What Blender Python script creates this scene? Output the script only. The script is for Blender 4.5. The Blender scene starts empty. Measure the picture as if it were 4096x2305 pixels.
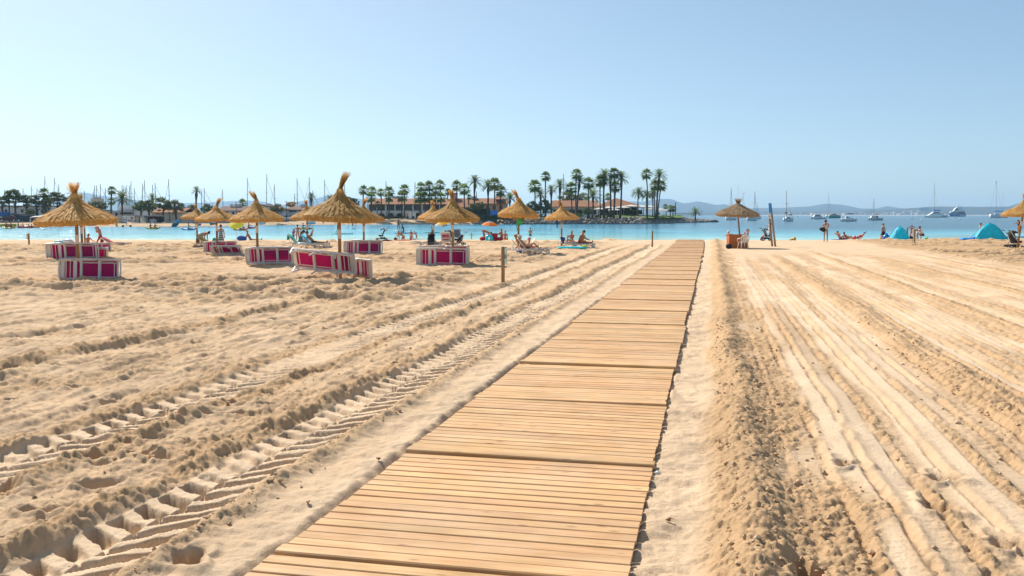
import bpy, bmesh, math, random
import numpy as np
from mathutils import Vector, Matrix, Euler
R = math.radians
random.seed(7)
S = bpy.context.scene
C = S.collection

# ---------------------------------------------------------------- camera
CAM_H = 2.15          # eye height above the sand
FPX = 3600.0          # focal length in pixels of the 4096 px wide photograph
PITCH = math.atan(292.0 / FPX)
cam_d = bpy.data.cameras.new('camera')
cam = bpy.data.objects.new('camera', cam_d)
C.objects.link(cam)
cam.location = (0, 0, CAM_H)
cam.rotation_euler = (R(90) - PITCH, 0, 0)
cam_d.sensor_width = 36.0
cam_d.lens = 36.0 * FPX / 4096.0
cam_d.clip_start = 0.1
cam_d.clip_end = 60000.0
S.camera = cam

# ---------------------------------------------------------------- light and exposure
SUN_AZ, SUN_EL = R(-38), R(43)        # azimuth from straight ahead, + to the right
sunv = Vector((math.sin(SUN_AZ) * math.cos(SUN_EL), math.cos(SUN_AZ) * math.cos(SUN_EL), math.sin(SUN_EL)))
world = bpy.data.worlds.new('World')
S.world = world
world.use_nodes = True
wn = world.node_tree
wn.nodes.clear()
w_out = wn.nodes.new('ShaderNodeOutputWorld')
w_bg = wn.nodes.new('ShaderNodeBackground')
w_sky = wn.nodes.new('ShaderNodeTexSky')
w_sky.sky_type = 'NISHITA'
w_sky.sun_disc = False
w_sky.sun_elevation = SUN_EL
w_sky.sun_rotation = SUN_AZ
w_sky.altitude = 0
w_sky.air_density = 0.6
w_sky.dust_density = 1.0
w_sky.ozone_density = 10.0
w_gam = wn.nodes.new('ShaderNodeGamma')          # hazy summer air: softer contrast between horizon and zenith
w_gam.inputs['Gamma'].default_value = 0.70
w_tint = wn.nodes.new('ShaderNodeMix'); w_tint.data_type = 'RGBA'; w_tint.blend_type = 'MULTIPLY'
w_tint.inputs[0].default_value = 1.0
w_tint.inputs[7].default_value = (1.17, 1.13, 0.93, 1)
wn.links.new(w_sky.outputs[0], w_gam.inputs['Color'])
wn.links.new(w_gam.outputs[0], w_tint.inputs[6])
wn.links.new(w_tint.outputs[2], w_bg.inputs['Color'])
w_bg.inputs['Strength'].default_value = 0.2
wn.links.new(w_bg.outputs[0], w_out.inputs['Surface'])
sun_d = bpy.data.lights.new('sun', 'SUN')
sun_d.energy = 4.8
sun_d.angle = R(0.53)
sun_d.color = (1.0, 0.93, 0.82)
sun = bpy.data.objects.new('sun', sun_d)
C.objects.link(sun)
sun.rotation_euler = (-sunv).to_track_quat('-Z', 'Y').to_euler()
sun.location = (-40, 60, 80)
vs = S.view_settings
S.display_settings.display_device = 'sRGB'
vs.view_transform = 'Standard'
vs.look = 'None'
vs.exposure = 0.40
vs.gamma = 1.0
vs.use_curve_mapping = False
S.cycles.use_denoising = True
S.cycles.max_bounces = 6
S.cycles.diffuse_bounces = 3
S.cycles.glossy_bounces = 3
S.cycles.transmission_bounces = 4
S.cycles.transparent_max_bounces = 6
S.cycles.volume_bounces = 1
S.cycles.sample_clamp_indirect = 6.0

# ---------------------------------------------------------------- photo measurements to real places
_cp, _sp = math.cos(PITCH), math.sin(PITCH)
def at(u, d, v):
    """the place at distance d ahead whose picture falls on photo pixel (u, v)"""
    a = (u - 2048.0) / FPX; b = (1152.5 - v) / FPX
    k = d / (_cp + b * _sp)
    return Vector((a * k, d, CAM_H + (b * _cp - _sp) * k))
def gp(u, v, z=0.0):
    a = (u - 2048.0) / FPX; b = (1152.5 - v) / FPX
    k = (z - CAM_H) / (b * _cp - _sp)
    return Vector((a * k, (_cp + b * _sp) * k, z))
def px(d):
    return d / FPX          # metres per photo pixel at distance d
WATER_Z = -0.30
def sm(a, b, x):
    t = np.clip((x - a) / (b - a), 0, 1)
    return t * t * (3 - 2 * t)

# ---------------------------------------------------------------- mesh collector
class MB:
    def __init__(self):
        self.v = []; self.f = []
    def add(self, vs_, fs_):
        o = len(self.v)
        self.v.extend([tuple(p) for p in vs_])
        self.f.extend([tuple(i + o for i in f) for f in fs_])
        return self
    def box(self, c, s, rot=None, taper=1.0):
        x, y, z = s[0] / 2, s[1] / 2, s[2] / 2
        t = taper
        P = [Vector(p) for p in ((-x, -y, -z), (x, -y, -z), (x, y, -z), (-x, y, -z), (-x * t, -y * t, z), (x * t, -y * t, z), (x * t, y * t, z), (-x * t, y * t, z))]
        if rot is not None:
            m = rot if isinstance(rot, Matrix) else Euler(rot).to_matrix()
            P = [m @ p for p in P]
        c = Vector(c)
        return self.add([p + c for p in P], [(0, 3, 2, 1), (4, 5, 6, 7), (0, 1, 5, 4), (1, 2, 6, 5), (2, 3, 7, 6), (3, 0, 4, 7)])
    def bbox(self, c, s, b=0.004, rot=None):
        """box with bevelled long edges, long axis x"""
        x, y, z = s[0] / 2, s[1] / 2, s[2] / 2
        ring = [(-y + b, -z), (y - b, -z), (y, -z + b), (y, z - b), (y - b, z), (-y + b, z), (-y, z - b), (-y, -z + b)]
        P = [Vector((-x, p, q)) for p, q in ring] + [Vector((x, p, q)) for p, q in ring]
        if rot is not None:
            m = Euler(rot).to_matrix(); P = [m @ p for p in P]
        F = [tuple(range(7, -1, -1)), tuple(range(8, 16))] + [(i, (i + 1) % 8, 8 + (i + 1) % 8, 8 + i) for i in range(8)]
        c = Vector(c)
        return self.add([p + c for p in P], F)
    def tube(self, pts, rad, n=8, cap=True, flat=1.0):
        pts = [Vector(p) for p in pts]
        if not hasattr(rad, '__len__'):
            rad = [rad] * len(pts)
        V = []; F = []
        up = None
        for i, p in enumerate(pts):
            a = pts[max(i - 1, 0)]; b = pts[min(i + 1, len(pts) - 1)]
            t = (b - a)
            t = t.normalized() if t.length > 1e-9 else Vector((0, 0, 1))
            if up is None:
                up = Vector((0, 0, 1)) if abs(t.z) < 0.9 else Vector((0, 1, 0))
            e1 = up.cross(t)
            if e1.length < 1e-6:
                e1 = Vector((1, 0, 0)).cross(t)
            e1.normalize(); e2 = t.cross(e1)
            up = e2
            for k in range(n):
                w = 2 * math.pi * k / n
                V.append(p + e1 * (math.cos(w) * rad[i]) + e2 * (math.sin(w) * rad[i] * flat))
        for i in range(len(pts) - 1):
            for k in range(n):
                F.append((i * n + k, i * n + (k + 1) % n, (i + 1) * n + (k + 1) % n, (i + 1) * n + k))
        if cap:
            F.append(tuple(range(n - 1, -1, -1)))
            F.append(tuple((len(pts) - 1) * n + k for k in range(n)))
        return self.add(V, F)
    def lathe(self, prof, n=16, c=(0, 0, 0), cap=False, sx=1.0, sy=1.0):
        c = Vector(c); V = []; F = []
        for r, z in prof:
            for k in range(n):
                w = 2 * math.pi * k / n
                V.append(c + Vector((math.cos(w) * r * sx, math.sin(w) * r * sy, z)))
        for i in range(len(prof) - 1):
            for k in range(n):
                F.append((i * n + k, i * n + (k + 1) % n, (i + 1) * n + (k + 1) % n, (i + 1) * n + k))
        if cap:
            F.append(tuple(range(n - 1, -1, -1)))
            F.append(tuple((len(prof) - 1) * n + k for k in range(n)))
        return self.add(V, F)
    def ball(self, c, r, n=10, m=6, rot=None):
        if not hasattr(r, '__len__'):
            r = (r, r, r)
        V = [Vector((0, 0, -r[2]))]
        for i in range(1, m):
            a = -math.pi / 2 + math.pi * i / m
            for k in range(n):
                w = 2 * math.pi * k / n
                V.append(Vector((math.cos(a) * math.cos(w) * r[0], math.cos(a) * math.sin(w) * r[1], math.sin(a) * r[2])))
        V.append(Vector((0, 0, r[2])))
        F = [(0, 1 + (k + 1) % n, 1 + k) for k in range(n)]
        for i in range(m - 2):
            for k in range(n):
                a = 1 + i * n
                F.append((a + k, a + (k + 1) % n, a + n + (k + 1) % n, a + n + k))
        e = len(V) - 1; a = 1 + (m - 2) * n
        F += [(a + k, a + (k + 1) % n, e) for k in range(n)]
        if rot is not None:
            mm = Euler(rot).to_matrix(); V = [mm @ p for p in V]
        c = Vector(c)
        return self.add([p + c for p in V], F)
    def prism(self, poly, z0, z1, axis='z'):
        n = len(poly)
        def P(a, b, h):
            return (a, b, h) if axis == 'z' else ((a, h, b) if axis == 'y' else (h, a, b))
        V = [P(a, b, z0) for a, b in poly] + [P(a, b, z1) for a, b in poly]
        return self.add(V, [tuple(range(n - 1, -1, -1)), tuple(range(n, 2 * n))] + [(i, (i + 1) % n, n + (i + 1) % n, n + i) for i in range(n)])
    def ring_plate(self, x0, x1, y0, y1, b, z0, z1, r=0.05, k=3):
        """flat plate x0..x1, y0..y1 with a rounded rectangular hole, border b (left, right, bottom, top)"""
        if not hasattr(b, '__len__'):
            b = (b, b, b, b)
        ix0, ix1, iy0, iy1 = x0 + b[0], x1 - b[1], y0 + b[2], y1 - b[3]
        inn = []; out = []
        for cx, cy, a0, ox, oy in ((ix1 - r, iy1 - r, 0, x1, y1), (ix0 + r, iy1 - r, 90, x0, y1), (ix0 + r, iy0 + r, 180, x0, y0), (ix1 - r, iy0 + r, 270, x1, y0)):
            for i in range(k + 1):
                w = R(a0 + 90 * i / k)
                inn.append((cx + r * math.cos(w), cy + r * math.sin(w)))
                if i * 2 == k or (k % 2 and i in (k // 2, k // 2 + 1)):
                    out.append((ox, oy))
                elif (i < k / 2) == (a0 in (0, 180)):
                    out.append((ox, cy + r * math.sin(w)))
                else:
                    out.append((cx + r * math.cos(w), oy))
        n = len(inn); V = []
        for z in (z0, z1):
            V += [(a, c_, z) for a, c_ in out] + [(a, c_, z) for a, c_ in inn]
        F = []
        for i in range(n):
            j = (i + 1) % n
            F += [(i, n + i, n + j, j), (2 * n + i, 2 * n + j, 3 * n + j, 3 * n + i), (i, j, 2 * n + j, 2 * n + i), (n + i, 3 * n + i, 3 * n + j, n + j)]
        return self.add(V, F)
    def xf(self, m):
        self.v = [tuple(m @ Vector(p)) for p in self.v]
        return self
    def mesh(self, name, mat, smooth=False):
        me = bpy.data.meshes.new(name)
        me.from_pydata(self.v, [], self.f)
        me.materials.append(M(mat) if isinstance(mat, str) else mat)
        if smooth:
            me.polygons.foreach_set('use_smooth', [True] * len(me.polygons))
        me.update()
        return me
    def build(self, name, mat, parent=None, smooth=False, kind=None, label=None):
        return link(name, self.mesh(name, mat, smooth), parent, kind, label)

def link(name, me, parent=None, kind=None, label=None):
    o = bpy.data.objects.new(name, me)
    C.objects.link(o)
    if parent is not None:
        o.parent = parent
    if kind:
        o['kind'] = kind
    if label:
        o['label'] = label
    return o
def tag(o, label, cat, group=None):
    o['label'] = label; o['category'] = cat
    if group:
        o['group'] = group
    return o
def thing(name, label, cat, loc=(0, 0, 0), rotz=0.0, group=None):
    o = bpy.data.objects.new(name, None)
    o.empty_display_size = 0.2
    C.objects.link(o)
    o.location = loc; o.rotation_euler = (0, 0, rotz)
    return tag(o, label, cat, group)
def copy_parts(src, dst):
    for ch in list(src.children):
        c = ch.copy(); C.objects.link(c); c.parent = dst
        for g in list(ch.children):
            e = g.copy(); C.objects.link(e); e.parent = c

# ---------------------------------------------------------------- materials (all procedural)
_mats = {}
SPEC = {}
def spec(name, col, rough=0.7, var=0.12, scale=6.0, bump=0.0, bscale=30.0, metal=0.0, transl=None, spec_=0.4, col2=None, alpha=None, stretch=None):
    SPEC[name] = dict(col=col, rough=rough, var=var, scale=scale, bump=bump, bscale=bscale, metal=metal, transl=transl, spec_=spec_, col2=col2, alpha=alpha, stretch=stretch)
def M(name):
    if name in _mats:
        return _mats[name]
    s = SPEC[name]
    m = bpy.data.materials.new(name)
    m.use_nodes = True
    nt = m.node_tree; nt.nodes.clear()
    N = nt.nodes.new; L = nt.links.new
    out = N('ShaderNodeOutputMaterial'); bs = N('ShaderNodeBsdfPrincipled')
    tc = N('ShaderNodeTexCoord'); oi = N('ShaderNodeObjectInfo')
    mp = N('ShaderNodeMapping')
    if s['stretch']:
        mp.inputs['Scale'].default_value = s['stretch']
    add = N('ShaderNodeVectorMath'); add.operation = 'ADD'
    mul = N('ShaderNodeMath'); mul.operation = 'MULTIPLY'; mul.inputs[1].default_value = 37.0
    L(oi.outputs['Random'], mul.inputs[0])
    L(tc.outputs['Object'], mp.inputs['Vector'])
    L(mp.outputs[0], add.inputs[0]); L(mul.outputs[0], add.inputs[1])
    nz = N('ShaderNodeTexNoise'); nz.inputs['Scale'].default_value = s['scale']; nz.inputs['Detail'].default_value = 5
    L(add.outputs[0], nz.inputs['Vector'])
    c = s['col']
    c2 = s['col2'] or tuple(x * (1 - 1.6 * s['var']) for x in c)
    c1 = c if s['col2'] else tuple(min(x * (1 + s['var']), 1) for x in c)
    mx = N('ShaderNodeMix'); mx.data_type = 'RGBA'
    mr = N('ShaderNodeMapRange'); mr.inputs[1].default_value = 0.3; mr.inputs[2].default_value = 0.7
    L(nz.outputs['Fac'], mr.inputs[0]); L(mr.outputs[0], mx.inputs[0])
    mx.inputs[6].default_value = (*c1, 1); mx.inputs[7].default_value = (*c2, 1)
    hs = N('ShaderNodeHueSaturation')
    mr2 = N('ShaderNodeMapRange'); mr2.inputs[3].default_value = 1 - s['var'] * 0.8; mr2.inputs[4].default_value = 1 + s['var'] * 0.8
    L(oi.outputs['Random'], mr2.inputs[0]); L(mr2.outputs[0], hs.inputs['Value'])
    L(mx.outputs[2], hs.inputs['Color'])
    L(hs.outputs[0], bs.inputs['Base Color'])
    bs.inputs['Roughness'].default_value = s['rough']
    bs.inputs['Metallic'].default_value = s['metal']
    bs.inputs['Specular IOR Level'].default_value = s['spec_']
    if s['alpha'] is not None:
        bs.inputs['Alpha'].default_value = s['alpha']
    if s['bump']:
        n2 = N('ShaderNodeTexNoise'); n2.inputs['Scale'].default_value = s['bscale']; n2.inputs['Detail'].default_value = 6
        L(add.outputs[0], n2.inputs['Vector'])
        bp = N('ShaderNodeBump'); bp.inputs['Strength'].default_value = 0.8; bp.inputs['Distance'].default_value = s['bump']
        L(n2.outputs['Fac'], bp.inputs['Height']); L(bp.outputs[0], bs.inputs['Normal'])
    if s['transl']:
        tr = N('ShaderNodeBsdfTranslucent')
        L(hs.outputs[0], tr.inputs['Color'])
        ms = N('ShaderNodeMixShader'); ms.inputs[0].default_value = s['transl']
        L(bs.outputs[0], ms.inputs[1]); L(tr.outputs[0], ms.inputs[2]); L(ms.outputs[0], out.inputs['Surface'])
    else:
        L(bs.outputs[0], out.inputs['Surface'])
    _mats[name] = m
    return m

# ---------------------------------------------------------------- noise on numpy arrays
def _h(ix, iy, k):
    n = (ix.astype(np.int64) * 374761393 + iy.astype(np.int64) * 668265263 + k * 1274126177) & 0xffffffff
    n = ((n ^ (n >> 13)) * 1103515245 + 12345) & 0xffffffff
    n = ((n ^ (n >> 16)) * 2246822519) & 0xffffffff
    return ((n ^ (n >> 15)) & 0xffffff).astype(np.float32) / 16777216.0
def vnoise(x, y, k=0):
    ix = np.floor(x); iy = np.floor(y)
    fx = x - ix; fy = y - iy
    fx = fx * fx * (3 - 2 * fx); fy = fy * fy * (3 - 2 * fy)
    a = _h(ix, iy, k); b = _h(ix + 1, iy, k); c = _h(ix, iy + 1, k); d = _h(ix + 1, iy + 1, k)
    return (a * (1 - fx) + b * fx) * (1 - fy) + (c * (1 - fx) + d * fx) * fy - 0.5
def fbm(x, y, k=0, o=4, g=0.5):
    r = 0; a = 1.0
    for i in range(o):
        r = r + a * vnoise(x * (2 ** i) + 17.3 * i, y * (2 ** i) - 9.1 * i, k + i)
        a *= g
    return r
def clods(x, y, k=0):
    """rounded lumps of unequal size, cell size 1: height 0..~0.5"""
    ix = np.floor(x); iy = np.floor(y)
    best = np.zeros_like(x)
    for dx in (-1, 0, 1):
        for dy in (-1, 0, 1):
            cx = ix + dx; cy = iy + dy
            px_ = cx + _h(cx, cy, k); py_ = cy + _h(cx, cy, k + 1)
            rr = 0.22 + 0.5 * _h(cx, cy, k + 2) ** 2
            d2 = ((x - px_) ** 2 + (y - py_) ** 2) / (rr * rr)
            best = np.maximum(best, rr * np.sqrt(np.clip(1 - d2, 0, 1)))
    return best
# ---------------------------------------------------------------- the beach
SL = 0.2214                      # the boardwalk runs 0.2214 m right for each metre ahead
BW_C, BW_HALF = -1.592, 1.12    # centre line and half width in the sideways coordinate s = x - SL*y
def shore_y(x):
    return 96.5 - 0.06 * np.clip(x + 40, 0, 90) + 1.2 * vnoise(x / 9.0, x * 0, 5)
HOLES = [gp(3390, 1862), gp(3770, 1905), gp(3748, 2030), gp(4030, 2175), gp(760, 2235), gp(3230, 2310)]
FOOT = []
_r = random.Random(3)
for i in range(90):
    y_ = 6.5 + 17 * _r.random() ** 1.2
    s_ = -6.9 - 6.5 * _r.random()
    FOOT.append((s_ + SL * y_, y_, _r.uniform(-0.6, 0.9), _r.uniform(0.7, 1.3)))
for i in range(26):
    y_ = 5.6 + 5 * _r.random()
    FOOT.append((-4.6 - 1.5 * _r.random() + SL * y_, y_, _r.uniform(-0.6, 0.9), _r.uniform(0.8, 1.3)))
def sand(x, y, detail=True):
    """height of the beach and how freshly turned (0 packed and dry .. 1 loose, damp clods and painted furrow shade) it is"""
    s = x - SL * y
    h = 0.05 * fbm(x / 5.0, y / 5.0, 1, 3)
    t = y * 1.024
    w1 = 0.05 * fbm(s * 0.3, t / 3.0, 11, 2)
    turned = np.zeros_like(x)
    right = sm(-0.75, -0.45, s)
    # ---- right of the boardwalk: clean strip, clod ridge, then rake stripes
    ripple = 0.042 * fbm(x / 0.26, y / 0.22, 21, 3) + 0.006 * fbm(x / 0.06, y / 0.06, 22, 2)
    clean = sm(-0.7, -0.4, s) * (1 - sm(-0.12, 0.1, s + 0.12 * fbm(t / 0.7, t * 0, 23, 2)))
    q = s + w1 + 0.14 * fbm(t / 1.6, t * 0 + 3, 24, 3)
    ridge = np.exp(-((q - 0.33) / 0.2) ** 2) * (1.0 + 0.7 * fbm(t / 1.2, t * 0, 25, 2))
    rough0 = sm(-0.12, 0.1, q) * (1 - sm(0.7, 1.15, q + 0.6 * fbm(t / 1.1, s / .5, 26, 3)))
    pitch = 0.33
    ph = (s + 0.6 * w1) / pitch + 0.1 * fbm(t / 0.9, t * 0, 27, 2)
    ps = ph - np.floor(ph)
    lane = np.floor(ph)
    field = sm(0.6, 0.9, s) * (1 - sm(12.0, 13.6, s + 0.035 * (y - 36) + 0.8 * fbm(x / 3, y / 3, 28, 2)))
    field = field * (1 - sm(44, 54, y + 3 * np.sin(s * 0.8)))
    pan = sm(-0.15, 0.25, fbm(s / 0.30, t / 9.0, 29, 2) + 0.25 * fbm(s / 0.4, t / 1.4, 79, 2) + 0.05)
    tear = 0.5 + fbm(t / 0.35 + lane * 3.7, lane * 1.9, 30, 3)                  # how deep the tine cut at this spot
    lw = 0.085 + 0.05 * tear
    furrow = -np.exp(-((ps - 0.14) / lw) ** 2) * np.clip(1.3 * tear, 0.1, 1.6)
    crumb = np.exp(-((ps - 0.33) / 0.14) ** 2) * np.clip(tear + 0.3, 0, 1.5)
    lane_h = 0.7 * (_h(lane, lane * 0, 77) - 0.5) + 0.9 * fbm(s / 0.6, t / 2.2, 78, 2)
    bump_lane = 0.03 * lane_h * (1 - np.exp(-((ps - 0.14) / 0.1) ** 2))
    berm = np.zeros_like(x)
    for c_ in (3.25, 5.8, 8.4, 11.0):
        berm = berm + np.exp(-((q - c_) / 0.24) ** 2)
    ph2 = (s + w1) / 1.06
    rut = np.sin(ph2 * 6.2832) * (0.7 + 0.6 * fbm(t / 5.0, np.floor(ph2), 76, 2))
    stripes = field * (0.042 * furrow + 0.016 * crumb + bump_lane + 0.022 * rut)
    right_t = np.clip(rough0 + 0.9 * berm * field + field * (0.55 * crumb + 0.5 * np.exp(-((ps - 0.14) / 0.12) ** 2)) * (1 - 0.6 * pan) + field * (1 - pan) * 0.45, 0, 1)  # loose sand, plus dark furrow lines standing in for shade in fine relief
    far_rough = sm(12.2, 13.6, s + 0.035 * (y - 36) + 0.8 * fbm(x / 3, y / 3, 28, 2)) * sm(20, 26, y)
    # ---- left: strip of blown sand, two wheel tracks, footprints, rake lines
    lefts = sm(2.55, 2.85, -s)
    strip = lefts * (1 - sm(3.3, 3.6, -s + 0.15 * fbm(t / 0.8, t * 0, 31, 2)))
    def wheel(c0, wid, k):
        ds = s - (c0 + 0.22 * fbm(t / 6.0, t * 0, k, 2))
        a = np.abs(ds)
        inside = 1 - sm(wid * 0.92, wid * 1.08, a)
        side = np.where(ds > 0, 0.0, 0.5)
        fr = (t * 1.0 - a * 0.75 + 0.07 * fbm(t / 0.5, ds / 0.25, k + 1, 3)) / 0.29 + side
        fr = fr - np.floor(fr)
        lug = sm(0.0, 0.07, fr) * (1 - sm(0.48, 0.60, fr)) * (1 - sm(wid * 0.85, wid * 0.98, a)) * sm(0.0, 0.03, a + 0.01)
        worn = 0.35 + 0.75 * sm(-0.3, 0.25, fbm(t / 0.9, ds / 0.35, k + 2, 3))
        z = inside * (-0.03 - 0.125 * lug * worn + 0.022 * fbm(t / 0.22, ds / 0.16, k + 3, 3)) + 0.06 * np.exp(-((a - wid * 1.45) / (wid * 0.3)) ** 2)
        return z, inside, np.exp(-((a - wid * 1.45) / (wid * 0.42)) ** 2)
    za, ia, ba = wheel(-4.0, 0.36, 41)
    zb, ib, bb = wheel(-6.1, 0.36, 51)
    gate = lefts * (1 - sm(60, 72, y))
    gateb = gate * (1 - 0.75 * sm(0.0, 0.3, fbm(t / 7.0, t * 0 + 8, 55, 1)) * sm(9, 14, y))
    rough1 = gate * sm(3.4, 3.7, -s) * (0.45 + 0.9 * fbm(x / 0.9, y / 0.9, 33, 3))
    churn = gate * sm(3.4, 3.8, -s) * (1 - 0.9 * np.clip(ia + ib, 0, 1))
    lum = fbm(s / 0.24 + 0.3 * fbm(s, t / 2, 45, 2), t / 1.5, 46, 4, 0.55)
    lum2 = np.abs(fbm(s / 0.5, t / 1.9, 47, 3)) 
    hum = churn * (0.075 * lum - 0.12 * lum2 * (1 - sm(20, 30, y)))
    bermL = gate * np.exp(-((s + 10.2 + 0.15 * fbm(t / 3, t * 0, 34, 2)) / 0.22) ** 2)
    streak = gate * sm(6.6, 7.2, -s) * (1 - sm(20, 26, y)) * 0.06 * fbm(s / 0.2, t / 4.0, 35, 3)
    rake_z = np.maximum(sm(19.5, 24.5, y + 0.9 * (s + 8) * 0.25 + 1.2 * fbm(x / 4, y / 4, 36, 2)) * sm(7.2, 8.6, -s), far_rough)
    rk = y / 0.62 + 0.35 * fbm(x / 5.0, y / 2.0, 37, 3)
    rf = rk - np.floor(rk)
    band = sm(-0.22, 0.22, fbm(x / 30.0, y / 2.6, 38, 2))
    lump_far = rake_z * sm(18, 26, y) * 0.075 * fbm(x / 0.42, y / 0.26, 49, 3, 0.65) * (0.35 + band)
    rake = lump_far + rake_z * (0.15 * np.abs(np.sin(rf * 3.1416)) * (0.35 + band) * (0.7 + 1.2 * fbm(x / 0.9, y / 0.6, 39, 3)))
    left_t = np.clip(rough1 * 0.8 + gate * (ba + bb) * 0.8 + bermL + rake_z * (0.35 + 0.65 * band) * (0.55 + 0.8 * (rf - 0.5)), 0, 1) * (1 - 0.85 * gate * np.clip(ia + gateb * ib, 0, 1))
    packed = field * pan * (1 - np.exp(-((ps - 0.22) / 0.2) ** 2)) * (1 - np.clip(berm, 0, 1)) * (1 - rough0)
    turned = np.where(s > -1.6, np.maximum(right_t * right, far_rough * 1.15), np.maximum(left_t, 0) * lefts)
    # smooth bands near the water and under the boardwalk
    wet = sm(70, 76, y + 2.0 * fbm(x / 5, y / 3, 40, 2) + np.where(x < 8, 0, -7.0))
    turned = turned * (1 - wet) - 0.36 * packed * (1 - wet) - 0.15 * clean - 0.15 * strip
    base_rough = gate * sm(3.4, 3.7, -s) * np.clip(0.2 + 0.8 * fbm(x / 1.1, y / 1.1, 48, 3), 0, 0.5) * (1 - np.clip(ia + ib, 0, 1))
    turned = np.where(s < -3, np.maximum(turned, base_rough * (1 - wet)), turned)
    turned = turned - 0.3 * gate * np.clip(ia + ib, 0, 1)
    h = h - 0.02
    h = h + clean * ripple * 1.3 - 0.015 * clean + strip * ripple
    h = h + 0.12 * ridge * sm(-0.15, 0.1, q) * (1 - wet) + stripes + 0.07 * berm * field
    h = h + gate * za + gateb * zb + 0.09 * bermL + streak + rake * (1 - wet) + hum * (1 - wet) * (1 - 0.88 * rake_z) * (1 - 0.5 * sm(16, 30, y))
    # crossing wheel print seen in front of the left loungers
    cx = 1 - sm(0.28, 0.33, np.abs(y - 24.4 - 0.02 * x))
    cx = cx * sm(-10.5, -9.5, x) * (1 - sm(-4.5, -3.8, x))
    lug2 = ((x * 1.0 + np.abs(y - 24.4) * 0.6) / 0.42) % 1.0
    h = h + cx * (-0.04 - 0.07 * (lug2 < 0.5))
    turned = turned * (1 - 0.8 * cx)
    if detail:
        cl = clods(x / 0.085, y / 0.085, 60) * 0.046 + clods(x / 0.04, y / 0.04, 64) * 0.024 * (1 - sm(12, 18, y))
        big = clods(x / 0.2, y / 0.2, 68) * 0.06
        tpos = np.clip(turned, 0, 1)
        h = h + tpos * (cl + 0.5 * big * (fbm(x / 0.8, y / 0.8, 70, 1) + 0.5))
        h = h + 0.022 * fbm(x / 0.3, y / 0.3, 71, 5, 0.68) * (0.45 + tpos) * (1 - 0.7 * wet) * np.where(s > 0.7, 0.55, 1.0) * (1 + 1.3 * churn)
        # combed texture across the rake stripes
        h = h + field * (1 - tpos * .5) * 0.006 * fbm(t / 0.05, s / 0.3, 72, 2)
        for fx, fy, fa, fs in FOOT:
            m = (np.abs(x - fx) < 0.5) & (np.abs(y - fy) < 0.5)
            if not m.any():
                continue
            dx = x[m] - fx; dy = y[m] - fy
            a = dx * math.cos(fa) + dy * math.sin(fa); b = -dx * math.sin(fa) + dy * math.cos(fa)
            r2 = (a / (0.14 * fs)) ** 2 + (b / (0.07 * fs)) ** 2
            h[m] += -0.06 * fs * (1 - sm(0.2, 1.0, r2)) + 0.02 * np.exp(-((np.sqrt(r2) - 1.35) / 0.3) ** 2)
        for c_ in HOLES:
            m = (np.abs(x - c_.x) < 0.6) & (np.abs(y - c_.y) < 0.6)
            if not m.any():
                continue
            dx = (x[m] - c_.x); dy = (y[m] - c_.y)
            ang = np.arctan2(dy, dx)
            r_ = np.sqrt(dx * dx + (dy * 0.75) ** 2) / (0.10 * (1 + 0.25 * np.sin(3 * ang + c_.x) + 0.15 * np.sin(5 * ang)))
            h[m] += -0.14 * (1 - sm(0.55, 1.0, r_)) + 0.035 * np.exp(-((r_ - 1.5) / 0.4) ** 2)
    # keep clear below the boards, pile up to the edge on the left
    under = sm(-2.86, -2.74, s) * (1 - sm(-0.56, -0.44, s)) * (1 - sm(77.0, 78.5, y))
    h = h * (1 - under) - 0.085 * under
    h = np.where(strip > 0, h + 0.02 * strip, h)
    # down the beach face into the water
    sy = shore_y(x)
    h = h + np.where(y > 76, -(0.36) * sm(0, 1, (y - 76) / (sy - 76 + 0.01)) - 0.08 * np.clip(y - sy, 0, 30), 0)
    return h, turned
def sand_z(x, y):
    h, _ = sand(np.array([float(x)]), np.array([float(y)]), False)
    return float(h[0])

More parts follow.
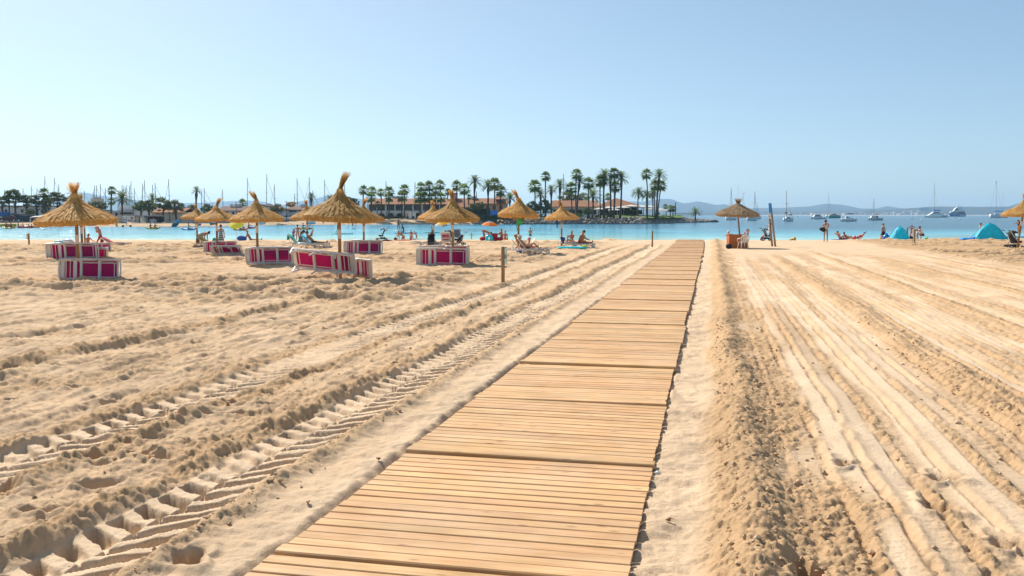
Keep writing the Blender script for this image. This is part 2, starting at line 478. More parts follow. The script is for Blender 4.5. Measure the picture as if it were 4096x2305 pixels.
def grid_mesh(name, X, Y, Z):
    nr, nc = X.shape
    co = np.stack([X, Y, Z], -1).reshape(-1, 3).astype(np.float32)
    i = np.arange((nr - 1) * (nc - 1)); r = i // (nc - 1); c = i % (nc - 1)
    a = r * nc + c
    q = np.stack([a, a + 1, a + nc + 1, a + nc], -1).astype(np.int32)
    me = bpy.data.meshes.new(name)
    me.vertices.add(len(co)); me.vertices.foreach_set('co', co.ravel())
    me.loops.add(q.size); me.loops.foreach_set('vertex_index', q.ravel())
    me.polygons.add(len(q))
    me.polygons.foreach_set('loop_start', np.arange(0, q.size, 4, dtype=np.int32))
    me.polygons.foreach_set('loop_total', np.full(len(q), 4, dtype=np.int32))
    me.polygons.foreach_set('use_smooth', np.ones(len(q), dtype=bool))
    me.update(calc_edges=True)
    return me
def sand_material():
    m = bpy.data.materials.new('sand'); m.use_nodes = True
    nt = m.node_tree; N = nt.nodes.new; L = nt.links.new
    bs = nt.nodes['Principled BSDF']
    at_ = N('ShaderNodeAttribute'); at_.attribute_name = 'turned'
    geo = N('ShaderNodeNewGeometry')
    n1 = N('ShaderNodeTexNoise'); n1.inputs['Scale'].default_value = 0.8; n1.inputs['Detail'].default_value = 6
    n2 = N('ShaderNodeTexNoise'); n2.inputs['Scale'].default_value = 14; n2.inputs['Detail'].default_value = 6; n2.inputs['Roughness'].default_value = 0.7
    n3 = N('ShaderNodeTexNoise'); n3.inputs['Scale'].default_value = 55; n3.inputs['Detail'].default_value = 5; n3.inputs['Roughness'].default_value = 0.75
    for n in (n1, n2, n3):
        L(geo.outputs['Position'], n.inputs['Vector'])
    ad = N('ShaderNodeMath'); ad.operation = 'MULTIPLY_ADD'; ad.inputs[1].default_value = 0.4; ad.inputs[2].default_value = -0.2
    L(n2.outputs['Fac'], ad.inputs[0])
    ad2 = N('ShaderNodeMath'); ad2.operation = 'ADD'
    L(at_.outputs['Fac'], ad2.inputs[0]); L(ad.outputs[0], ad2.inputs[1])
    mx = N('ShaderNodeValToRGB'); ce = mx.color_ramp.elements        # packed and dry .. loose and damp, plus painted furrow shade
    ce[0].position = 0.05; ce[0].color = (0.75, 0.565, 0.385, 1); ce[1].position = 1.0; ce[1].color = (0.535, 0.35, 0.195, 1)
    e_ = ce.new(0.34); e_.color = (0.65, 0.465, 0.30, 1)
    ad3 = N('ShaderNodeMapRange'); ad3.inputs[1].default_value = -0.5; ad3.inputs[2].default_value = 1.0
    L(ad2.outputs[0], ad3.inputs[0]); L(ad3.outputs[0], mx.inputs[0])
    hs = N('ShaderNodeHueSaturation')
    mr = N('ShaderNodeMapRange'); mr.inputs[1].default_value = 0.3; mr.inputs[2].default_value = 0.7; mr.inputs[3].default_value = 0.9; mr.inputs[4].default_value = 1.1
    L(n1.outputs['Fac'], mr.inputs[0]); L(mr.outputs[0], hs.inputs['Value']); L(mx.outputs[0], hs.inputs['Color'])
    # wet sand where the beach dips to the water
    sep = N('ShaderNodeSeparateXYZ'); L(geo.outputs['Position'], sep.inputs[0])
    wz = N('ShaderNodeMapRange'); wz.inputs[1].default_value = -0.29; wz.inputs[2].default_value = -0.23; wz.inputs[3].default_value = 0.62; wz.inputs[4].default_value = 1.0
    L(sep.outputs['Z'], wz.inputs[0])
    mw = N('ShaderNodeMix'); mw.data_type = 'RGBA'; mw.blend_type = 'MULTIPLY'; mw.inputs[0].default_value = 1
    yb = N('ShaderNodeMath'); yb.operation = 'GREATER_THAN'; yb.inputs[1].default_value = 78
    L(sep.outputs['Y'], yb.inputs[0])
    mm = N('ShaderNodeMix'); mm.data_type = 'FLOAT'; mm.inputs[2].default_value = 1.0
    L(yb.outputs[0], mm.inputs[0]); L(wz.outputs[0], mm.inputs[3])
    L(hs.outputs[0], mw.inputs[6]); L(mm.outputs[0], mw.inputs[7])
    L(mw.outputs[2], bs.inputs['Base Color'])
    bs.inputs['Roughness'].default_value = 0.95
    bs.inputs['Specular IOR Level'].default_value = 0.15
    b1 = N('ShaderNodeBump'); b1.inputs['Strength'].default_value = 0.8; b1.inputs['Distance'].default_value = 0.03
    L(n2.outputs['Fac'], b1.inputs['Height'])
    b2 = N('ShaderNodeBump'); b2.inputs['Strength'].default_value = 0.8; b2.inputs['Distance'].default_value = 0.012
    L(n3.outputs['Fac'], b2.inputs['Height']); L(b1.outputs[0], b2.inputs['Normal'])
    L(b2.outputs[0], bs.inputs['Normal'])
    _mats['sand'] = m
    return m
sand_material()
def build_beach():
    ratio = 0.0027
    ys = [3.6]
    while ys[-1] < 101:
        ys.append(ys[-1] * (1 + ratio))
    ys = np.array(ys)
    wing = 0.62 + np.cumsum(0.0017 * 1.026 ** np.arange(105)); wing = wing * 1.0
    ang = np.concatenate([-wing[::-1], np.linspace(-0.62, 0.62, 760), wing])
    A, Y = np.meshgrid(ang, ys)
    X = A * Y
    Z, T = sand(X.ravel().astype(np.float64), Y.ravel().astype(np.float64))
    me = grid_mesh('beach_sand', X, Y, Z.reshape(X.shape))
    at_ = me.attributes.new('turned', 'FLOAT', 'POINT')
    at_.data.foreach_set('value', T.astype(np.float32))
    me.materials.append(M('sand'))
    o = link('beach_sand', me, kind='structure')
    # the rest of the beach behind and beside the viewer
    mb = MB()
    for x0, x1, y0, y1 in ((-260, 260, -40, 3.58),):
        mb.add([(x0, y0, -0.02), (x1, y0, -0.02), (x1, y1, -0.02), (x0, y1, -0.02)], [(0, 1, 2, 3)])
    for sg in (-1, 1):
        a_ = float(wing[-1])
        mb.add([(sg * a_ * 3.6, 3.58, -0.03), (sg * 260, 3.58, -0.03), (sg * 260, 101, -0.06), (sg * a_ * 101, 101, -0.06)], [(0, 1, 2, 3) if sg > 0 else (3, 2, 1, 0)])
    mb.build('beach_sand_beyond', 'sand', kind='structure')
build_beach()

# ---------------------------------------------------------------- loose clods lying on the turned sand
def build_clods():
    rnd = np.random.RandomState(5)
    n = 4200
    y = 4.6 + 14 * rnd.rand(n) ** 1.6
    band = rnd.rand(n)
    s = np.where(band < 0.55, 0.35 + 0.45 * rnd.randn(n), np.where(band < 0.75, 3.2 + 0.35 * rnd.randn(n), np.where(band < 0.9, -3.5 + 0.12 * rnd.randn(n), -4.95 + 0.4 * rnd.randn(n))))
    ok = ~((s > -3.0) & (s < 0.08))
    y = y[ok]; s = s[ok]; n = len(y)
    x = s + SL * y
    z, t = sand(x, y, False)
    base = [(0, 0, 1), (1, 0, 0), (0, 1, 0), (-1, 0, 0), (0, -1, 0), (0, 0, -.6), (.7, .7, .5), (-.7, .7, .5), (-.7, -.7, .5), (.7, -.7, .5)]
    fc = [(0, 6, 7), (0, 7, 8), (0, 8, 9), (0, 9, 6), (1, 2, 6), (2, 3, 7), (3, 4, 8), (4, 1, 9), (6, 2, 7), (7, 3, 8), (8, 4, 9), (9, 1, 6), (1, 5, 2), (2, 5, 3), (3, 5, 4), (4, 5, 1)]
    b = np.array(base)
    r = 0.004 + 0.022 * rnd.rand(n) ** 6
    V = b[None] * (1 + 0.5 * (rnd.rand(n, len(base), 1) - 0.5)) * r[:, None, None] * (0.8 + 0.5 * rnd.rand(n, 1, 3))
    V = V + np.stack([x, y, z + r * 0.1 + 0.024 * t], -1)[:, None, :]
    F = np.array(fc)[None] + (np.arange(n) * len(base))[:, None, None]
    me = bpy.data.meshes.new('sand_clods')
    me.from_pydata(V.reshape(-1, 3).tolist(), [], F.reshape(-1, 3).tolist())
    at_ = me.attributes.new('turned', 'FLOAT', 'POINT')
    at_.data.foreach_set('value', np.full(len(me.vertices), 0.4, dtype=np.float32))
    me.materials.append(M('sand'))
    o = link('sand_clods', me, kind='stuff')
    tag(o, 'loose crumbs of damp sand scattered along the raked ridges', 'sand')
build_clods()

# ---------------------------------------------------------------- the water
def water_material():
    m = bpy.data.materials.new('sea_water'); m.use_nodes = True
    nt = m.node_tree; N = nt.nodes.new; L = nt.links.new
    bs = nt.nodes['Principled BSDF']
    geo = N('ShaderNodeNewGeometry')
    sep = N('ShaderNodeSeparateXYZ'); L(geo.outputs['Position'], sep.inputs[0])
    nz = N('ShaderNodeTexNoise'); nz.inputs['Scale'].default_value = 0.035; nz.inputs['Detail'].default_value = 4
    mpz = N('ShaderNodeMapping'); mpz.inputs['Scale'].default_value = (0.6, 1.6, 1)
    L(geo.outputs['Position'], mpz.inputs['Vector']); L(mpz.outputs[0], nz.inputs['Vector'])
    ma = N('ShaderNodeMath'); ma.operation = 'MULTIPLY_ADD'; ma.inputs[1].default_value = 26.0
    L(nz.outputs['Fac'], ma.inputs[0]); L(sep.outputs['Y'], ma.inputs[2])
    mr = N('ShaderNodeMapRange'); mr.inputs[1].default_value = 100; mr.inputs[2].default_value = 700
    L(ma.outputs[0], mr.inputs[0])
    cr = N('ShaderNodeValToRGB'); el = cr.color_ramp.elements
    el[0].position = 0.0; el[0].color = (0.42, 0.62, 0.50, 1)
    el[1].position = 1.0; el[1].color = (0.035, 0.185, 0.26, 1)
    for p, c in ((0.02, (0.30, 0.60, 0.56, 1)), (0.05, (0.13, 0.47, 0.56, 1)), (0.16, (0.075, 0.34, 0.50, 1)), (0.45, (0.035, 0.19, 0.30, 1))):
        e = el.new(p); e.color = c
    L(mr.outputs[0], cr.inputs[0])
    bay = N('ShaderNodeMapRange'); bay.inputs[1].default_value = 0.02; bay.inputs[2].default_value = 0.30
    rat = N('ShaderNodeMath'); rat.operation = 'DIVIDE'; L(sep.outputs['X'], rat.inputs[0]); L(sep.outputs['Y'], rat.inputs[1])
    L(rat.outputs[0], bay.inputs[0])
    deep = N('ShaderNodeMapRange'); deep.inputs[1].default_value = 108; deep.inputs[2].default_value = 190
    L(ma.outputs[0], deep.inputs[0])
    bd = N('ShaderNodeMath'); bd.operation = 'MULTIPLY'; L(bay.outputs[0], bd.inputs[0]); L(deep.outputs[0], bd.inputs[1])
    mxb = N('ShaderNodeMix'); mxb.data_type = 'RGBA'; mxb.inputs[7].default_value = (0.016, 0.10, 0.16, 1)
    L(bd.outputs[0], mxb.inputs[0]); L(cr.outputs[0], mxb.inputs[6])
    st = N('ShaderNodeTexNoise'); st.inputs['Scale'].default_value = 0.5; st.inputs['Detail'].default_value = 6; st.inputs['Roughness'].default_value = 0.65  # streaks in the base colour stand in for light and shade on waves
    mps = N('ShaderNodeMapping'); mps.inputs['Scale'].default_value = (0.10, 0.075, 1)
    L(geo.outputs['Position'], mps.inputs['Vector']); L(mps.outputs[0], st.inputs['Vector'])
    sr = N('ShaderNodeMapRange'); sr.inputs[1].default_value = 0.3; sr.inputs[2].default_value = 0.7; sr.inputs[3].default_value = 0.62; sr.inputs[4].default_value = 1.3
    L(st.outputs['Fac'], sr.inputs[0])
    hsw = N('ShaderNodeHueSaturation'); L(mxb.outputs[2], hsw.inputs['Color']); L(sr.outputs[0], hsw.inputs['Value'])
    L(hsw.outputs[0], bs.inputs['Base Color'])
    bs.inputs['Roughness'].default_value = 0.16
    bs.inputs['IOR'].default_value = 1.333
    bs.inputs['Specular IOR Level'].default_value = 0.22
    mp = N('ShaderNodeMapping'); mp.inputs['Scale'].default_value = (0.55, 1.0, 1)
    L(geo.outputs['Position'], mp.inputs['Vector'])
    w1 = N('ShaderNodeTexNoise'); w1.inputs['Scale'].default_value = 0.9; w1.inputs['Detail'].default_value = 5; w1.inputs['Roughness'].default_value = 0.6
    w2 = N('ShaderNodeTexNoise'); w2.inputs['Scale'].default_value = 0.16; w2.inputs['Detail'].default_value = 4
    L(mp.outputs[0], w1.inputs['Vector']); L(mp.outputs[0], w2.inputs['Vector'])
    b1 = N('ShaderNodeBump'); b1.inputs['Strength'].default_value = 1.0; b1.inputs['Distance'].default_value = 1.0
    L(w2.outputs['Fac'], b1.inputs['Height'])
    b2 = N('ShaderNodeBump'); b2.inputs['Strength'].default_value = 1.0; b2.inputs['Distance'].default_value = 0.3
    L(w1.outputs['Fac'], b2.inputs['Height']); L(b1.outputs[0], b2.inputs['Normal'])
    L(b2.outputs[0], bs.inputs['Normal'])
    _mats['water'] = m
    return m
water_material()
mb = MB()
mb.add([(-6800, 78, WATER_Z), (6800, 78, WATER_Z), (6800, 9300, WATER_Z), (-6800, 9300, WATER_Z)], [(0, 1, 2, 3)])
mb.build('sea_water', 'water', kind='structure')

spec('foam', (0.80, 0.82, 0.82), 0.6, 0.1, 3)
def foam():
    xs = np.arange(-75, 80, 0.35); rnd = np.random.RandomState(2)
    sy = shore_y(xs) - 0.55 + 0.5 * vnoise(xs / 2.3, xs * 0, 6)
    wd = np.clip(0.10 + 0.5 * vnoise(xs / 1.1, xs * 0 + 4, 7), 0.0, 0.4)
    V = [(float(x), float(y), WATER_Z + 0.012) for x, y in zip(xs, sy)] + [(float(x), float(y + w), WATER_Z + 0.014) for x, y, w in zip(xs, sy, wd)]
    n = len(xs)
    F = [(i, i + 1, n + i + 1, n + i) for i in range(n - 1) if wd[i] > 0.03 and wd[i + 1] > 0.03]
    o = MB().add(V, F).build('shore_foam', 'foam', kind='stuff'); tag(o, 'thin broken line of foam where the water meets the sand', 'foam')
foam()
# ---------------------------------------------------------------- the boardwalk
def wood_material(name, ca, cb, knots=True):
    m = bpy.data.materials.new(name); m.use_nodes = True
    nt = m.node_tree; N = nt.nodes.new; L = nt.links.new
    bs = nt.nodes['Principled BSDF']
    tc = N('ShaderNodeTexCoord'); oi = N('ShaderNodeObjectInfo')
    ad = N('ShaderNodeVectorMath'); ad.operation = 'ADD'
    mu = N('ShaderNodeMath'); mu.operation = 'MULTIPLY'; mu.inputs[1].default_value = 91
    L(oi.outputs['Random'], mu.inputs[0]); L(tc.outputs['Object'], ad.inputs[0]); L(mu.outputs[0], ad.inputs[1])
    mp = N('ShaderNodeMapping'); mp.inputs['Scale'].default_value = (1.3, 26, 26)
    L(ad.outputs[0], mp.inputs['Vector'])
    gr = N('ShaderNodeTexNoise'); gr.inputs['Scale'].default_value = 1.6; gr.inputs['Detail'].default_value = 7; gr.inputs['Distortion'].default_value = 0.6
    L(mp.outputs[0], gr.inputs['Vector'])
    pt = N('ShaderNodeTexNoise'); pt.inputs['Scale'].default_value = 2.2; pt.inputs['Detail'].default_value = 3
    L(ad.outputs[0], pt.inputs['Vector'])
    mx = N('ShaderNodeMix'); mx.data_type = 'RGBA'
    mr = N('ShaderNodeMapRange'); mr.inputs[1].default_value = 0.32; mr.inputs[2].default_value = 0.68
    L(gr.outputs['Fac'], mr.inputs[0]); L(mr.outputs[0], mx.inputs[0])
    mx.inputs[6].default_value = (*ca, 1); mx.inputs[7].default_value = (*cb, 1)
    hs = N('ShaderNodeHueSaturation')
    m2 = N('ShaderNodeMapRange'); m2.inputs[3].default_value = 0.86; m2.inputs[4].default_value = 1.12
    L(oi.outputs['Random'], m2.inputs[0])
    m3 = N('ShaderNodeMapRange'); m3.inputs[1].default_value = 0.3; m3.inputs[2].default_value = 0.7; m3.inputs[3].default_value = 0.86; m3.inputs[4].default_value = 1.14
    L(pt.outputs['Fac'], m3.inputs[0])
    mv = N('ShaderNodeMath'); mv.operation = 'MULTIPLY'; L(m2.outputs[0], mv.inputs[0]); L(m3.outputs[0], mv.inputs[1])
    L(mv.outputs[0], hs.inputs['Value']); L(mx.outputs[2], hs.inputs['Color'])
    m4 = N('ShaderNodeMapRange'); m4.inputs[3].default_value = 0.493; m4.inputs[4].default_value = 0.503
    mfr = N('ShaderNodeMath'); mfr.operation = 'FRACT'; L(mu.outputs[0], mfr.inputs[0]); L(mfr.outputs[0], m4.inputs[0])
    L(m4.outputs[0], hs.inputs['Hue'])
    last = hs.outputs[0]
    if knots:
        vo = N('ShaderNodeTexVoronoi'); vo.inputs['Scale'].default_value = 1.0
        mk = N('ShaderNodeMapping'); mk.inputs['Scale'].default_value = (2.6, 7, 7)
        L(ad.outputs[0], mk.inputs['Vector']); L(mk.outputs[0], vo.inputs['Vector'])
        kr = N('ShaderNodeMapRange'); kr.inputs[1].default_value = 0.05; kr.inputs[2].default_value = 0.14; kr.inputs[3].default_value = 0.75; kr.inputs[4].default_value = 0.0
        L(vo.outputs['Distance'], kr.inputs[0])
        mk2 = N('ShaderNodeMix'); mk2.data_type = 'RGBA'; mk2.inputs[7].default_value = (0.22, 0.10, 0.035, 1)
        L(kr.outputs[0], mk2.inputs[0]); L(last, mk2.inputs[6]); last = mk2.outputs[2]
    geo = N('ShaderNodeNewGeometry'); dn = N('ShaderNodeTexNoise'); dn.inputs['Scale'].default_value = 1.1; dn.inputs['Detail'].default_value = 8; dn.inputs['Roughness'].default_value = 0.7
    L(geo.outputs['Position'], dn.inputs['Vector'])
    dr = N('ShaderNodeMapRange'); dr.inputs[1].default_value = 0.42; dr.inputs[2].default_value = 0.72; dr.inputs[4].default_value = 0.4
    L(dn.outputs['Fac'], dr.inputs[0])
    dm = N('ShaderNodeMix'); dm.data_type = 'RGBA'; dm.inputs[7].default_value = (0.64, 0.49, 0.335, 1) if knots else (0.3, 0.2, 0.1, 1)
    L(dr.outputs[0], dm.inputs[0]); L(last, dm.inputs[6]); last = dm.outputs[2]
    L(last, bs.inputs['Base Color'])
    bs.inputs['Roughness'].default_value = 0.62
    bs.inputs['Specular IOR Level'].default_value = 0.25
    bp = N('ShaderNodeBump'); bp.inputs['Strength'].default_value = 0.5; bp.inputs['Distance'].default_value = 0.003
    L(gr.outputs['Fac'], bp.inputs['Height']); L(bp.outputs[0], bs.inputs['Normal'])
    _mats[name] = m
wood_material('deck_wood', (0.69, 0.43, 0.205), (0.53, 0.29, 0.115))
wood_material('post_wood', (0.40, 0.25, 0.11), (0.27, 0.15, 0.06), False)
wood_material('grey_wood', (0.30, 0.23, 0.17), (0.20, 0.15, 0.11), False)
spec('dark_gap', (0.16, 0.10, 0.05), 0.9)

def build_boardwalk():
    ang = -math.atan(SL)                  # rotation of a plank's long axis (x) about z so that it lies across the walk
    root = thing('boardwalk', 'long pale wooden boardwalk crossing the raked sand to the water', 'boardwalk', (BW_C + SL * 4.4, 4.4, 0))
    dirv = Vector((SL, 1.0)).normalized()
    W = 2 * BW_HALF * math.cos(ang)
    pitch = 0.1375
    rnd = random.Random(11)
    meshes = []
    for k in range(6):
        wd = 0.116 + 0.003 * (k % 3)
        mb = MB()
        mb.bbox((0, 0, -0.014), (W, wd, 0.028), 0.005)
        meshes.append(mb.mesh('plank', 'deck_wood'))
    mbE = MB(); mbE.bbox((0, 0, -0.02), (W + 0.02, 0.126, 0.042), 0.008)
    edge_mesh = mbE.mesh('plank', 'deck_wood')
    rest = MB(); rest_n = 0
    dist = -0.03
    n_sec = 18
    i = 11
    total = 73.6 / math.cos(ang)
    sec_off = (0, 0, 0, 0); 
    while dist < total:
        j = i % n_sec
        if j == 0:
            sec_off = (rnd.uniform(-0.035, 0.035), rnd.uniform(-0.011, 0.011), rnd.uniform(-0.008, 0.008), rnd.uniform(-0.004, 0.004))
            dist += 0.016
        frac = j / (n_sec - 1)
        bend = 0.25 * max(0.0, (dist - 48) / 26) ** 2
        p = dirv * dist
        # bend gently towards the left near the water
        off = sec_off[0] - bend + rnd.uniform(-0.006, 0.006)
        e1 = Vector((math.cos(ang), math.sin(ang)))
        loc = Vector((p.x + e1.x * off, p.y + e1.y * off, 0.035 + sec_off[2] + 0.018 * (1 - frac) ** 6 + rnd.uniform(-0.0025, 0.0025)))
        rz = ang + sec_off[1] + rnd.uniform(-0.0022, 0.0022)
        rx = rnd.uniform(-0.012, 0.012)
        ry = rnd.uniform(-0.0016, 0.0016) + sec_off[3]
        if i < 311:
            o = bpy.data.objects.new('plank', edge_mesh if j == 0 else meshes[rnd.randrange(6)])
            C.objects.link(o); o.parent = root
            o.location = loc; o.rotation_euler = (rx, ry, rz)
        else:
            m = Matrix.Translation(loc) @ Euler((rx, ry, rz)).to_matrix().to_4x4()
            b = MB().bbox((0, 0, -0.014), (W, 0.119, 0.028), 0.005).xf(m)
            rest.add(b.v, b.f)
        dist += pitch; i += 1
    rest.build('far_planks', 'deck_wood', root, kind='stuff')
    # bearers below the planks
    for off in (-0.95, 0.0, 0.95):
        mb = MB()
        e1 = Vector((math.cos(ang), math.sin(ang)))
        for k in range(3):
            a = dirv * (k * 24.0); b = dirv * (k * 24.0 + 23.9)
            c_ = (a + b) / 2
            mb.box((c_.x + e1.x * off, c_.y + e1.y * off, -0.03), (0.07, 23.9, 0.055), (0, 0, -math.atan(SL)))
        mb.build('bearer', 'dark_gap', root)
build_boardwalk()
# ---------------------------------------------------------------- materials of the beach things
spec('straw', (0.82, 0.56, 0.21), 0.75, 0.22, 14, 0.0, transl=0.34, col2=(0.58, 0.32, 0.075), stretch=(1, 1, 0.4))
spec('old_straw', (0.46, 0.33, 0.20), 0.9, 0.2, 9, transl=0.15, col2=(0.30, 0.20, 0.11))
spec('paper', (0.74, 0.70, 0.64), 0.8, 0.05)
spec('white_plastic', (0.70, 0.66, 0.60), 0.45, 0.05, 3, 0.0)
spec('grey_print', (0.30, 0.30, 0.32), 0.8)
spec('purple_mesh', (0.50, 0.022, 0.19), 0.75, 0.10, 25, 0.002, 260, transl=0.5)
spec('mint_panel', (0.50, 0.72, 0.60), 0.5, 0.06)
spec('pale_panel', (0.66, 0.70, 0.68), 0.5, 0.05)
spec('blue_panel', (0.05, 0.34, 0.70), 0.5, 0.08)
spec('orange_wood', (0.48, 0.13, 0.022), 0.5, 0.12, 5, 0.002, 40)
spec('black_fabric', (0.018, 0.018, 0.022), 0.8, 0.2, 14, 0.004, 40)
spec('grey_fabric', (0.22, 0.21, 0.22), 0.85, 0.1, 12, 0.004, 60)
spec('dark_metal', (0.07, 0.07, 0.075), 0.45, 0.1, metal=0.6)
spec('light_metal', (0.62, 0.62, 0.63), 0.35, 0.08, metal=0.7)
spec('rubber', (0.02, 0.02, 0.02), 0.85, 0.1)
spec('teal_cloth', (0.02, 0.50, 0.40), 0.85, 0.12, 8, 0.01, 18, transl=0.25)
spec('cyan_cloth', (0.03, 0.48, 0.72), 0.85, 0.12, 8, 0.01, 18, transl=0.25)
spec('blue_cloth', (0.03, 0.11, 0.42), 0.85, 0.12, 8, 0.01, 18)
spec('violet_cloth', (0.30, 0.05, 0.38), 0.85, 0.12, 8, 0.01, 18, transl=0.2)
spec('red_cloth', (0.52, 0.03, 0.045), 0.85, 0.12, 8, 0.01, 18, transl=0.15)
spec('pink_cloth', (0.75, 0.18, 0.34), 0.85, 0.1, 8, 0.008, 18)
spec('yellow_cloth', (0.66, 0.40, 0.05), 0.85, 0.15, 8, 0.01, 18)
spec('white_cloth', (0.80, 0.79, 0.78), 0.85, 0.06, 8, 0.008, 22)
spec('beige_cloth', (0.42, 0.29, 0.17), 0.85, 0.12, 8, 0.01, 18)
spec('lime_canopy', (0.68, 0.76, 0.08), 0.7, 0.05, 4, transl=0.45)
spec('yellow_canopy', (0.86, 0.52, 0.01), 0.7, 0.06, 4, transl=0.4)
spec('band_canopy', (0.10, 0.42, 0.68), 0.7, 0.5, 9, transl=0.4, col2=(0.80, 0.80, 0.74))
spec('orange_canopy', (0.86, 0.23, 0.01), 0.7, 0.1, 5, transl=0.4)
spec('amber_canopy', (0.88, 0.42, 0.02), 0.7, 0.1, 5, transl=0.4)
spec('blot_canopy', (0.03, 0.035, 0.07), 0.7, 0.1, 9, transl=0.2, col2=(0.55, 0.62, 0.75))
spec('tent_cyan', (0.03, 0.68, 0.86), 0.5, 0.10, 4, 0.05, 5, transl=0.45)
spec('tent_dark', (0.008, 0.16, 0.30), 0.6, 0.1, 4, transl=0.2)
spec('vinyl_blue', (0.015, 0.25, 0.72), 0.25, 0.08)
spec('vinyl_aqua', (0.03, 0.62, 0.70), 0.25, 0.08, 6)
spec('vinyl_white', (0.66, 0.80, 0.90), 0.25, 0.1)
spec('green_plastic', (0.015, 0.42, 0.09), 0.4, 0.15)
spec('lime_plastic', (0.20, 0.85, 0.05), 0.4, 0.05)
spec('yellow_plastic', (0.88, 0.50, 0.01), 0.35, 0.06)
spec('red_plastic', (0.62, 0.03, 0.02), 0.35, 0.06)
spec('dry_leaf', (0.35, 0.09, 0.02), 0.8, 0.2)
spec('dry_leaf_brown', (0.26, 0.13, 0.05), 0.8, 0.2)

# ---------------------------------------------------------------- thatched parasols
def thatch_meshes(seed, mat, n_straw=1500, tuft_lean=0.3, tuft_len=0.75, splay=0.18, top_scale=1.0, flat=False):
    rnd = random.Random(seed)
    if flat:
        prof = [(1.0, 0.0), (0.8, 0.13), (0.55, 0.29), (0.33, 0.43), (0.2, 0.53), (0.13, 0.60), (0.10, 0.66)]
    else:
        prof = [(1.0, 0.0), (0.82, 0.115), (0.62, 0.225), (0.43, 0.32), (0.28, 0.42), (0.18, 0.54), (0.115, 0.68), (0.09, 0.80)]
    R0 = 1.15
    prof = [(r * R0, z * top_scale + (0.02 if i else 0)) for i, (r, z) in enumerate(prof)]
    def ray(t):
        k = t * (len(prof) - 1); i = min(int(k), len(prof) - 2); f = k - i
        return (prof[i][0] * (1 - f) + prof[i + 1][0] * f, prof[i][1] * (1 - f) + prof[i + 1][1] * f)
    core = MB()
    n = 40
    V = []; F = []
    rows = []
    for i in range(len(prof)):
        rows.append(prof[i])
    rows = [(prof[0][0] * 0.93, -0.16), (prof[0][0] * 0.985, -0.08)] + rows
    for r, z in rows:
        for k in range(n):
            w = 2 * math.pi * k / n
            j = 1 + 0.035 * math.sin(7 * w + seed) * (z < 0.5) + rnd.uniform(-0.012, 0.012)
            V.append((r * j * math.cos(w), r * j * math.sin(w), z + rnd.uniform(-0.012, 0.012)))
    m = len(rows)
    for i in range(m - 1):
        for k in range(n):
            F.append((i * n + k, i * n + (k + 1) % n, (i + 1) * n + (k + 1) % n, (i + 1) * n + k))
    # underside
    b = len(V); V.append((0, 0, 0.22))
    for k in range(n):
        F.append((k, b, (k + 1) % n))
    core.add(V, F)
    # straw bundles lying down the slope
    for q in range(n_straw):
        t1 = rnd.random() ** 1.25 * 0.86
        t0 = max(t1 - rnd.uniform(0.10, 0.3), 0.0)
        a = rnd.uniform(0, 2 * math.pi); da = rnd.uniform(-0.045, 0.045)
        up = rnd.uniform(0.008, 0.065)
        wv = rnd.uniform(0.008, 0.022)
        r0, z0 = ray(t0); r1, z1 = ray(t1)
        if t0 == 0.0:
            r0 += rnd.uniform(-0.05, 0.055); z0 -= rnd.uniform(0.0, 0.13)
        c0 = Vector((r0 * math.cos(a + da), r0 * math.sin(a + da), z0 + up + 0.015))
        c1 = Vector((r1 * math.cos(a), r1 * math.sin(a), z1 + up * 0.6))
        e = Vector((-math.sin(a), math.cos(a), 0)) * wv
        core.add([c0 - e * 0.6, c0 + e * 0.6, c1 + e, c1 - e], [(0, 1, 2, 3)])
    for q in range(int(n_straw * 0.5)):               # hanging fringe at the rim
        a = rnd.uniform(0, 2 * math.pi)
        r0 = R0 * rnd.uniform(0.9, 1.03); z0 = rnd.uniform(-0.02, 0.05)
        ln = rnd.uniform(0.10, 0.22)
        c0 = Vector((r0 * math.cos(a), r0 * math.sin(a), z0))
        c1 = c0 + Vector((math.cos(a) * rnd.uniform(-0.02, 0.05), math.sin(a) * rnd.uniform(-0.02, 0.05), -ln))
        e = Vector((-math.sin(a), math.cos(a), 0)) * rnd.uniform(0.006, 0.013)
        core.add([c0 - e, c0 + e, c1 + e * 0.4, c1 - e * 0.4], [(0, 1, 2, 3)])
    canopy = core.mesh('canopy', mat)
    # tuft
    tf = MB()
    zt = prof[-1][1]; rt = prof[-1][0]
    aa = rnd.uniform(0, 6.28)
    if flat:
        aa = 1.0
    dirx = math.cos(aa)
    lean = Vector((tuft_lean * (1 if dirx > 0 else -1), 0.1 * tuft_lean, 0))
    for q in range(320):
        a = rnd.uniform(0, 2 * math.pi); r = rt * math.sqrt(rnd.random()) * 0.95
        p0 = Vector((r * math.cos(a), r * math.sin(a), zt - 0.14))
        L_ = tuft_len * rnd.uniform(0.5, 1.08)
        out = Vector((math.cos(a), math.sin(a), 0))
        wild = rnd.random() < 0.16
        sp = splay * (2.6 if wild else 1.0) * rnd.uniform(0.2, 1.0)
        e = Vector((-math.sin(a + 1), math.cos(a + 1), 0)) * rnd.uniform(0.006, 0.013)
        V = []
        for f in (0.0, 0.33, 0.66, 1.0):
            c = p0 + Vector((0, 0, (L_ + 0.14) * f * (1 - 0.18 * f * abs(tuft_lean)))) - out * r * 0.45 * math.sin(math.pi * min(f * 1.2, 1)) + lean * L_ * 1.25 * f * f + out * sp * L_ * f * f
            w = e * (1 - 0.75 * f)
            V += [c - w, c + w]
        tf.add(V, [(0, 1, 3, 2), (2, 3, 5, 4), (4, 5, 7, 6)])
    tf.lathe([(rt * 1.03, zt - 0.14), (rt * 0.82, zt), (rt * 0.35, zt + 0.1)], 10)
    tuft = tf.mesh('tuft', mat)
    return canopy, tuft
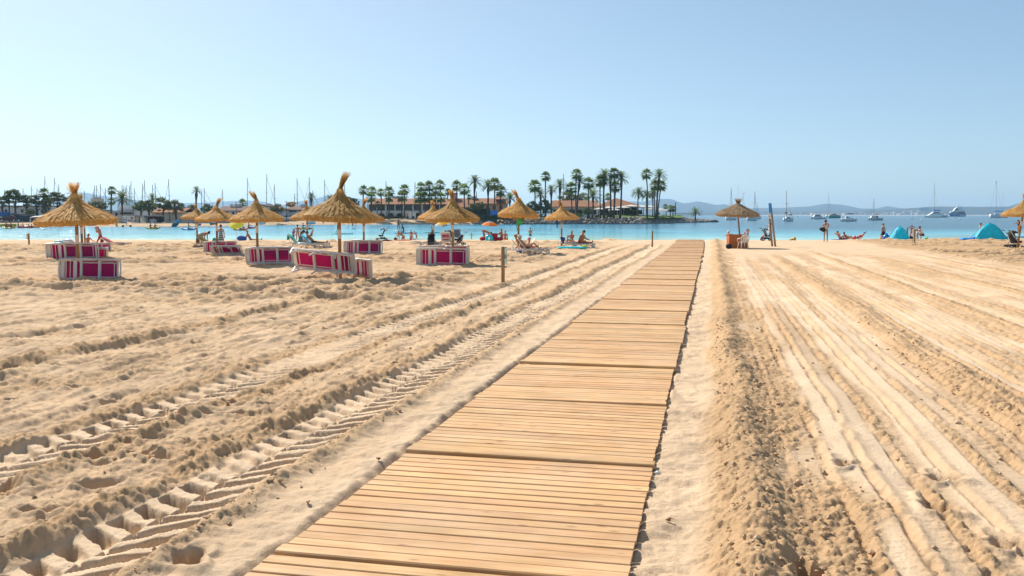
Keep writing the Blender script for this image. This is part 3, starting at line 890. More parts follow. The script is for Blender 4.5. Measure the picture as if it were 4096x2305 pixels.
TH = [thatch_meshes(1, 'straw', tuft_lean=0.12, tuft_len=0.40, splay=0.07),
      thatch_meshes(2, 'straw', tuft_lean=0.45, tuft_len=0.46, splay=0.13),
      thatch_meshes(4, 'straw', tuft_lean=0.30, tuft_len=0.56, splay=0.06),
      thatch_meshes(9, 'straw', tuft_lean=0.03, tuft_len=0.38, splay=0.32, top_scale=1.05)]
TH_OLD = thatch_meshes(6, 'old_straw', n_straw=1800, tuft_lean=0.02, tuft_len=0.34, splay=0.3, flat=True)
def parasol(u, d, rim_v, rad, var, label, lean=0.0, notice_v=None, old=False, top=1.0, tilt=0.0):
    p = at(u, d, 1000); z0 = sand_z(p.x, d)
    z_rim = at(u, d, rim_v).z + 0.17
    t = thing('thatched_parasol', label, 'parasol', (p.x, d, z0), group='thatched parasols on the beach')
    hgt = z_rim - z0
    cm, tm = TH_OLD if old else TH[var]
    post = MB()
    rr = 0.055
    pts = [(lean * k, 0, -0.12 + (hgt + 0.42) * k) for k in (0, 0.25, 0.5, 0.75, 1.0)]
    post.tube(pts, [rr * 1.06, rr * 1.03, rr, rr * 0.97, rr * 0.93], 12)
    post.build('post', 'grey_wood' if old else 'post_wood', t, smooth=True)
    c = link('canopy', cm, t, kind='stuff'); c.location = (lean, 0, hgt); s = rad / 1.15
    c.scale = (s, s, top); tl = (random.uniform(-0.05, 0.05), tilt + random.uniform(-0.05, 0.05)); c.rotation_euler = (tl[0], tl[1], random.uniform(-3, 3))
    f = link('tuft', tm, t, kind='stuff'); f.location = (lean, 0, hgt); f.scale = (s, s, top); f.rotation_euler = (tl[0], tl[1], 0)
    if notice_v is not None:
        za = at(u, d, notice_v).z - z0
        k = za / (hgt + 0.3)
        nb = MB(); nb.lathe([(rr * 1.12, -0.15), (rr * 1.12, 0.15)], 12, (lean * k, 0, za))
        nb.build('notice', 'paper', t, smooth=True)
    return t
L_PAR = [
    (310, 29.4, 903, 1.24, 3, 'thatched parasol at far left with a spiky upright straw tuft', 958, 1.0),
    (329, 41.5, 897, 1.12, 0, 'thatched parasol hidden in line right behind the far left parasol', 922, 1.0),
    (341, 60.0, 890, 1.12, 0, 'rearmost of the three lined up thatched parasols at far left', 906, 1.0),
    (790, 60.5, 881, 1.02, 0, 'small thatched parasol above the woman bending over a yellow towel', 905, 0.75),
    (869, 49.0, 887, 1.10, 2, 'thatched parasol over the standing woman in a striped dress', 913, 0.82),
    (1030, 39.5, 890, 1.14, 1, 'thatched parasol with a windblown tuft right of the lime sunshade', 918, 0.95),
    (1230, 62.0, 882, 1.13, 0, 'thatched parasol behind the two turquoise towel loungers', 907, 1.0),
    (1359, 29.3, 886, 1.17, 2, 'largest thatched parasol with a tall tuft over the tilted purple loungers', 937, 1.06),
    (1456, 49.5, 887, 1.14, 2, 'thatched parasol just right behind the largest one', 917, 0.82),
    (1734, 63.0, 879, 1.07, 0, 'small thatched parasol behind the black pushchair, left of the yellow sunshade', 911, 0.95),
    (1811, 39.0, 889, 1.16, 0, 'thatched parasol over the upright purple lounger pair in mid beach', 914, 1.0),
    (2074, 50.0, 871, 1.13, 1, 'thatched parasol with a green bucket and towel hanging below', None, 1.12),
    (2246, 61.0, 881, 1.13, 1, 'thatched parasol with a blue towel hanging, above the violet towels', 905, 0.95),
]
for u, d, rv, rad, var, lab, nv, tp in L_PAR:
    parasol(u, d, rv, rad, var, lab, notice_v=nv, top=tp)
parasol(2964, 60.0, 866, 1.42, 0, 'old brown weathered thatched parasol beside the orange cabinet', lean=-0.3, old=True, tilt=0.05)
parasol(4066, 55.0, 866, 1.22, 0, 'thatched parasol cut off by the right edge beside the black pram', lean=0.35, notice_v=895)

# ---------------------------------------------------------------- sun loungers
def lounger_parts(back_deg=0.0, flip=False):
    """meshes of a lounger standing on its feet: head end at x=0, foot end at x=1.95"""
    W = 0.345
    out = []
    fr = MB()
    # seat and foot panels of the frame
    fr.ring_plate(0.72, 1.32, -W, W, (0.05, 0.05, 0.055, 0.055), 0.285, 0.325, 0.05)
    fr.ring_plate(1.3202, 1.93, -W, W, (0.05, 0.05, 0.055, 0.055), 0.285, 0.325, 0.06)
    for sgn in (-1, 1):
        fr.box((1.02, sgn * 0.225, 0.293), (0.52, 0.026, 0.016)); fr.box((1.60, sgn * 0.225, 0.293), (0.52, 0.026, 0.016))
        for q in range(6):
            fr.box((0.84 + 0.07 * q, sgn * 0.255, 0.2945), (0.012, 0.045, 0.008), (0, 0, 0.5)); fr.box((1.44 + 0.06 * q, sgn * 0.255, 0.2945), (0.012, 0.045, 0.008), (0, 0, 0.5))
    fr.box((1.80, 0, 0.2932), (0.024, 0.44, 0.0158))
    for sgn in (-1, 1):
        fr.tube([(0.02, sgn * 0.30, 0.255), (0.5, sgn * 0.335, 0.262), (1.2, sgn * 0.335, 0.262), (1.6, sgn * 0.335, 0.23), (1.78, sgn * 0.335, 0.17), (1.9, sgn * 0.335, 0.25), (1.965, sgn * 0.33, 0.335)], [0.03, 0.032, 0.032, 0.03, 0.03, 0.034, 0.022], 8)
    fr.tube([(0.02, -0.30, 0.255), (0.0, 0, 0.255), (0.02, 0.30, 0.255)], 0.03, 8)
    fr.tube([(1.965, -0.33, 0.33), (1.985, 0, 0.335), (1.965, 0.33, 0.33)], [0.026, 0.024, 0.026], 8)
    fr.box((1.32, 0, 0.268), (0.06, 0.66, 0.034))
    fr.box((0.735, 0, 0.268), (0.05, 0.66, 0.034))
    out.append(('frame', fr, 'white_plastic', None))
    sl = MB()
    sl.box((1.02, 0, 0.302), (0.60, 0.66, 0.008)); sl.box((1.60, 0, 0.3021), (0.56, 0.66, 0.008))
    out.append(('sling', sl, 'purple_mesh', None))
    # backrest, hinged at x = 0.72
    bk = MB()
    bk.ring_plate(-0.70, -0.002, -W, W, (0.13, 0.045, 0.075, 0.075), -0.02, 0.02, 0.07)
    bs = MB(); bs.box((-0.31, 0, 0.004), (0.62, 0.60, 0.008))
    sb = MB()
    for x0, w_ in ((-0.20, 0.12), (-0.36, 0.022), (-0.50, 0.03), (-0.555, 0.018)):
        sb.box((x0, 0, -0.014), (w_, 0.60, 0.02))
    sb.box((-0.35, 0.285, -0.0142), (0.5, 0.03, 0.0198)); sb.box((-0.35, -0.285, -0.0142), (0.5, 0.03, 0.0198))
    m = Matrix.Translation((0.72, 0, 0.305)) @ Matrix.Rotation(R(back_deg), 4, 'Y')
    out.append(('backrest', bk.xf(m), 'white_plastic', [('back_sling', bs.xf(m), 'purple_mesh'), ('back_slats', sb.xf(m), 'white_plastic')]))
    if back_deg > 5:
        st = MB()
        top = m @ Vector((-0.42, 0, -0.03))
        for sgn in (-1, 1):
            st.tube([(top.x, sgn * 0.27, top.z), (0.30, sgn * 0.27, 0.27)], 0.014, 6)
        st.tube([(0.30, -0.27, 0.27), (0.30, 0.27, 0.27)], 0.014, 6)
        out.append(('support_strut', st, 'white_plastic', None))
    for sx, x0, x1 in ((0, 0.62, 0.52), (1, 1.22, 1.34)):
        for sgn in (-1, 1):
            lg = MB()
            lg.tube([(x0, sgn * 0.315, 0.26), ((x0 + x1) / 2, sgn * 0.325, 0.13), (x1, sgn * 0.33, 0.0)], [0.040, 0.032, 0.028], 7, flat=0.7)
            lg.tube([(x0 + (0.24 if sx == 0 else -0.2), sgn * 0.315, 0.25), (x0 + (0.14 if sx == 0 else -0.1), sgn * 0.32, 0.16), ((x0 + x1) / 2, sgn * 0.325, 0.15)], [0.028, 0.022, 0.02], 6, flat=0.7)
            out.append(('leg', lg, 'white_plastic', None))
    for sgn in (-1, 1):
        lg = MB(); lg.tube([(1.78, sgn * 0.335, 0.17), (1.86, sgn * 0.335, 0.08), (1.93, sgn * 0.335, 0.0)], [0.03, 0.03, 0.03], 7)
        lg.tube([(1.94, sgn * 0.335, 0.0), (1.965, sgn * 0.333, 0.30)], [0.034, 0.026], 7)
        out.append(('leg', lg, 'white_plastic', None))
    return out
_LM = {}
def lounger_protos(bd):
    if bd not in _LM:
        L_ = []
        for nm, mb_, mt, subs in lounger_parts(bd):
            L_.append((nm, mb_.mesh(nm, mt), [(a, b.mesh(a, c)) for a, b, c in (subs or [])]))
        _LM[bd] = L_
    return _LM[bd]
def lounger(label, loc, rot, bd=0.0, scale=1.0, group='purple loungers'):
    t = thing('sun_lounger', label, 'sun lounger', loc, group=group)
    t.rotation_euler = rot; t.scale = (scale, scale, scale)
    for nm, me, subs in lounger_protos(bd):
        o = link(nm, me, t)
        for a, b in subs:
            link(a, b, o)
    return t
def tipped(label, u_left, u_right, d, yaw=0.0, roll=90, mirror=False, lift=0.0, pitch_=0.0):
    """a lounger tipped on its side, underside to the viewer, spanning photo columns u_left..u_right"""
    pl = at(u_left, d, 1000); pr = at(u_right, d, 1000)
    ln = (pr.x - pl.x) / max(math.cos(yaw), 0.2)
    sc = ln / 1.96
    # local +x to the right (head at left); underside (-z) must face -y, so rotate about x by -90
    base = Matrix.Rotation(yaw, 4, 'Z') @ Matrix.Rotation(pitch_, 4, 'Y') @ Matrix.Rotation(R(-roll), 4, 'X')
    org = pl
    if mirror:      # head at the right
        base = Matrix.Rotation(yaw, 4, 'Z') @ Matrix.Rotation(pitch_, 4, 'Y') @ Matrix.Rotation(R(roll), 4, 'X') @ Matrix.Rotation(R(180), 4, 'Z')
        base = Matrix.Rotation(yaw, 4, 'Z') @ Matrix.Rotation(pitch_, 4, 'Y') @ Matrix.Rotation(R(-roll), 4, 'X') @ Matrix.Rotation(R(180), 4, 'Z')
        org = pr
    z0 = sand_z(org.x, d)
    loc = Vector((org.x, d, z0 + 0.345 * sc * math.sin(R(roll)) + lift - 0.03))
    t = lounger(label, loc, base.to_euler(), 0.0, sc, 'purple loungers tipped on their sides')
    return t
tipped('purple lounger tipped on its side under the far left parasol, nearest one', 214, 462, 28.7, yaw=-0.05, roll=95, pitch_=0.012)
tipped('purple lounger on its side behind the nearest far left one, left end showing', 172, 372, 40.3, yaw=0.06, roll=84)
tipped('purple lounger on its side third back at far left, end towards the viewer', 338, 410, 49.5, yaw=0.95)
tipped('purple lounger leaning half over behind the far left pair', 262, 398, 40.8, yaw=0.5, roll=62)
tipped('purple lounger leaning flat with its slats facing, below the striped dress', 838, 962, 47.5, yaw=-0.08, roll=52)
tipped('purple lounger on its side standing behind the leaning one', 815, 935, 48.6, yaw=0.35, roll=85)
tipped('purple lounger on its side under the parasol beside the lime sunshade', 975, 1163, 38.9, yaw=0.05, roll=83, pitch_=-0.015)
tipped('purple lounger tilted up at its left end under the largest parasol', 1152, 1410, 28.4, yaw=-0.14, roll=62, mirror=True, lift=0.08, pitch_=0.10)
tipped('purple lounger on its side sticking out right behind the tilted one', 1266, 1466, 29.6, yaw=-0.55, roll=86, mirror=True)
tipped('purple lounger on its side right of the largest parasol post, farther back', 1370, 1524, 48.6, yaw=-0.06, roll=97)
tipped('purple lounger on its side in mid beach, left of the mint notice post', 1660, 1868, 38.3, yaw=-0.04, roll=86, pitch_=0.015)
tipped('purple lounger hidden edge on behind the mid beach tipped one', 1672, 1874, 39.9, yaw=0.03)
tipped('purple lounger hidden behind the one beside the lime sunshade', 985, 1168, 40.2, yaw=-0.03)
def upright(label, u_head, d, bd, yaw, sc=1.0):
    p = at(u_head, d, 1000)
    return lounger(label, (p.x, d, sand_z(p.x, d) + 0.0), (0, 0, yaw), bd, sc, 'purple loungers in use')
UP1 = upright('white framed lounger with raised back carrying the sitting sunbather, turquoise towel at left', 1142, 61.0, 48, 0.0)
UP2 = upright('white framed lounger under the man holding up a phone', 1195, 58.5, 48, -0.02)
UP3 = upright('white framed lounger under the reading man in black trunks', 2048, 47.5, 52, 0.02)
UP4 = upright('white framed lounger behind the reading man, beyond the parasol post', 2026, 50.3, 50, 0.03)
UP5 = upright('white framed lounger with violet towel nearest the aqua air mattress', 2258, 59.0, 46, 0.02)
UP6 = upright('white framed lounger behind the violet towel one, blue bag hung on it', 2225, 61.0, 50, 0.02)
UP7 = upright('empty white framed lounger right of the far left parasols, red sling', 404, 61.5, 30, 0.0)
UP8 = upright('white framed lounger seen from behind its raised back, beside the black pushchair', 1777, 63.0, 60, 1.45)
UP9 = upright('white framed lounger lying flat left of the black pushchair', 1648, 61.5, 6, 0.05)
UP10 = upright('white framed lounger with yellow towel below the bending woman', 788, 59.0, 32, 0.0)

# ---------------------------------------------------------------- cloths hung or laid
def drape(name, mat, label, cat, pts_a, pts_b, thick=0.02, seed=0, parent=None, group=None):
    """cloth between two 3-D polylines, wavy, with thickness"""
    rnd = random.Random(seed); n = len(pts_a); m = 6
    V = []; F = []
    for i in range(n):
        a = Vector(pts_a[i]); b = Vector(pts_b[i])
        for j in range(m + 1):
            p = a.lerp(b, j / m)
            w = 0.022 * math.sin(j * 2.1 + i * 0.7 + seed)
            V.append(p + Vector((0.3 * w, w, 0.3 * w)))
    for i in range(n - 1):
        for j in range(m):
            k = i * (m + 1) + j
            F.append((k, k + 1, k + m + 2, k + m + 1))
    nn = len(V)
    V2 = V + [p + Vector((0, thick, -thick * 0.3)) for p in V]
    F2 = F + [tuple(reversed([k + nn for k in f])) for f in F]
    edge = [j for j in range(m + 1)] + [i * (m + 1) + m for i in range(1, n)] + [(n - 1) * (m + 1) + j for j in range(m - 1, -1, -1)] + [i * (m + 1) for i in range(n - 2, 0, -1)]
    for q in range(len(edge)):
        a = edge[q]; b = edge[(q + 1) % len(edge)]
        F2.append((b, a, a + nn, b + nn))
    o = MB().add(V2, F2).build(name, mat, parent, smooth=True)
    if label:
        tag(o, label, cat, group)
    return o
def on_lounger(t, x, y, z):
    return t.matrix_world @ Vector((x, y, z)) if False else Matrix.LocRotScale(t.location, t.rotation_euler, t.scale) @ Vector((x, y, z))
def towel_over(t, bd, mat, label, y0, y1, wide=True, seed=1):
    """towel lying over the raised back and seat of lounger t"""
    a = R(bd); c, s = math.cos(a), math.sin(a)
    prof = [(0.72 - 0.66 * c - 0.10, 0.305 + 0.66 * s - 0.32), (0.72 - 0.70 * c - 0.03, 0.305 + 0.70 * s - 0.02), (0.72 - 0.70 * c, 0.305 + 0.70 * s + 0.05), (0.72 - 0.35 * c + 0.03, 0.305 + 0.35 * s + 0.05), (0.75, 0.345), (1.1, 0.342), (1.5, 0.342)]
    A = [on_lounger(t, x, y0, z) for x, z in prof]; B = [on_lounger(t, x, y1, z) for x, z in prof]
    return drape('towel', mat, label, 'towel', A, B, 0.012, seed)
towel_over(UP1, 48, 'teal_cloth', 'turquoise green towel hanging over the raised lounger back', -0.36, 0.38, seed=1)
towel_over(UP2, 48, 'cyan_cloth', 'bright blue towel under the man with the phone', -0.37, 0.30, seed=2)
towel_over(UP5, 46, 'violet_cloth', 'violet towel spread over the lounger by the air mattress', -0.37, 0.36, seed=3)
towel_over(UP10, 32, 'yellow_cloth', 'mustard yellow towel spread on the lounger by the bending woman', -0.36, 0.36, seed=5)
towel_over(UP7, 30, 'red_cloth', 'dark red towel on the empty lounger at left', -0.2, 0.3, seed=6)
def hanging(name, mat, u0, u1, v0, v1, d, label, cat, seed=0, thick=0.05):
    A = [at(u0 + (u1 - u0) * 0.08 * k, d + 0.04 * math.sin(k * 2), v0 + (v1 - v0) * k / 6) for k in range(7)]
    B = [at(u1 - (u1 - u0) * 0.06 * k, d - 0.05 * math.sin(k * 1.7), v0 + (v1 - v0) * k / 6) for k in range(7)]
    return drape(name, mat, label, cat, A, B, thick, seed)
hanging('beach_towel', 'blue_cloth', 2222, 2234, 866, 914, 60.9, 'blue towel hanging from the rim of a thatched parasol', 'towel', 3)
hanging('beach_towel', 'beige_cloth', 2046, 2070, 866, 886, 49.6, 'beige towel hanging below the parasol with the green bucket', 'towel', 4)
hanging('beach_towel', 'beige_cloth', 2082, 2100, 866, 890, 50.6, 'pale shirt hanging right of the green bucket under the parasol', 'shirt', 6)
hanging('beach_bag', 'blue_cloth', 2240, 2262, 950, 976, 60.2, 'blue cloth bag hanging behind the raised back of a lounger', 'bag', 5)
# green bucket hung below the parasol
def green_bucket():
    p = at(2078, 49.4, 890)
    t = thing('bucket', 'green bucket hanging askew from a thatched parasol', 'bucket', p)
    t.rotation_euler = (0.2, 0.55, 0)
    mb = MB(); mb.lathe([(0.0, -0.16), (0.12, -0.16), (0.165, 0.17), (0.175, 0.18), (0.155, 0.17), (0.112, -0.14), (0.0, -0.14)], 18)
    mb.build('body', 'green_plastic', t, True)
    mb = MB(); mb.tube([(-0.17, 0, 0.17), (-0.14, 0, 0.32), (0, 0, 0.40), (0.14, 0, 0.32), (0.17, 0, 0.17)], 0.008, 6)
    mb.build('handle', 'dark_metal', t, True)
green_bucket()
# a walking stick shaped strap below it
o = MB().tube([at(2066, 49.6, 900), at(2068, 49.6, 912), at(2073, 49.55, 928), at(2075, 49.55, 942)], 0.014, 6).build('umbrella_handle', 'dark_metal')
tag(o, 'thin dark stick hanging on the post below the green bucket', 'stick')

# ---------------------------------------------------------------- marker posts and signs
def marker(u, v_top, v_bot, label, panel=None, w=0.11):
    p = gp(u, v_bot); d = p.y
    z0 = sand_z(p.x, d); top = at(u, d, v_top).z
    t = thing('wooden_post', label, 'post', (p.x, d, z0), group='wooden marker posts')
    h = top - z0
    mb = MB(); mb.tube([(0, 0, -0.15), (0, 0, h - 0.03), (0, 0, h)], [w / 2, w / 2, w / 2 * 0.85], 12)
    mb.build('post', 'post_wood', t)
    if panel:
        u0, u1, va, vb, mt = panel
        x0 = at(u0, d, va).x - p.x; x1 = at(u1, d, va).x - p.x
        za = at(u0, d, va).z - z0; zb = at(u0, d, vb).z - z0
        pb = MB(); pb.box(((x0 + x1) / 2, -0.02, (za + zb) / 2), (x1 - x0, 0.03, za - zb), (0, 0, 0.25))
        pn = pb.build('notice_board', mt, t)
        if mt == 'mint_panel':
            for k, (a, b, m2) in enumerate(((0.93, 0.98, 'grey_print'), (0.62, 0.66, 'pale_panel'), (0.34, 0.56, 'grey_print'), (0.02, 0.2, 'pale_panel'))):
                q = MB(); zz0 = zb + (za - zb) * a; zz1 = zb + (za - zb) * b
                q.box(((x0 + x1) / 2 - 0.006, -0.04, (zz0 + zz1) / 2), ((x1 - x0) * 0.74, 0.006, zz1 - zz0), (0, 0, 0.25))
                q.build('printed_text', m2, pn)
    return t
marker(117, 934, 990, 'short wooden post with a white board on its left, at far left', (106, 114, 934, 958, 'paper'))
marker(2012, 987, 1131, 'tall wooden post with a mint green notice board in mid beach', (2018, 2029, 988, 1059, 'mint_panel'), 0.115)
marker(2609, 923, 986, 'plain slim wooden post left of the boardwalk end')
marker(3658, 917, 976, 'wooden post with a pale board in front of the small turquoise tent', (3649, 3657, 917, 948, 'paper'))
def pole_sign():
    p = gp(3094, 985); d = p.y; z0 = sand_z(p.x, d)
    t = thing('pole_sign', 'leaning grey wooden pole sign with a narrow blue panel', 'sign', (p.x, d, z0))
    for name, u0, v0, u1, v1 in (('pole', 3101, 984, 3082, 813), ('brace_pole', 3093, 986, 3080, 860)):
        a = at(u0, d, v0) - Vector((p.x, d, z0)); b = at(u1, d, v1) - Vector((p.x, d, z0))
        if name == 'brace_pole':
            a.y += 0.25; b.y += 0.25
        MB().tube([a - (b - a) * 0.05, b], [0.075, 0.062], 10).build(name, 'grey_wood', t, True)
    def panel(name, pts, mt):
        P = [at(u, d - 0.06, v) - Vector((p.x, d, z0)) for u, v in pts]
        V = P + [q + Vector((0, 0.03, 0)) for q in P]
        MB().add(V, [(0, 1, 2, 3), (7, 6, 5, 4), (0, 4, 5, 1), (1, 5, 6, 2), (2, 6, 7, 3), (3, 7, 4, 0)]).build(name, mt, t)
    panel('blue_panel', [(3074, 813), (3083, 813), (3088, 852), (3077, 855)], 'blue_panel')
    panel('pale_panel', [(3076, 857), (3083, 857), (3086, 866), (3078, 866)], 'pale_panel')
    panel('pale_panel', [(3076, 868), (3085, 868), (3087, 875), (3078, 875)], 'pale_panel')
pole_sign()

# ---------------------------------------------------------------- attendant's corner under the old parasol
def cabinet():
    d = 58.5; p = at(2948, d, 986); z0 = sand_z(p.x, d)
    k = px(d)
    w, h = 74 * k, 53 * k
    t = thing('cabinet', 'orange brown wooden cabinet under the old parasol', 'cabinet', (p.x, d, z0))
    MB().box((0, 0, h / 2), (w, 0.7, h)).build('body', 'orange_wood', t)
    MB().box((0, 0, h + 0.022), (w + 0.06, 0.76, 0.04)).build('top', 'orange_wood', t)
    MB().box((-w * 0.25, -0.358, h * 0.5), (w * 0.46, 0.014, h * 0.9)).build('door', 'orange_wood', t)
    MB().box((w * 0.25, -0.358, h * 0.5), (w * 0.46, 0.014, h * 0.9)).build('door', 'orange_wood', t)
    MB().box((-0.05, -0.372, h * 0.55), (0.03, 0.02, 0.1)).build('handle', 'dark_metal', t)
    MB().box((-w * 0.35, -0.1, h + 0.055), (0.18, 0.12, 0.03)).build('clip_tray', 'orange_wood', t)
cabinet()
def plastic_chair():
    d = 57.4; p = at(2972, d, 990); z0 = sand_z(p.x, d)
    t = thing('plastic_chair', 'white plastic armchair beside the orange cabinet', 'chair', (p.x, d, z0), 0.25)
    MB().box((0, 0, 0.43), (0.46, 0.44, 0.03)).build('seat', 'white_plastic', t)
    for sx in (-1, 1):
        for sy in (-1, 1):
            MB().tube([(sx * 0.2, sy * 0.19, 0.43), (sx * 0.26, sy * 0.25, 0)], [0.035, 0.024], 7).build('leg', 'white_plastic', t, True)
    # backrest seen from behind: rounded frame with vertical slats
    bk = MB()
    arc = [(-0.24, -0.2, 0.44), (-0.27, -0.27, 0.7), (-0.2, -0.31, 0.86), (0, -0.32, 0.91), (0.2, -0.31, 0.86), (0.27, -0.27, 0.7), (0.24, -0.2, 0.44)]
    bk.tube(arc, 0.032, 7)
    bk.build('backrest', 'white_plastic', t, True)
    for x in (-0.14, -0.07, 0, 0.07, 0.14):
        MB().box((x, -0.265, 0.655), (0.042, 0.016, 0.47), (0.17, 0, 0)).build('slat', 'white_plastic', t)
    for sx in (-1, 1):
        MB().tube([(sx * 0.27, -0.27, 0.69), (sx * 0.30, -0.02, 0.66), (sx * 0.29, 0.2, 0.63), (sx * 0.25, 0.24, 0.44)], [0.028, 0.032, 0.03, 0.024], 7).build('armrest', 'white_plastic', t, True)
plastic_chair()
def lump(name, mat, u, v, d, size, label, cat, seed=0, group=None):
    """a soft crumpled bag or bundle standing on the sand"""
    rnd = random.Random(seed); p = at(u, d, v)
    z0 = sand_z(p.x, d)
    mb = MB().ball((0, 0, size[2] * 0.46), (size[0] / 2, size[1] / 2, size[2] / 2), 14, 9)
    mb.v = [(x * (1 + rnd.uniform(-0.13, 0.13)), y * (1 + rnd.uniform(-0.13, 0.13)), max(z * (1 + rnd.uniform(-0.12, 0.12)), -0.02)) for x, y, z in mb.v]
    o = mb.build(name, mat, None, True)
    o.location = (p.x, d, z0 + 0.0)
    tag(o, label, cat, group)
    return o
lump('rubbish_bag', 'black_fabric', 2915, 985, 57.6, (0.42, 0.35, 0.34), 'black rubbish bag slumped against the orange cabinet', 'bag', 1)
lump('beach_bag', 'blue_cloth', 967, 955, 74, (0.85, 0.4, 0.46), 'dark blue beach bag on the sand by the lime sunshade', 'bag', 2)
lump('beach_bag', 'teal_cloth', 858, 956, 62.5, (0.38, 0.3, 0.62), 'green beach bag left of the woman in a striped dress', 'bag', 3)
lump('beach_bag', 'black_fabric', 3646, 957, 77, (0.32, 0.25, 0.36), 'small dark bag behind the wooden post by the tent', 'bag', 4)
lump('beach_bag', 'blue_cloth', 2080, 962, 48.0, (0.42, 0.25, 0.2), 'blue bag stowed under the reading man\'s lounger', 'bag', 5)
lump('beach_bag', 'beige_cloth', 1508, 954, 77, (0.26, 0.2, 0.24), 'brown straw bag by the pushchair with the white cloth', 'bag', 6)
lump('beach_bag', 'black_fabric', 1582, 953, 78, (0.3, 0.25, 0.26), 'dark bag beside the children at the water', 'bag', 7)
for k, (u, d, mt, sz, lab) in enumerate(((1545, 76.5, 'red_cloth', (1.1, 0.7, 0.10), 'red towel laid out right of the pushchair with the white cloth'),
        (1610, 77.5, 'orange_canopy', (1.6, 0.7, 0.09), 'orange red towel on the sand where children play'),
        (1428, 76, 'white_cloth', (0.9, 0.6, 0.12), 'white towel crumpled left of the second post'),
        (1478, 76, 'teal_cloth', (0.6, 0.5, 0.1), 'turquoise towel beside the parasol post near the water'),
        (1930, 76.5, 'red_cloth', (0.5, 0.5, 0.34), 'red bundle left of the turquoise swim ring'),
        (1990, 76.0, 'red_cloth', (1.0, 0.6, 0.3), 'red beach towel beside the sitting bald man'),
        (3385, 80.0, 'blue_cloth', (2.6, 0.7, 0.06), 'towel below the reclining sunbathers right of the standing man'),
        (3505, 79.5, 'pink_cloth', (0.8, 0.5, 0.08), 'pink towel beside the small tent'))):
    lump('beach_towel', mt, u, 955, d, sz, lab, 'towel', 20 + k)
def red_stool():
    p = at(1978, 76, 940); z0 = sand_z(p.x, 76)
    t = thing('folding_table', 'small folding stool draped with red cloth by the orange sunshade', 'stool', (p.x, 76, z0))
    MB().box((0, 0, 0.62), (0.52, 0.4, 0.05)).build('seat', 'red_cloth', t)
    for x in (-0.22, 0.22):
        MB().tube([(x, -0.16, 0.6), (x * 0.9, 0.16, 0.0)], 0.016, 6).build('leg', 'light_metal', t)
        MB().tube([(x * 0.95, 0.16, 0.6), (x * 0.85, -0.16, 0.0)], 0.016, 6).build('leg', 'light_metal', t)
    MB().box((0, -0.21, 0.45), (0.54, 0.02, 0.36), (0.12, 0, 0)).build('cloth', 'red_cloth', t)
red_stool()

# ---------------------------------------------------------------- sunshades (fabric umbrellas)
def sunshade(u, v_c, v_base, d, wid_px, label, mats, tilt=(0, 0), ribs=8, depth=0.22, band=None):
    k = px(d); r = wid_px * k / 2
    base = at(u, d, v_base); z0 = sand_z(base.x, d)
    c = at(u, d, v_c)
    t = thing('sunshade', label, 'sunshade', (base.x, d, z0), group='fabric sunshades on the beach')
    h = c.z - z0
    MB().tube([(0, 0, -0.2), (0, 0, h)], 0.017, 7).build('pole', 'light_metal', t)
    rot = Euler((tilt[0], tilt[1], 0)).to_matrix().to_4x4()
    for q in range(ribs):
        a0 = 2 * math.pi * q / ribs; a1 = 2 * math.pi * (q + 1) / ribs
        for (f0, f1, mt, nm) in ([(0, 1.0, mats[q % len(mats)], 'panel')] if not band else [(0, band[0], band[2] if len(band) > 2 else mats[q % len(mats)], 'panel'), (band[0], 1.0, band[1], 'edge_panel')]):
            V = []; n = 5
            for i in range(n + 1):
                f = f0 + (f1 - f0) * i / n
                for s_ in (0.0, 0.5, 1.0):
                    a = a0 + (a1 - a0) * s_
                    rr = r * f * (1 - 0.05 * (s_ == 0.5) * f)
                    V.append(rot @ Vector((rr * math.cos(a), rr * math.sin(a), -depth * r * 2 * f ** 1.8 * (1 + 0.04 * (s_ != 0.5)))))
            F = []
            for i in range(n):
                for s_ in range(2):
                    b = i * 3 + s_
                    F.append((b, b + 1, b + 4, b + 3))
            o = MB().add(V, F).build(nm, mt, t, True)
            o.location = (0, 0, h)
        tip = rot @ Vector((r * math.cos(a0), r * math.sin(a0), -depth * r * 2))
        o = MB().tube([Vector((0, 0, -0.02)), tip * 0.5 + Vector((0, 0, -0.01 + 0.15 * depth * r)), tip], 0.006, 4).build('rib', 'light_metal', t)
        o.location = (0, 0, h)
    o = MB().tube([(0, 0, 0), rot @ Vector((0, 0, 0.08))], [0.014, 0.006], 6).build('finial', 'light_metal', t)
    o.location = (0, 0, h)
    return t
sunshade(946, 892, 957, 77, 61, 'lime green fabric sunshade tilted towards the viewer', ['lime_canopy'], (0.62, 0), 8, 0.14)
sunshade(1770, 886, 956, 78, 66, 'yellow sunshade with a blue and white edge band', ['yellow_canopy'], (0.28, -0.08), 8, 0.2, band=(0.74, 'band_canopy'))
sunshade(1960, 886, 956, 76.5, 68, 'orange sunshade with a dark patch at its top', ['orange_canopy', 'amber_canopy'], (0.10, 0.06), 8, 0.22, band=(0.42, 'orange_canopy', 'blot_canopy'))

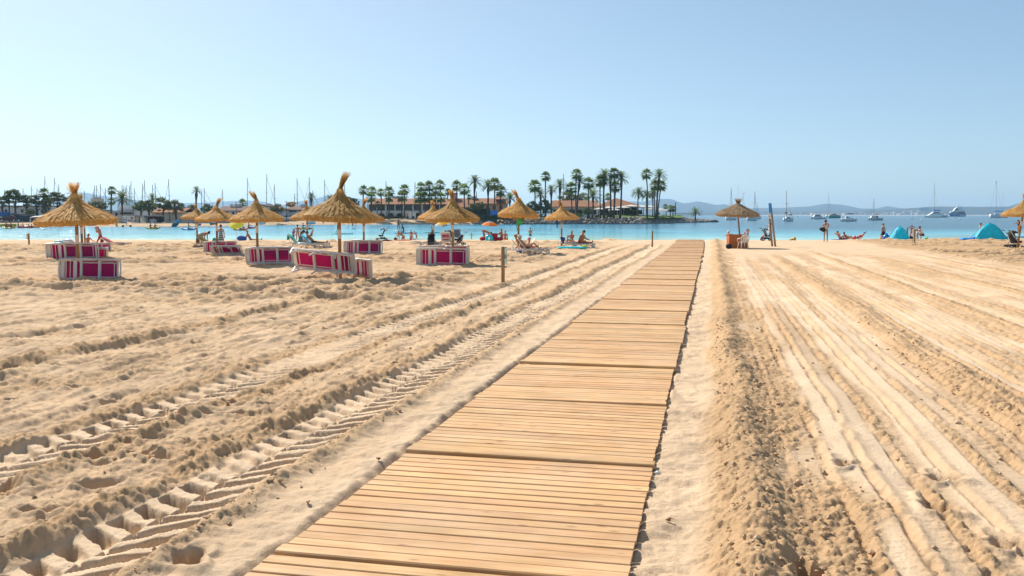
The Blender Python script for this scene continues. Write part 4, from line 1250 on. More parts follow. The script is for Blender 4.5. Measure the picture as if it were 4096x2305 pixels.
# ---------------------------------------------------------------- pop-up tents
def tent(u0, u1, v_top, v_bot, d, peak_u, label):
    """pop-up beach shelter: two arched ribs with cloth stretched over them"""
    a = at(u0, d, v_bot); b = at(u1, d, v_bot); pk = at(peak_u, d, v_top)
    z0 = sand_z((a.x + b.x) / 2, d)
    t = thing('beach_tent', label, 'tent', ((a.x + b.x) / 2, d, z0), group='turquoise pop up tents by the water')
    ox = (a.x + b.x) / 2
    xa, xb, xp, h = a.x - ox, b.x - ox, pk.x - ox, pk.z - z0
    dep = 1.25
    n, m = 16, 10
    rnd = random.Random(int(u0))
    V = []; F = []
    for i in range(n + 1):
        f = i / n
        # front lower hem from left to right along x, back the same; cloth rises to the ridge above
        for j in range(m + 1):
            g = j / m                                   # 0 front hem, 1 back hem
            y = (g - 0.5) * dep
            hx = math.sin(math.pi * g) ** 0.7
            if f * (xb - xa) + xa < xp:
                q = (f * (xb - xa)) / (xp - xa)
            else:
                q = (xb - (f * (xb - xa) + xa)) / (xb - xp)
            q = max(min(q, 1), 0)
            z = h * (math.sin(q * math.pi / 2) ** (0.95 if u1 - u0 > 100 else 1.25)) * (0.12 + 0.88 * hx) if 0 < g < 1 else 0.02
            if g == 0 or g == 1:
                z = 0.0 + 0.10 * math.sin(math.pi * f)
            wr = 0.025 * math.sin(9 * f + 5 * g + u0) * q + rnd.uniform(-0.014, 0.014)
            V.append((xa + f * (xb - xa) + wr * 0.5, y + wr, max(z + wr, -0.02)))
    for i in range(n):
        for j in range(m):
            k = i * (m + 1) + j
            F.append((k, k + m + 1, k + m + 2, k + 1))
    MB().add(V, F).build('cloth', 'tent_cyan', t, True)
    for s_ in (-0.18, 0.18):
        rib = [(xa, s_ * 2.6, 0), (xa + (xp - xa) * 0.5, s_ * 1.6, h * 0.62), (xp, s_ * 0.4, h * 1.015), (xp + (xb - xp) * 0.5, s_ * 1.6, h * 0.64), (xb, s_ * 2.6, 0)]
        MB().tube(rib, 0.018, 6).build('rib', 'tent_dark', t, True)
    MB().prism([(xa + 0.1, -dep / 2 - 0.25), (xb - 0.1, -dep / 2 - 0.25), (xb - 0.15, -dep / 2), (xa + 0.15, -dep / 2)], 0.0, 0.03).build('ground_flap', 'tent_dark', t)
    return t
tent(3553, 3642, 906, 959, 77.5, 3600, 'small turquoise pop up tent left of the wooden post')
tent(3888, 4024, 893, 960, 76.0, 3960, 'large turquoise pop up tent near the right edge')
o = MB().tube([at(3534, 79, 957), at(3540, 79, 946), at(3547, 79, 933), at(3552, 79, 947), at(3557, 79, 955)], [0.2, 0.26, 0.05, 0.2, 0.22], 10, flat=0.6).build('inflatable_toy', 'vinyl_blue', None, True)
tag(o, 'blue inflatable toy with an upright fin beside the small tent', 'inflatable')

# ---------------------------------------------------------------- inflatables and small toys
def ring_float(u, v, d, r, mat, label, tilt=(1.2, 0, 0), tube_r=None):
    tr = tube_r or r * 0.34
    mb = MB(); n, m = 28, 10; V = []; F = []
    for i in range(n):
        a = 2 * math.pi * i / n
        for j in range(m):
            b = 2 * math.pi * j / m
            V.append(((r - tr + tr * math.cos(b)) * math.cos(a), (r - tr + tr * math.cos(b)) * math.sin(a), tr * math.sin(b)))
    for i in range(n):
        for j in range(m):
            F.append((i * m + j, ((i + 1) % n) * m + j, ((i + 1) % n) * m + (j + 1) % m, i * m + (j + 1) % m))
    o = mb.add(V, F).build('swim_ring', mat, None, True)
    o.location = at(u, d, v); o.rotation_euler = tilt
    tag(o, label, 'swim ring')
    return o
ring_float(1957, 954, 75.6, 0.34, 'vinyl_aqua', 'turquoise swim ring lying in front of the bending woman')
def air_mattress(u0, u1, v, d, mat, label, thick=0.16, waves=9, wid=0.7):
    a = at(u0, d, v); b = at(u1, d, v)
    L_ = (b.x - a.x); z0 = sand_z((a.x + b.x) / 2, d)
    t = thing('air_mattress', label, 'air mattress', ((a.x + b.x) / 2, d, z0), group='air mattresses on the sand')
    V = []; F = []; n, m = waves * 4, 12
    for i in range(n + 1):
        f = i / n
        h = thick / 2 * (0.8 + 0.2 * abs(math.cos(math.pi * f * waves)))
        end = min(1.0, 6 * min(f, 1 - f) + 0.3)
        for j in range(m):
            w = 2 * math.pi * j / m
            V.append(((f - 0.5) * L_, wid / 2 * math.cos(w) * (0.9 + 0.1 * end), thick / 2 + h * end * math.sin(w)))
    for i in range(n):
        for j in range(m):
            F.append((i * m + j, i * m + (j + 1) % m, (i + 1) * m + (j + 1) % m, (i + 1) * m + j))
    F.append(tuple(range(m - 1, -1, -1))); F.append(tuple(n * m + j for j in range(m)))
    MB().add(V, F).build('body', mat, t, True)
    MB().ball((L_ * 0.38, -0.05, thick * 1.05), (L_ * 0.09, wid * 0.36, thick * 0.4), 14, 8).build('pillow', 'lime_canopy' if mat == 'vinyl_aqua' else mat, t, True)
    return t
air_mattress(2228, 2354, 987, 55.5, 'vinyl_aqua', 'turquoise ribbed air mattress in front of the violet towel lounger', 0.2)
air_mattress(3841, 3900, 955, 75, 'vinyl_blue', 'blue inflatable boat end left of the large tent', 0.26, 3)
def inflatable_on_top(u0, u1, v, d, label, mat):
    a = at(u0, d, v); b = at(u1, d, v)
    o = MB().tube([a, a.lerp(b, 0.2) + Vector((0, 0, 0.12)), a.lerp(b, 0.5) + Vector((0, 0.05, 0.16)), a.lerp(b, 0.8) + Vector((0, 0, 0.12)), b], [0.05, 0.14, 0.17, 0.14, 0.05], 10, flat=0.55).build('inflatable_toy', mat, None, True)
    tag(o, label, 'inflatable', 'pale inflatables lying on a tipped lounger')
inflatable_on_top(213, 255, 983, 41.0, 'light blue inflatable lying on the second lounger at far left', 'vinyl_aqua')
inflatable_on_top(243, 298, 976, 42.0, 'white inflatable behind the light blue one at far left', 'vinyl_white')
inflatable_on_top(1182, 1226, 984, 57.6, 'folded pale towel and pool toy on the sand beside a lounger', 'vinyl_white')
o = MB().ball((0, 0, 0.13), 0.13, 14, 10).build('beach_ball', 'lime_plastic', None, True)
pb_ = at(3706, 78, 956); o.location = (pb_.x, 78, sand_z(pb_.x, 78)); tag(o, 'small lime green ball on the sand right of the squatting man', 'ball')
def toy_truck():
    p = at(3172, 78, 957); z0 = sand_z(p.x, 78)
    t = thing('toy_truck', 'yellow plastic toy truck lying on the sand near the water', 'toy', (p.x, 78, z0))
    MB().box((0.12, 0, 0.16), (0.22, 0.2, 0.26), (0, 0.2, 0)).build('body', 'yellow_plastic', t)
    MB().box((-0.18, 0, 0.06), (0.42, 0.2, 0.1), (0, -0.25, 0)).build('tray', 'yellow_plastic', t)
    for x in (-0.1, 0.16):
        MB().tube([(x, -0.12, 0.05), (x, 0.12, 0.05)], 0.06, 10).build('wheel', 'rubber', t)
toy_truck()
o = MB().tube([(0, 0, 0.0), (0, 0, 0.34)], 0.09, 10).build('thermos', 'red_plastic', None, True)
pb_ = at(3419, 79.5, 957); o.location = (pb_.x, 79.5, sand_z(pb_.x, 79.5)); tag(o, 'small red bottle standing right of the reclining sunbathers', 'bottle')

# ---------------------------------------------------------------- pushchairs
def pushchair(u, d, label, yaw, hood=True, seat_mat='black_fabric', cloth=None, folded=False, sc=1.0):
    p = at(u, d, 960); z0 = sand_z(p.x, d)
    t = thing('pushchair', label, 'pushchair', (p.x, d, z0), yaw, 'pushchairs on the beach')
    t.scale = (sc, sc, sc)
    for x, r_ in ((-0.30, 0.10), (0.32, 0.12)):
        for y in (-0.24, 0.24):
            w = MB(); w.tube([(x, y - 0.02, r_), (x, y + 0.02, r_)], r_, 14)
            wo = w.build('wheel', 'rubber', t)
            MB().tube([(x, y - 0.024, r_), (x, y + 0.024, r_)], r_ * 0.55, 10).build('rim', 'light_metal', wo)
    for y in (-0.24, 0.24):
        MB().tube([(-0.30, y, 0.10), (0.10, y, 0.55), (0.42, y, 0.98), (0.50, y, 1.04)], 0.016, 6).build('side_tube', 'light_metal', t)
        MB().tube([(0.32, y, 0.12), (0.05, y, 0.50), (-0.05, y, 0.62)], 0.016, 6).build('side_tube', 'dark_metal', t)
        MB().tube([(0.42, y, 0.98), (0.52, y, 1.03), (0.56, y, 0.99)], 0.022, 6).build('handle', 'rubber', t)
    if folded:
        MB().tube([(-0.15, 0, 0.2), (0.05, 0, 0.5), (0.25, 0, 0.8)], [0.12, 0.19, 0.1], 10).build('seat', 'black_fabric', t, True)
    else:
        sb = MB(); sb.prism([(-0.28, 0.36), (0.06, 0.32), (0.26, 0.86), (0.18, 0.90), (0.0, 0.46), (-0.28, 0.46)], -0.21, 0.21, 'y')
        sb.build('seat', seat_mat, t)
        MB().box((0.05, 0, 0.2), (0.42, 0.38, 0.14)).build('basket', 'black_fabric', t)
        if hood:
            hb = MB(); V = []; F = []; n, m = 9, 6
            for i in range(n + 1):
                a = R(35 + 120 * i / n)
                for j in range(m + 1):
                    y = -0.22 + 0.44 * j / m
                    k = 1 - 0.25 * (2 * j / m - 1) ** 2
                    V.append((0.12 - 0.34 * math.cos(a) * k, y, 0.66 + 0.34 * math.sin(a) * k))
            for i in range(n):
                for j in range(m):
                    q = i * (m + 1) + j
                    F.append((q, q + 1, q + m + 2, q + m + 1))
            hb.add(V, F).build('hood', 'black_fabric' if not cloth else 'grey_fabric', t, True)
    if cloth:
        drape('cover_cloth', cloth, None, None, [(-0.30, -0.28, 0.45), (-0.22, -0.27, 0.8), (-0.05, -0.26, 1.03), (0.15, -0.26, 1.04)], [(-0.30, 0.28, 0.45), (-0.22, 0.27, 0.8), (-0.05, 0.26, 1.03), (0.15, 0.26, 1.04)], 0.012, 2, t)
    return t
pushchair(1528, 77, 'grey pushchair with a white cloth over its hood', 0.15, cloth='white_cloth', sc=1.05)
pushchair(1724, 61.0, 'black pushchair seen from behind below the small parasol', 1.5, sc=0.98)
pushchair(1794, 70.0, 'black pushchair behind the sitting person under the yellow sunshade', 1.2, sc=0.98)
pushchair(1829, 66.0, 'pushchair with grey seat and hung bags right of the parasol post', 1.7, seat_mat='grey_fabric', hood=False, sc=1.05)
pushchair(1838, 63.5, 'folded black pushchair leaning in front of the grey one', 0.35, folded=True, sc=0.95)
pushchair(4058, 55.5, 'black pram with large wheels at the right edge', math.pi + 0.1, sc=1.18)
pushchair(3066, 76.0, 'black pushchair beside the woman in a white dress', math.pi, sc=1.05)

# ---------------------------------------------------------------- litter on the sand
for k, (u, v, mt, lab) in enumerate(((326, 1378, 'dry_leaf', 'orange brown dry leaf on the raked sand at left'), (1513, 1851, 'dry_leaf_brown', 'curled brown dry leaf left of the boardwalk'),
        (1232, 2022, 'dry_leaf_brown', 'flat brown leaf near the boardwalk\'s lower left edge'), (2680, 2090, 'dry_leaf_brown', 'small brown leaf in the strip right of the boardwalk'), (1650, 1787, 'dry_leaf_brown', 'tiny twisted leaf touching the boardwalk edge'))):
    p = gp(u, v); z = sand_z(p.x, p.y)
    s_ = 0.035 if k else 0.075
    o = MB().add([(-s_, 0, 0.012), (-s_ * 0.3, s_ * 0.6, 0.02), (s_, s_ * 0.2, 0.015), (s_ * 0.4, -s_ * 0.5, 0.022), (0, 0, 0.0), (-s_ * 0.2, -s_ * .2, 0.03)], [(0, 5, 4, 1), (1, 4, 2), (4, 5, 3, 2)]).build('dry_leaf', mt)
    o.location = (p.x, p.y, z + 0.004); o.rotation_euler = (0.2, 0.15, k)
    tag(o, lab, 'leaf')
o = MB().ball((0, 0, 0), (0.026, 0.022, 0.02), 8, 6).build('plastic_cup', 'pale_panel', None)
p_ = gp(2641, 1892); o.location = (p_.x - .02, p_.y, sand_z(p_.x, p_.y) + 0.012); tag(o, 'crumpled clear plastic cup by the boardwalk\'s right edge', 'litter')
# ---------------------------------------------------------------- people
SKINS = {'fair': (0.62, 0.33, 0.20), 'tan': (0.42, 0.18, 0.08), 'dark': (0.26, 0.10, 0.05), 'red': (0.52, 0.20, 0.12)}
for k_, c_ in SKINS.items():
    spec('skin_' + k_, c_, 0.55, 0.06, 12)
for k_, c_ in {'black': (0.012, 0.010, 0.010), 'brown': (0.07, 0.03, 0.015), 'blond': (0.42, 0.25, 0.09), 'grey': (0.5, 0.48, 0.45), 'auburn': (0.16, 0.035, 0.015)}.items():
    spec('hair_' + k_, c_, 0.6, 0.2, 30, 0.004, 60)
for k_, c_ in {'black': (0.015, 0.015, 0.018), 'white': (0.78, 0.76, 0.74), 'grey': (0.30, 0.30, 0.31), 'red': (0.48, 0.012, 0.03), 'orange': (0.82, 0.15, 0.02), 'pink': (0.80, 0.16, 0.33), 'blue': (0.03, 0.08, 0.38), 'teal': (0.02, 0.42, 0.40), 'lime': (0.22, 0.80, 0.04), 'navy': (0.02, 0.025, 0.07), 'yellow': (0.75, 0.55, 0.03), 'cyan': (0.10, 0.42, 0.80), 'beige': (0.55, 0.36, 0.22)}.items():
    spec('cloth_' + k_, c_, 0.8, 0.08, 12, 0.004, 40)
spec('cloth_stripe', (0.62, 0.60, 0.60), 0.8, 0.2, 3)
def stripe_mat():
    m = bpy.data.materials.new('striped_jersey'); m.use_nodes = True
    nt = m.node_tree; N = nt.nodes.new; L = nt.links.new; bs = nt.nodes['Principled BSDF']
    tc = N('ShaderNodeTexCoord'); wv = N('ShaderNodeTexWave'); wv.bands_direction = 'Z'; wv.inputs['Scale'].default_value = 2.3; wv.inputs['Distortion'].default_value = 0.4
    L(tc.outputs['Object'], wv.inputs['Vector'])
    mx = N('ShaderNodeMix'); mx.data_type = 'RGBA'; mx.inputs[6].default_value = (0.05, 0.05, 0.07, 1); mx.inputs[7].default_value = (0.55, 0.54, 0.54, 1)
    L(wv.outputs['Fac'], mx.inputs[0]); L(mx.outputs[2], bs.inputs['Base Color']); bs.inputs['Roughness'].default_value = 0.85
    _mats['cloth_stripe'] = m
stripe_mat()
SKIN_JOBS = []
def _hand_geo():
    """palm with four unequal bent fingers and a thumb, pointing along -z from the wrist, palm facing +y"""
    mb = MB()
    mb.tube([(0, 0, 0.0), (0, 0, -0.045), (0, 0, -0.085)], [0.028, 0.040, 0.036], 8, flat=0.45)
    for i, (x, ln) in enumerate(((-0.029, 0.072), (-0.010, 0.082), (0.010, 0.077), (0.028, 0.060))):
        mb.tube([(x, 0, -0.075), (x * 1.05, 0.008, -0.075 - ln * 0.5), (x * 1.08, 0.028, -0.075 - ln * 0.95)], [0.0095, 0.0088, 0.0065], 6)
    mb.tube([(-0.030, 0.004, -0.025), (-0.056, 0.014, -0.055), (-0.060, 0.024, -0.085)], [0.012, 0.0105, 0.008], 6)
    return mb
HAND = _hand_geo()
def fk(L=0, hp=0, TL=2, TR=-2, KL=4, KR=4, AL=6, AR=6, EL=14, ER=14, spread=10, leg_spread=4, hands=None, twist=0):
    def v(a, b=0, sx=0):
        a = R(a); b = R(b)
        return Vector((sx * math.sin(b), -math.sin(a) * math.cos(b), -math.cos(a) * math.cos(b)))
    J = {}
    P = Vector((0, 0, 0)); dT = Vector((0, -math.sin(R(L)), math.cos(R(L))))
    dH = Vector((0, -math.sin(R(L + hp)), math.cos(R(L + hp))))
    J['pelvis'] = P; J['spine'] = P + dT * 0.19; J['chest'] = P + dT * 0.37; J['neck'] = P + dT * 0.53
    J['skull'] = J['neck'] + dH * 0.085; J['head'] = J['neck'] + dH * 0.165; J['top'] = J['neck'] + dH * 0.245
    for s_, sx, A, E, T, K in (('L', 1, AL, EL, TL, KL), ('R', -1, AR, ER, TR, KR)):
        sh = J['neck'] - dT * 0.065 + Vector((sx * 0.175, 0, 0))
        J['sh' + s_] = sh
        el = sh + v(A, spread, sx) * 0.285; wr = el + v(A + E, spread * 0.4, sx) * 0.25
        if hands == 'hips':
            el = sh + Vector((sx * 0.17, 0.10, -0.22)); wr = P + Vector((sx * 0.14, 0.02, 0.06))
        elif hands == 'head':
            el = sh + Vector((sx * 0.24, -0.03, 0.10)); wr = J['head'] + Vector((sx * 0.11, -0.04, 0.03))
        elif hands == 'face':
            el = sh + dT * -0.24 + Vector((sx * 0.04, -0.12, 0)); wr = J['neck'] + Vector((sx * 0.05, -0.20, 0.02))
        elif hands == 'front':
            el = sh + dT * -0.26 + Vector((sx * 0.06, -0.06, 0)); wr = J['spine'] + Vector((sx * 0.08, -0.27, 0.02))
        elif hands == 'behindhead':
            el = sh + dT * 0.16 + Vector((sx * 0.22, 0, 0)); wr = J['skull'] + Vector((sx * 0.07, 0.08, 0))
        elif hands == 'phone':
            el = sh + Vector((sx * 0.05, -0.2, 0.05)); wr = J['head'] + Vector((sx * 0.06, -0.34, 0.12))
        elif hands == 'prop':
            el = sh + Vector((sx * 0.05, 0.14, -0.25)); wr = el + Vector((0, 0.02, -0.2))
        J['el' + s_] = el; J['wr' + s_] = wr
        J['hd' + s_] = wr + (wr - el).normalized() * 0.05
        hip = P + Vector((sx * 0.092, 0, 0)) - dT * 0.04
        J['hip' + s_] = hip
        kn = hip + v(T, leg_spread, sx) * 0.43; an = kn + v(T - K, leg_spread * 0.3, sx) * 0.41
        J['mid' + s_] = hip.lerp(kn, 0.5)
        J['kn' + s_] = kn; J['an' + s_] = an
        sd = (an - kn).normalized()
        fw = Vector((0, -1, 0)) - sd * Vector((0, -1, 0)).dot(sd)
        if fw.length < 0.3:
            fw = Vector((0, 0, 1))
        fw.normalize()
        J['he' + s_] = an + sd * 0.05 - fw * 0.03
        J['to' + s_] = an + sd * 0.055 + fw * 0.15
    return J
RAD = dict(pelvis=.125, spine=.108, chest=.128, neck=.052, skull=.072, head=.094, top=.058, sh=.058, el=.042, wr=.029, hd=.030, hip=.088, mid=.076, kn=.056, an=.038, he=.036, to=.030)
def _skin_obj(name, J, names, edges, rad, mat, parent, sub=1):
    me = bpy.data.meshes.new(name)
    me.from_pydata([J[n] for n in names], [(names.index(a), names.index(b)) for a, b in edges], [])
    o = bpy.data.objects.new(name, me); C.objects.link(o)
    if parent is not None:
        o.parent = parent
    sk = o.modifiers.new('skin', 'SKIN'); sk.use_smooth_shade = True
    sb = o.modifiers.new('sub', 'SUBSURF'); sb.levels = sub; sb.render_levels = sub
    lay = me.skin_vertices[0].data
    for i, n in enumerate(names):
        r = rad(n); lay[i].radius = (r, r); lay[i].use_root = (i == 0)
    me.materials.append(M(mat))
    return o
def person(label, u, d, h, pose, yaw, skin='tan', clothes=(), hair=('brown', 'short'), base_z=None, u_at='pelvis', group='people at the beach', pelvis_z=None, fine=True, wide=1.0, v_top=None):
    """pose: joint angles for fk(); clothes: (kind, colour); base_z: height of the ground below (sand when None)"""
    s = h / 1.75
    J = {k: q * s for k, q in fk(**pose).items()}
    def rad(n):
        return RAD[n.rstrip('LR') if n not in RAD else n] * s * (wide if n in ('pelvis', 'spine', 'chest', 'hipL', 'hipR') else 1.0)
    low = min(q.z - rad(n) * 0.8 for n, q in J.items())
    p = at(u, d, 950)
    gz = sand_z(p.x, d) if base_z is None else base_z
    zoff = gz - low if pelvis_z is None else pelvis_z
    if v_top is not None:                       # head height read off the photograph
        zoff = at(u, d, v_top).z - (J['top'].z + 0.06 * s)
    names = ['pelvis', 'spine', 'chest', 'neck', 'skull', 'head', 'top']
    edges = [('pelvis', 'spine'), ('spine', 'chest'), ('chest', 'neck'), ('neck', 'skull'), ('skull', 'head'), ('head', 'top')]
    for q in 'LR':
        names += [n + q for n in ('sh', 'el', 'wr', 'hd', 'hip', 'mid', 'kn', 'an', 'to')]
        edges += [('chest', 'sh' + q), ('sh' + q, 'el' + q), ('el' + q, 'wr' + q), ('wr' + q, 'hd' + q), ('pelvis', 'hip' + q), ('hip' + q, 'mid' + q), ('mid' + q, 'kn' + q), ('kn' + q, 'an' + q), ('an' + q, 'to' + q)]
    body = _skin_obj('person', J, names, edges, rad, 'skin_' + skin, None)
    body.location = (p.x, d, zoff); body.rotation_euler = (0, 0, yaw)
    tag(body, label, 'person', group)
    SKIN_JOBS.append((body, J, s, fine))
    for kind, col in clothes:
        mt = 'cloth_' + col
        if kind in ('shorts', 'trunks', 'brief'):
            f = {'shorts': 0.95, 'trunks': 0.6, 'brief': 0.18}[kind]
            JJ = dict(J)
            for q in 'LR':
                JJ['mid' + q] = J['hip' + q].lerp(J['kn' + q], 0.62 * f)
            JJ['spine'] = J['pelvis'].lerp(J['spine'], 0.45)
            nm = ['pelvis', 'spine', 'hipL', 'midL', 'hipR', 'midR']
            ed = [('pelvis', 'spine'), ('pelvis', 'hipL'), ('hipL', 'midL'), ('pelvis', 'hipR'), ('hipR', 'midR')]
            o = _skin_obj('swim_shorts' if kind != 'brief' else 'bikini_bottom', JJ, nm, ed, lambda n: rad(n) * 1.13, mt, body)
            SKIN_JOBS.append((o, None, s, False))
        elif kind in ('tank', 'tee', 'band'):
            JJ = dict(J)
            nm = ['chest', 'spine']; ed = [('chest', 'spine')]
            if kind == 'band':
                JJ['spine'] = J['chest'].lerp(J['spine'], 0.35)
                JJ['chest'] = J['chest'].lerp(J['neck'], 0.05)
            else:
                JJ['pelvis'] = J['pelvis'].lerp(J['spine'], 0.1)
                JJ['neck'] = J['chest'].lerp(J['neck'], 0.5)
                nm += ['pelvis', 'shL', 'shR']; ed += [('spine', 'pelvis'), ('chest', 'shL'), ('chest', 'shR')]
                if kind == 'tee':
                    for q in 'LR':
                        JJ['el' + q] = J['sh' + q].lerp(J['el' + q], 0.55)
                        nm.append('el' + q); ed.append(('sh' + q, 'el' + q))
            o = _skin_obj('shirt' if kind != 'band' else 'bikini_top', JJ, nm, ed, lambda n: rad(n) * (1.14 if not n.startswith('el') else 1.5), mt, body)
            SKIN_JOBS.append((o, None, s, False))
        elif kind in ('dress', 'skirt'):
            top = J['chest'] + (J['neck'] - J['chest']) * 0.35 if kind == 'dress' else J['pelvis'].lerp(J['spine'], 0.5)
            hem = (J['knL'] + J['knR']) / 2
            hem = J['pelvis'].lerp(hem, 0.82 if kind == 'dress' else 0.62)
            pts = [top, J['chest'], J['spine'], J['pelvis'], hem] if kind == 'dress' else [top, J['pelvis'], hem]
            rr = [0.105, 0.145, 0.125, 0.165, 0.23] if kind == 'dress' else [0.125, 0.165, 0.24]
            mb = MB().tube(pts, [r * s * wide for r in rr], 14, cap=False)
            mb.build(kind, mt, body, True)
    hd = J['head']; up = (J['top'] - J['skull']).normalized()
    if hair:
        col, style = hair
        back = Vector((0, 1, 0)) - up * up.y
        back.normalize()
        eul = up.to_track_quat('Z', 'Y').to_euler()
        if style != 'bald':
            hb = MB().ball(hd + up * 0.028 * s + back * 0.022 * s, (0.098 * s, 0.105 * s, 0.092 * s), 12, 8, eul)
            if style == 'long':
                hb.tube([hd + back * 0.05 * s, J['neck'] + back * 0.09 * s, J['chest'] + back * 0.15 * s], [0.075 * s, 0.07 * s, 0.03 * s], 8)
            elif style == 'bun':
                hb.ball(hd + up * 0.10 * s + back * 0.08 * s, 0.05 * s, 8, 6)
            elif style == 'tail':
                hb.tube([hd + up * 0.06 * s + back * 0.09 * s, hd + back * 0.16 * s, J['neck'] + back * 0.14 * s], [0.03 * s, 0.035 * s, 0.015 * s], 7)
            if style in ('sunhat', 'cap'):
                hb = MB()
                c0 = hd + up * 0.05 * s
                if style == 'sunhat':
                    hb.lathe([(0.19 * s, -0.01 * s), (0.11 * s, 0.01 * s), (0.105 * s, 0.06 * s), (0.07 * s, 0.095 * s), (0.0, 0.1 * s)], 14, c0)
                else:
                    hb.lathe([(0.106 * s, -0.02 * s), (0.104 * s, 0.03 * s), (0.075 * s, 0.075 * s), (0.0, 0.09 * s)], 12, c0)
                    hb.box(c0 + Vector((0, -0.13 * s, -0.01 * s)), (0.13 * s, 0.12 * s, 0.012 * s))
                hb.build('hat', 'cloth_' + col, body, True)
            else:
                hb.build('hair', 'hair_' + col, body, True)
    return body
def finish_people():
    bpy.context.view_layer.update()
    dg = bpy.context.evaluated_depsgraph_get()
    done = []
    for o, J, s, fine in SKIN_JOBS:
        done.append(bpy.data.meshes.new_from_object(o.evaluated_get(dg)))
    for (o, J, s, fine), me in zip(SKIN_JOBS, done):
        mt = o.data.materials[0]
        o.modifiers.clear()
        if J is not None:
            bm = bmesh.new(); bm.from_mesh(me)
            def addmb(mb, mat4):
                vs_ = [bm.verts.new(mat4 @ Vector(q)) for q in mb.v]
                for f in mb.f:
                    try:
                        bm.faces.new([vs_[i] for i in f]).smooth = True
                    except ValueError:
                        pass
            if fine:
                for q, sx in (('L', 1), ('R', -1)):
                    dv = (J['wr' + q] - J['el' + q]).normalized()
                    rot = (-dv).to_track_quat('Z', 'Y').to_matrix().to_4x4()
                    addmb(HAND, Matrix.Translation(J['wr' + q]) @ rot @ Matrix.Diagonal((s * sx * 1.0, s, s, 1)))
                up = (J['top'] - J['skull']).normalized()
                fwd = Vector((0, -1, 0)) - up * (-up.y); fwd.normalize()
                side = up.cross(fwd)
                face = MB()
                face.tube([J['head'] + fwd * 0.085 * s + up * 0.018 * s, J['head'] + fwd * 0.112 * s - up * 0.02 * s, J['head'] + fwd * 0.09 * s - up * 0.03 * s], [0.010 * s, 0.018 * s, 0.012 * s], 6)
                for sx in (-1, 1):
                    face.ball(J['head'] + side * sx * 0.095 * s, (0.014 * s, 0.022 * s, 0.032 * s), 6, 5)
                    face.ball(J['head'] + fwd * 0.088 * s + side * sx * 0.036 * s + up * 0.012 * s, 0.012 * s, 6, 4)
                face.tube([J['head'] + fwd * 0.092 * s - up * 0.055 * s - side * 0.025 * s, J['head'] + fwd * 0.098 * s - up * 0.056 * s, J['head'] + fwd * 0.092 * s - up * 0.055 * s + side * 0.025 * s], 0.008 * s, 5)
                addmb(face, Matrix.Identity(4))
            bm.to_mesh(me); bm.free()
        me.materials.clear(); me.materials.append(mt)
        o.data = me
    SKIN_JOBS.clear()
STAND = dict(); AWAY = math.pi; RIGHT = math.pi / 2; LEFT = -math.pi / 2
SIT = dict(L=12, TL=118, TR=112, KL=92, KR=88, AL=55, AR=50, EL=25, ER=25, leg_spread=10)
SITL = dict(L=5, TL=90, TR=88, KL=6, KR=4, AL=25, AR=20, EL=25, ER=25, leg_spread=7)
SQUAT = dict(L=28, hp=-10, TL=112, TR=108, KL=128, KR=125, AL=60, AR=70, EL=20, ER=15, leg_spread=12)
BEND = dict(L=82, hp=20, TL=6, TR=-2, KL=10, KR=6, AL=15, AR=8, EL=10, ER=20)
KNEEL = dict(L=25, TL=20, TR=10, KL=105, KR=100, AL=50, AR=45, EL=15, ER=20)
RECL = dict(L=-40, hp=35, TL=88, TR=90, KL=2, KR=4, AL=20, AR=15, EL=40, ER=45, leg_spread=7)
# right side of the beach
man_bag = person('man in white tank top and grey shorts looking into a shoulder bag', 3303, 72.0, 1.80, dict(hp=38, L=6, hands='front', TL=4, TR=-4), -0.55, 'tan', [('tank', 'white'), ('shorts', 'grey')], ('black', 'short'))
def shoulder_bag():
    d = 71.6; p = at(3290, d, 917)
    t = thing('shoulder_bag', 'black shoulder bag hanging before the man in white tank top', 'bag', p)
    mb = MB(); mb.prism([(-0.24, 0.05), (-0.05, 0.16), (0.16, 0.12), (0.24, -0.12), (0.1, -0.24), (-0.18, -0.1)], -0.08, 0.08, 'y')
    mb.build('body', 'black_fabric', t)
    MB().tube([(0.15, 0, 0.12), (0.24, 0.05, 0.42), (0.26, 0.2, 0.58)], 0.014, 6).build('strap', 'black_fabric', t)
shoulder_bag()
person('woman in grey top and short black skirt standing by the small tent', 3532, 80.0, 1.66, dict(TL=4, TR=-4, AL=3, AR=3, EL=8, ER=8), 0.35, 'fair', [('tank', 'grey'), ('skirt', 'black')], ('black', 'short'), v_top=893)
person('sunbather lying back with an arm up, left one of the reclining group', 3362, 80.0, 1.65, dict(RECL, hands='behindhead', TL=120, KL=70), RIGHT + 0.4, 'red', [('brief', 'black'), ('band', 'black')], ('brown', 'short'))
person('sunbather in turquoise swimwear in the middle of the reclining group', 3388, 80.6, 1.62, dict(RECL, L=-52, TL=125, KL=75, TR=118, KR=70), RIGHT + 0.6, 'tan', [('brief', 'teal'), ('band', 'teal')], ('brown', 'short'))
person('reclining sunbather with a light blue cap on red cloth', 3432, 79.8, 1.75, dict(RECL, L=-58, hp=20), LEFT - 0.3, 'red', [('trunks', 'red'), ('tank', 'red')], ('cyan', 'cap'))
person('boy in red shorts seen from behind with hands at his head', 3646, 80.5, 1.30, dict(hands='head', TL=5, TR=-5), AWAY, 'tan', [('trunks', 'red')], ('black', 'short'), v_top=901)
person('child in turquoise shirt half hidden by the small tent', 3628, 82.0, 1.05, dict(AL=30, AR=20), AWAY + 0.8, 'dark', [('tee', 'teal')], ('black', 'short'), v_top=911)
person('child in white shirt half hidden behind the wooden post', 3668, 82.0, 1.02, dict(AL=40, AR=20), RIGHT, 'tan', [('tee', 'white'), ('shorts', 'grey')], ('brown', 'short'), v_top=914)
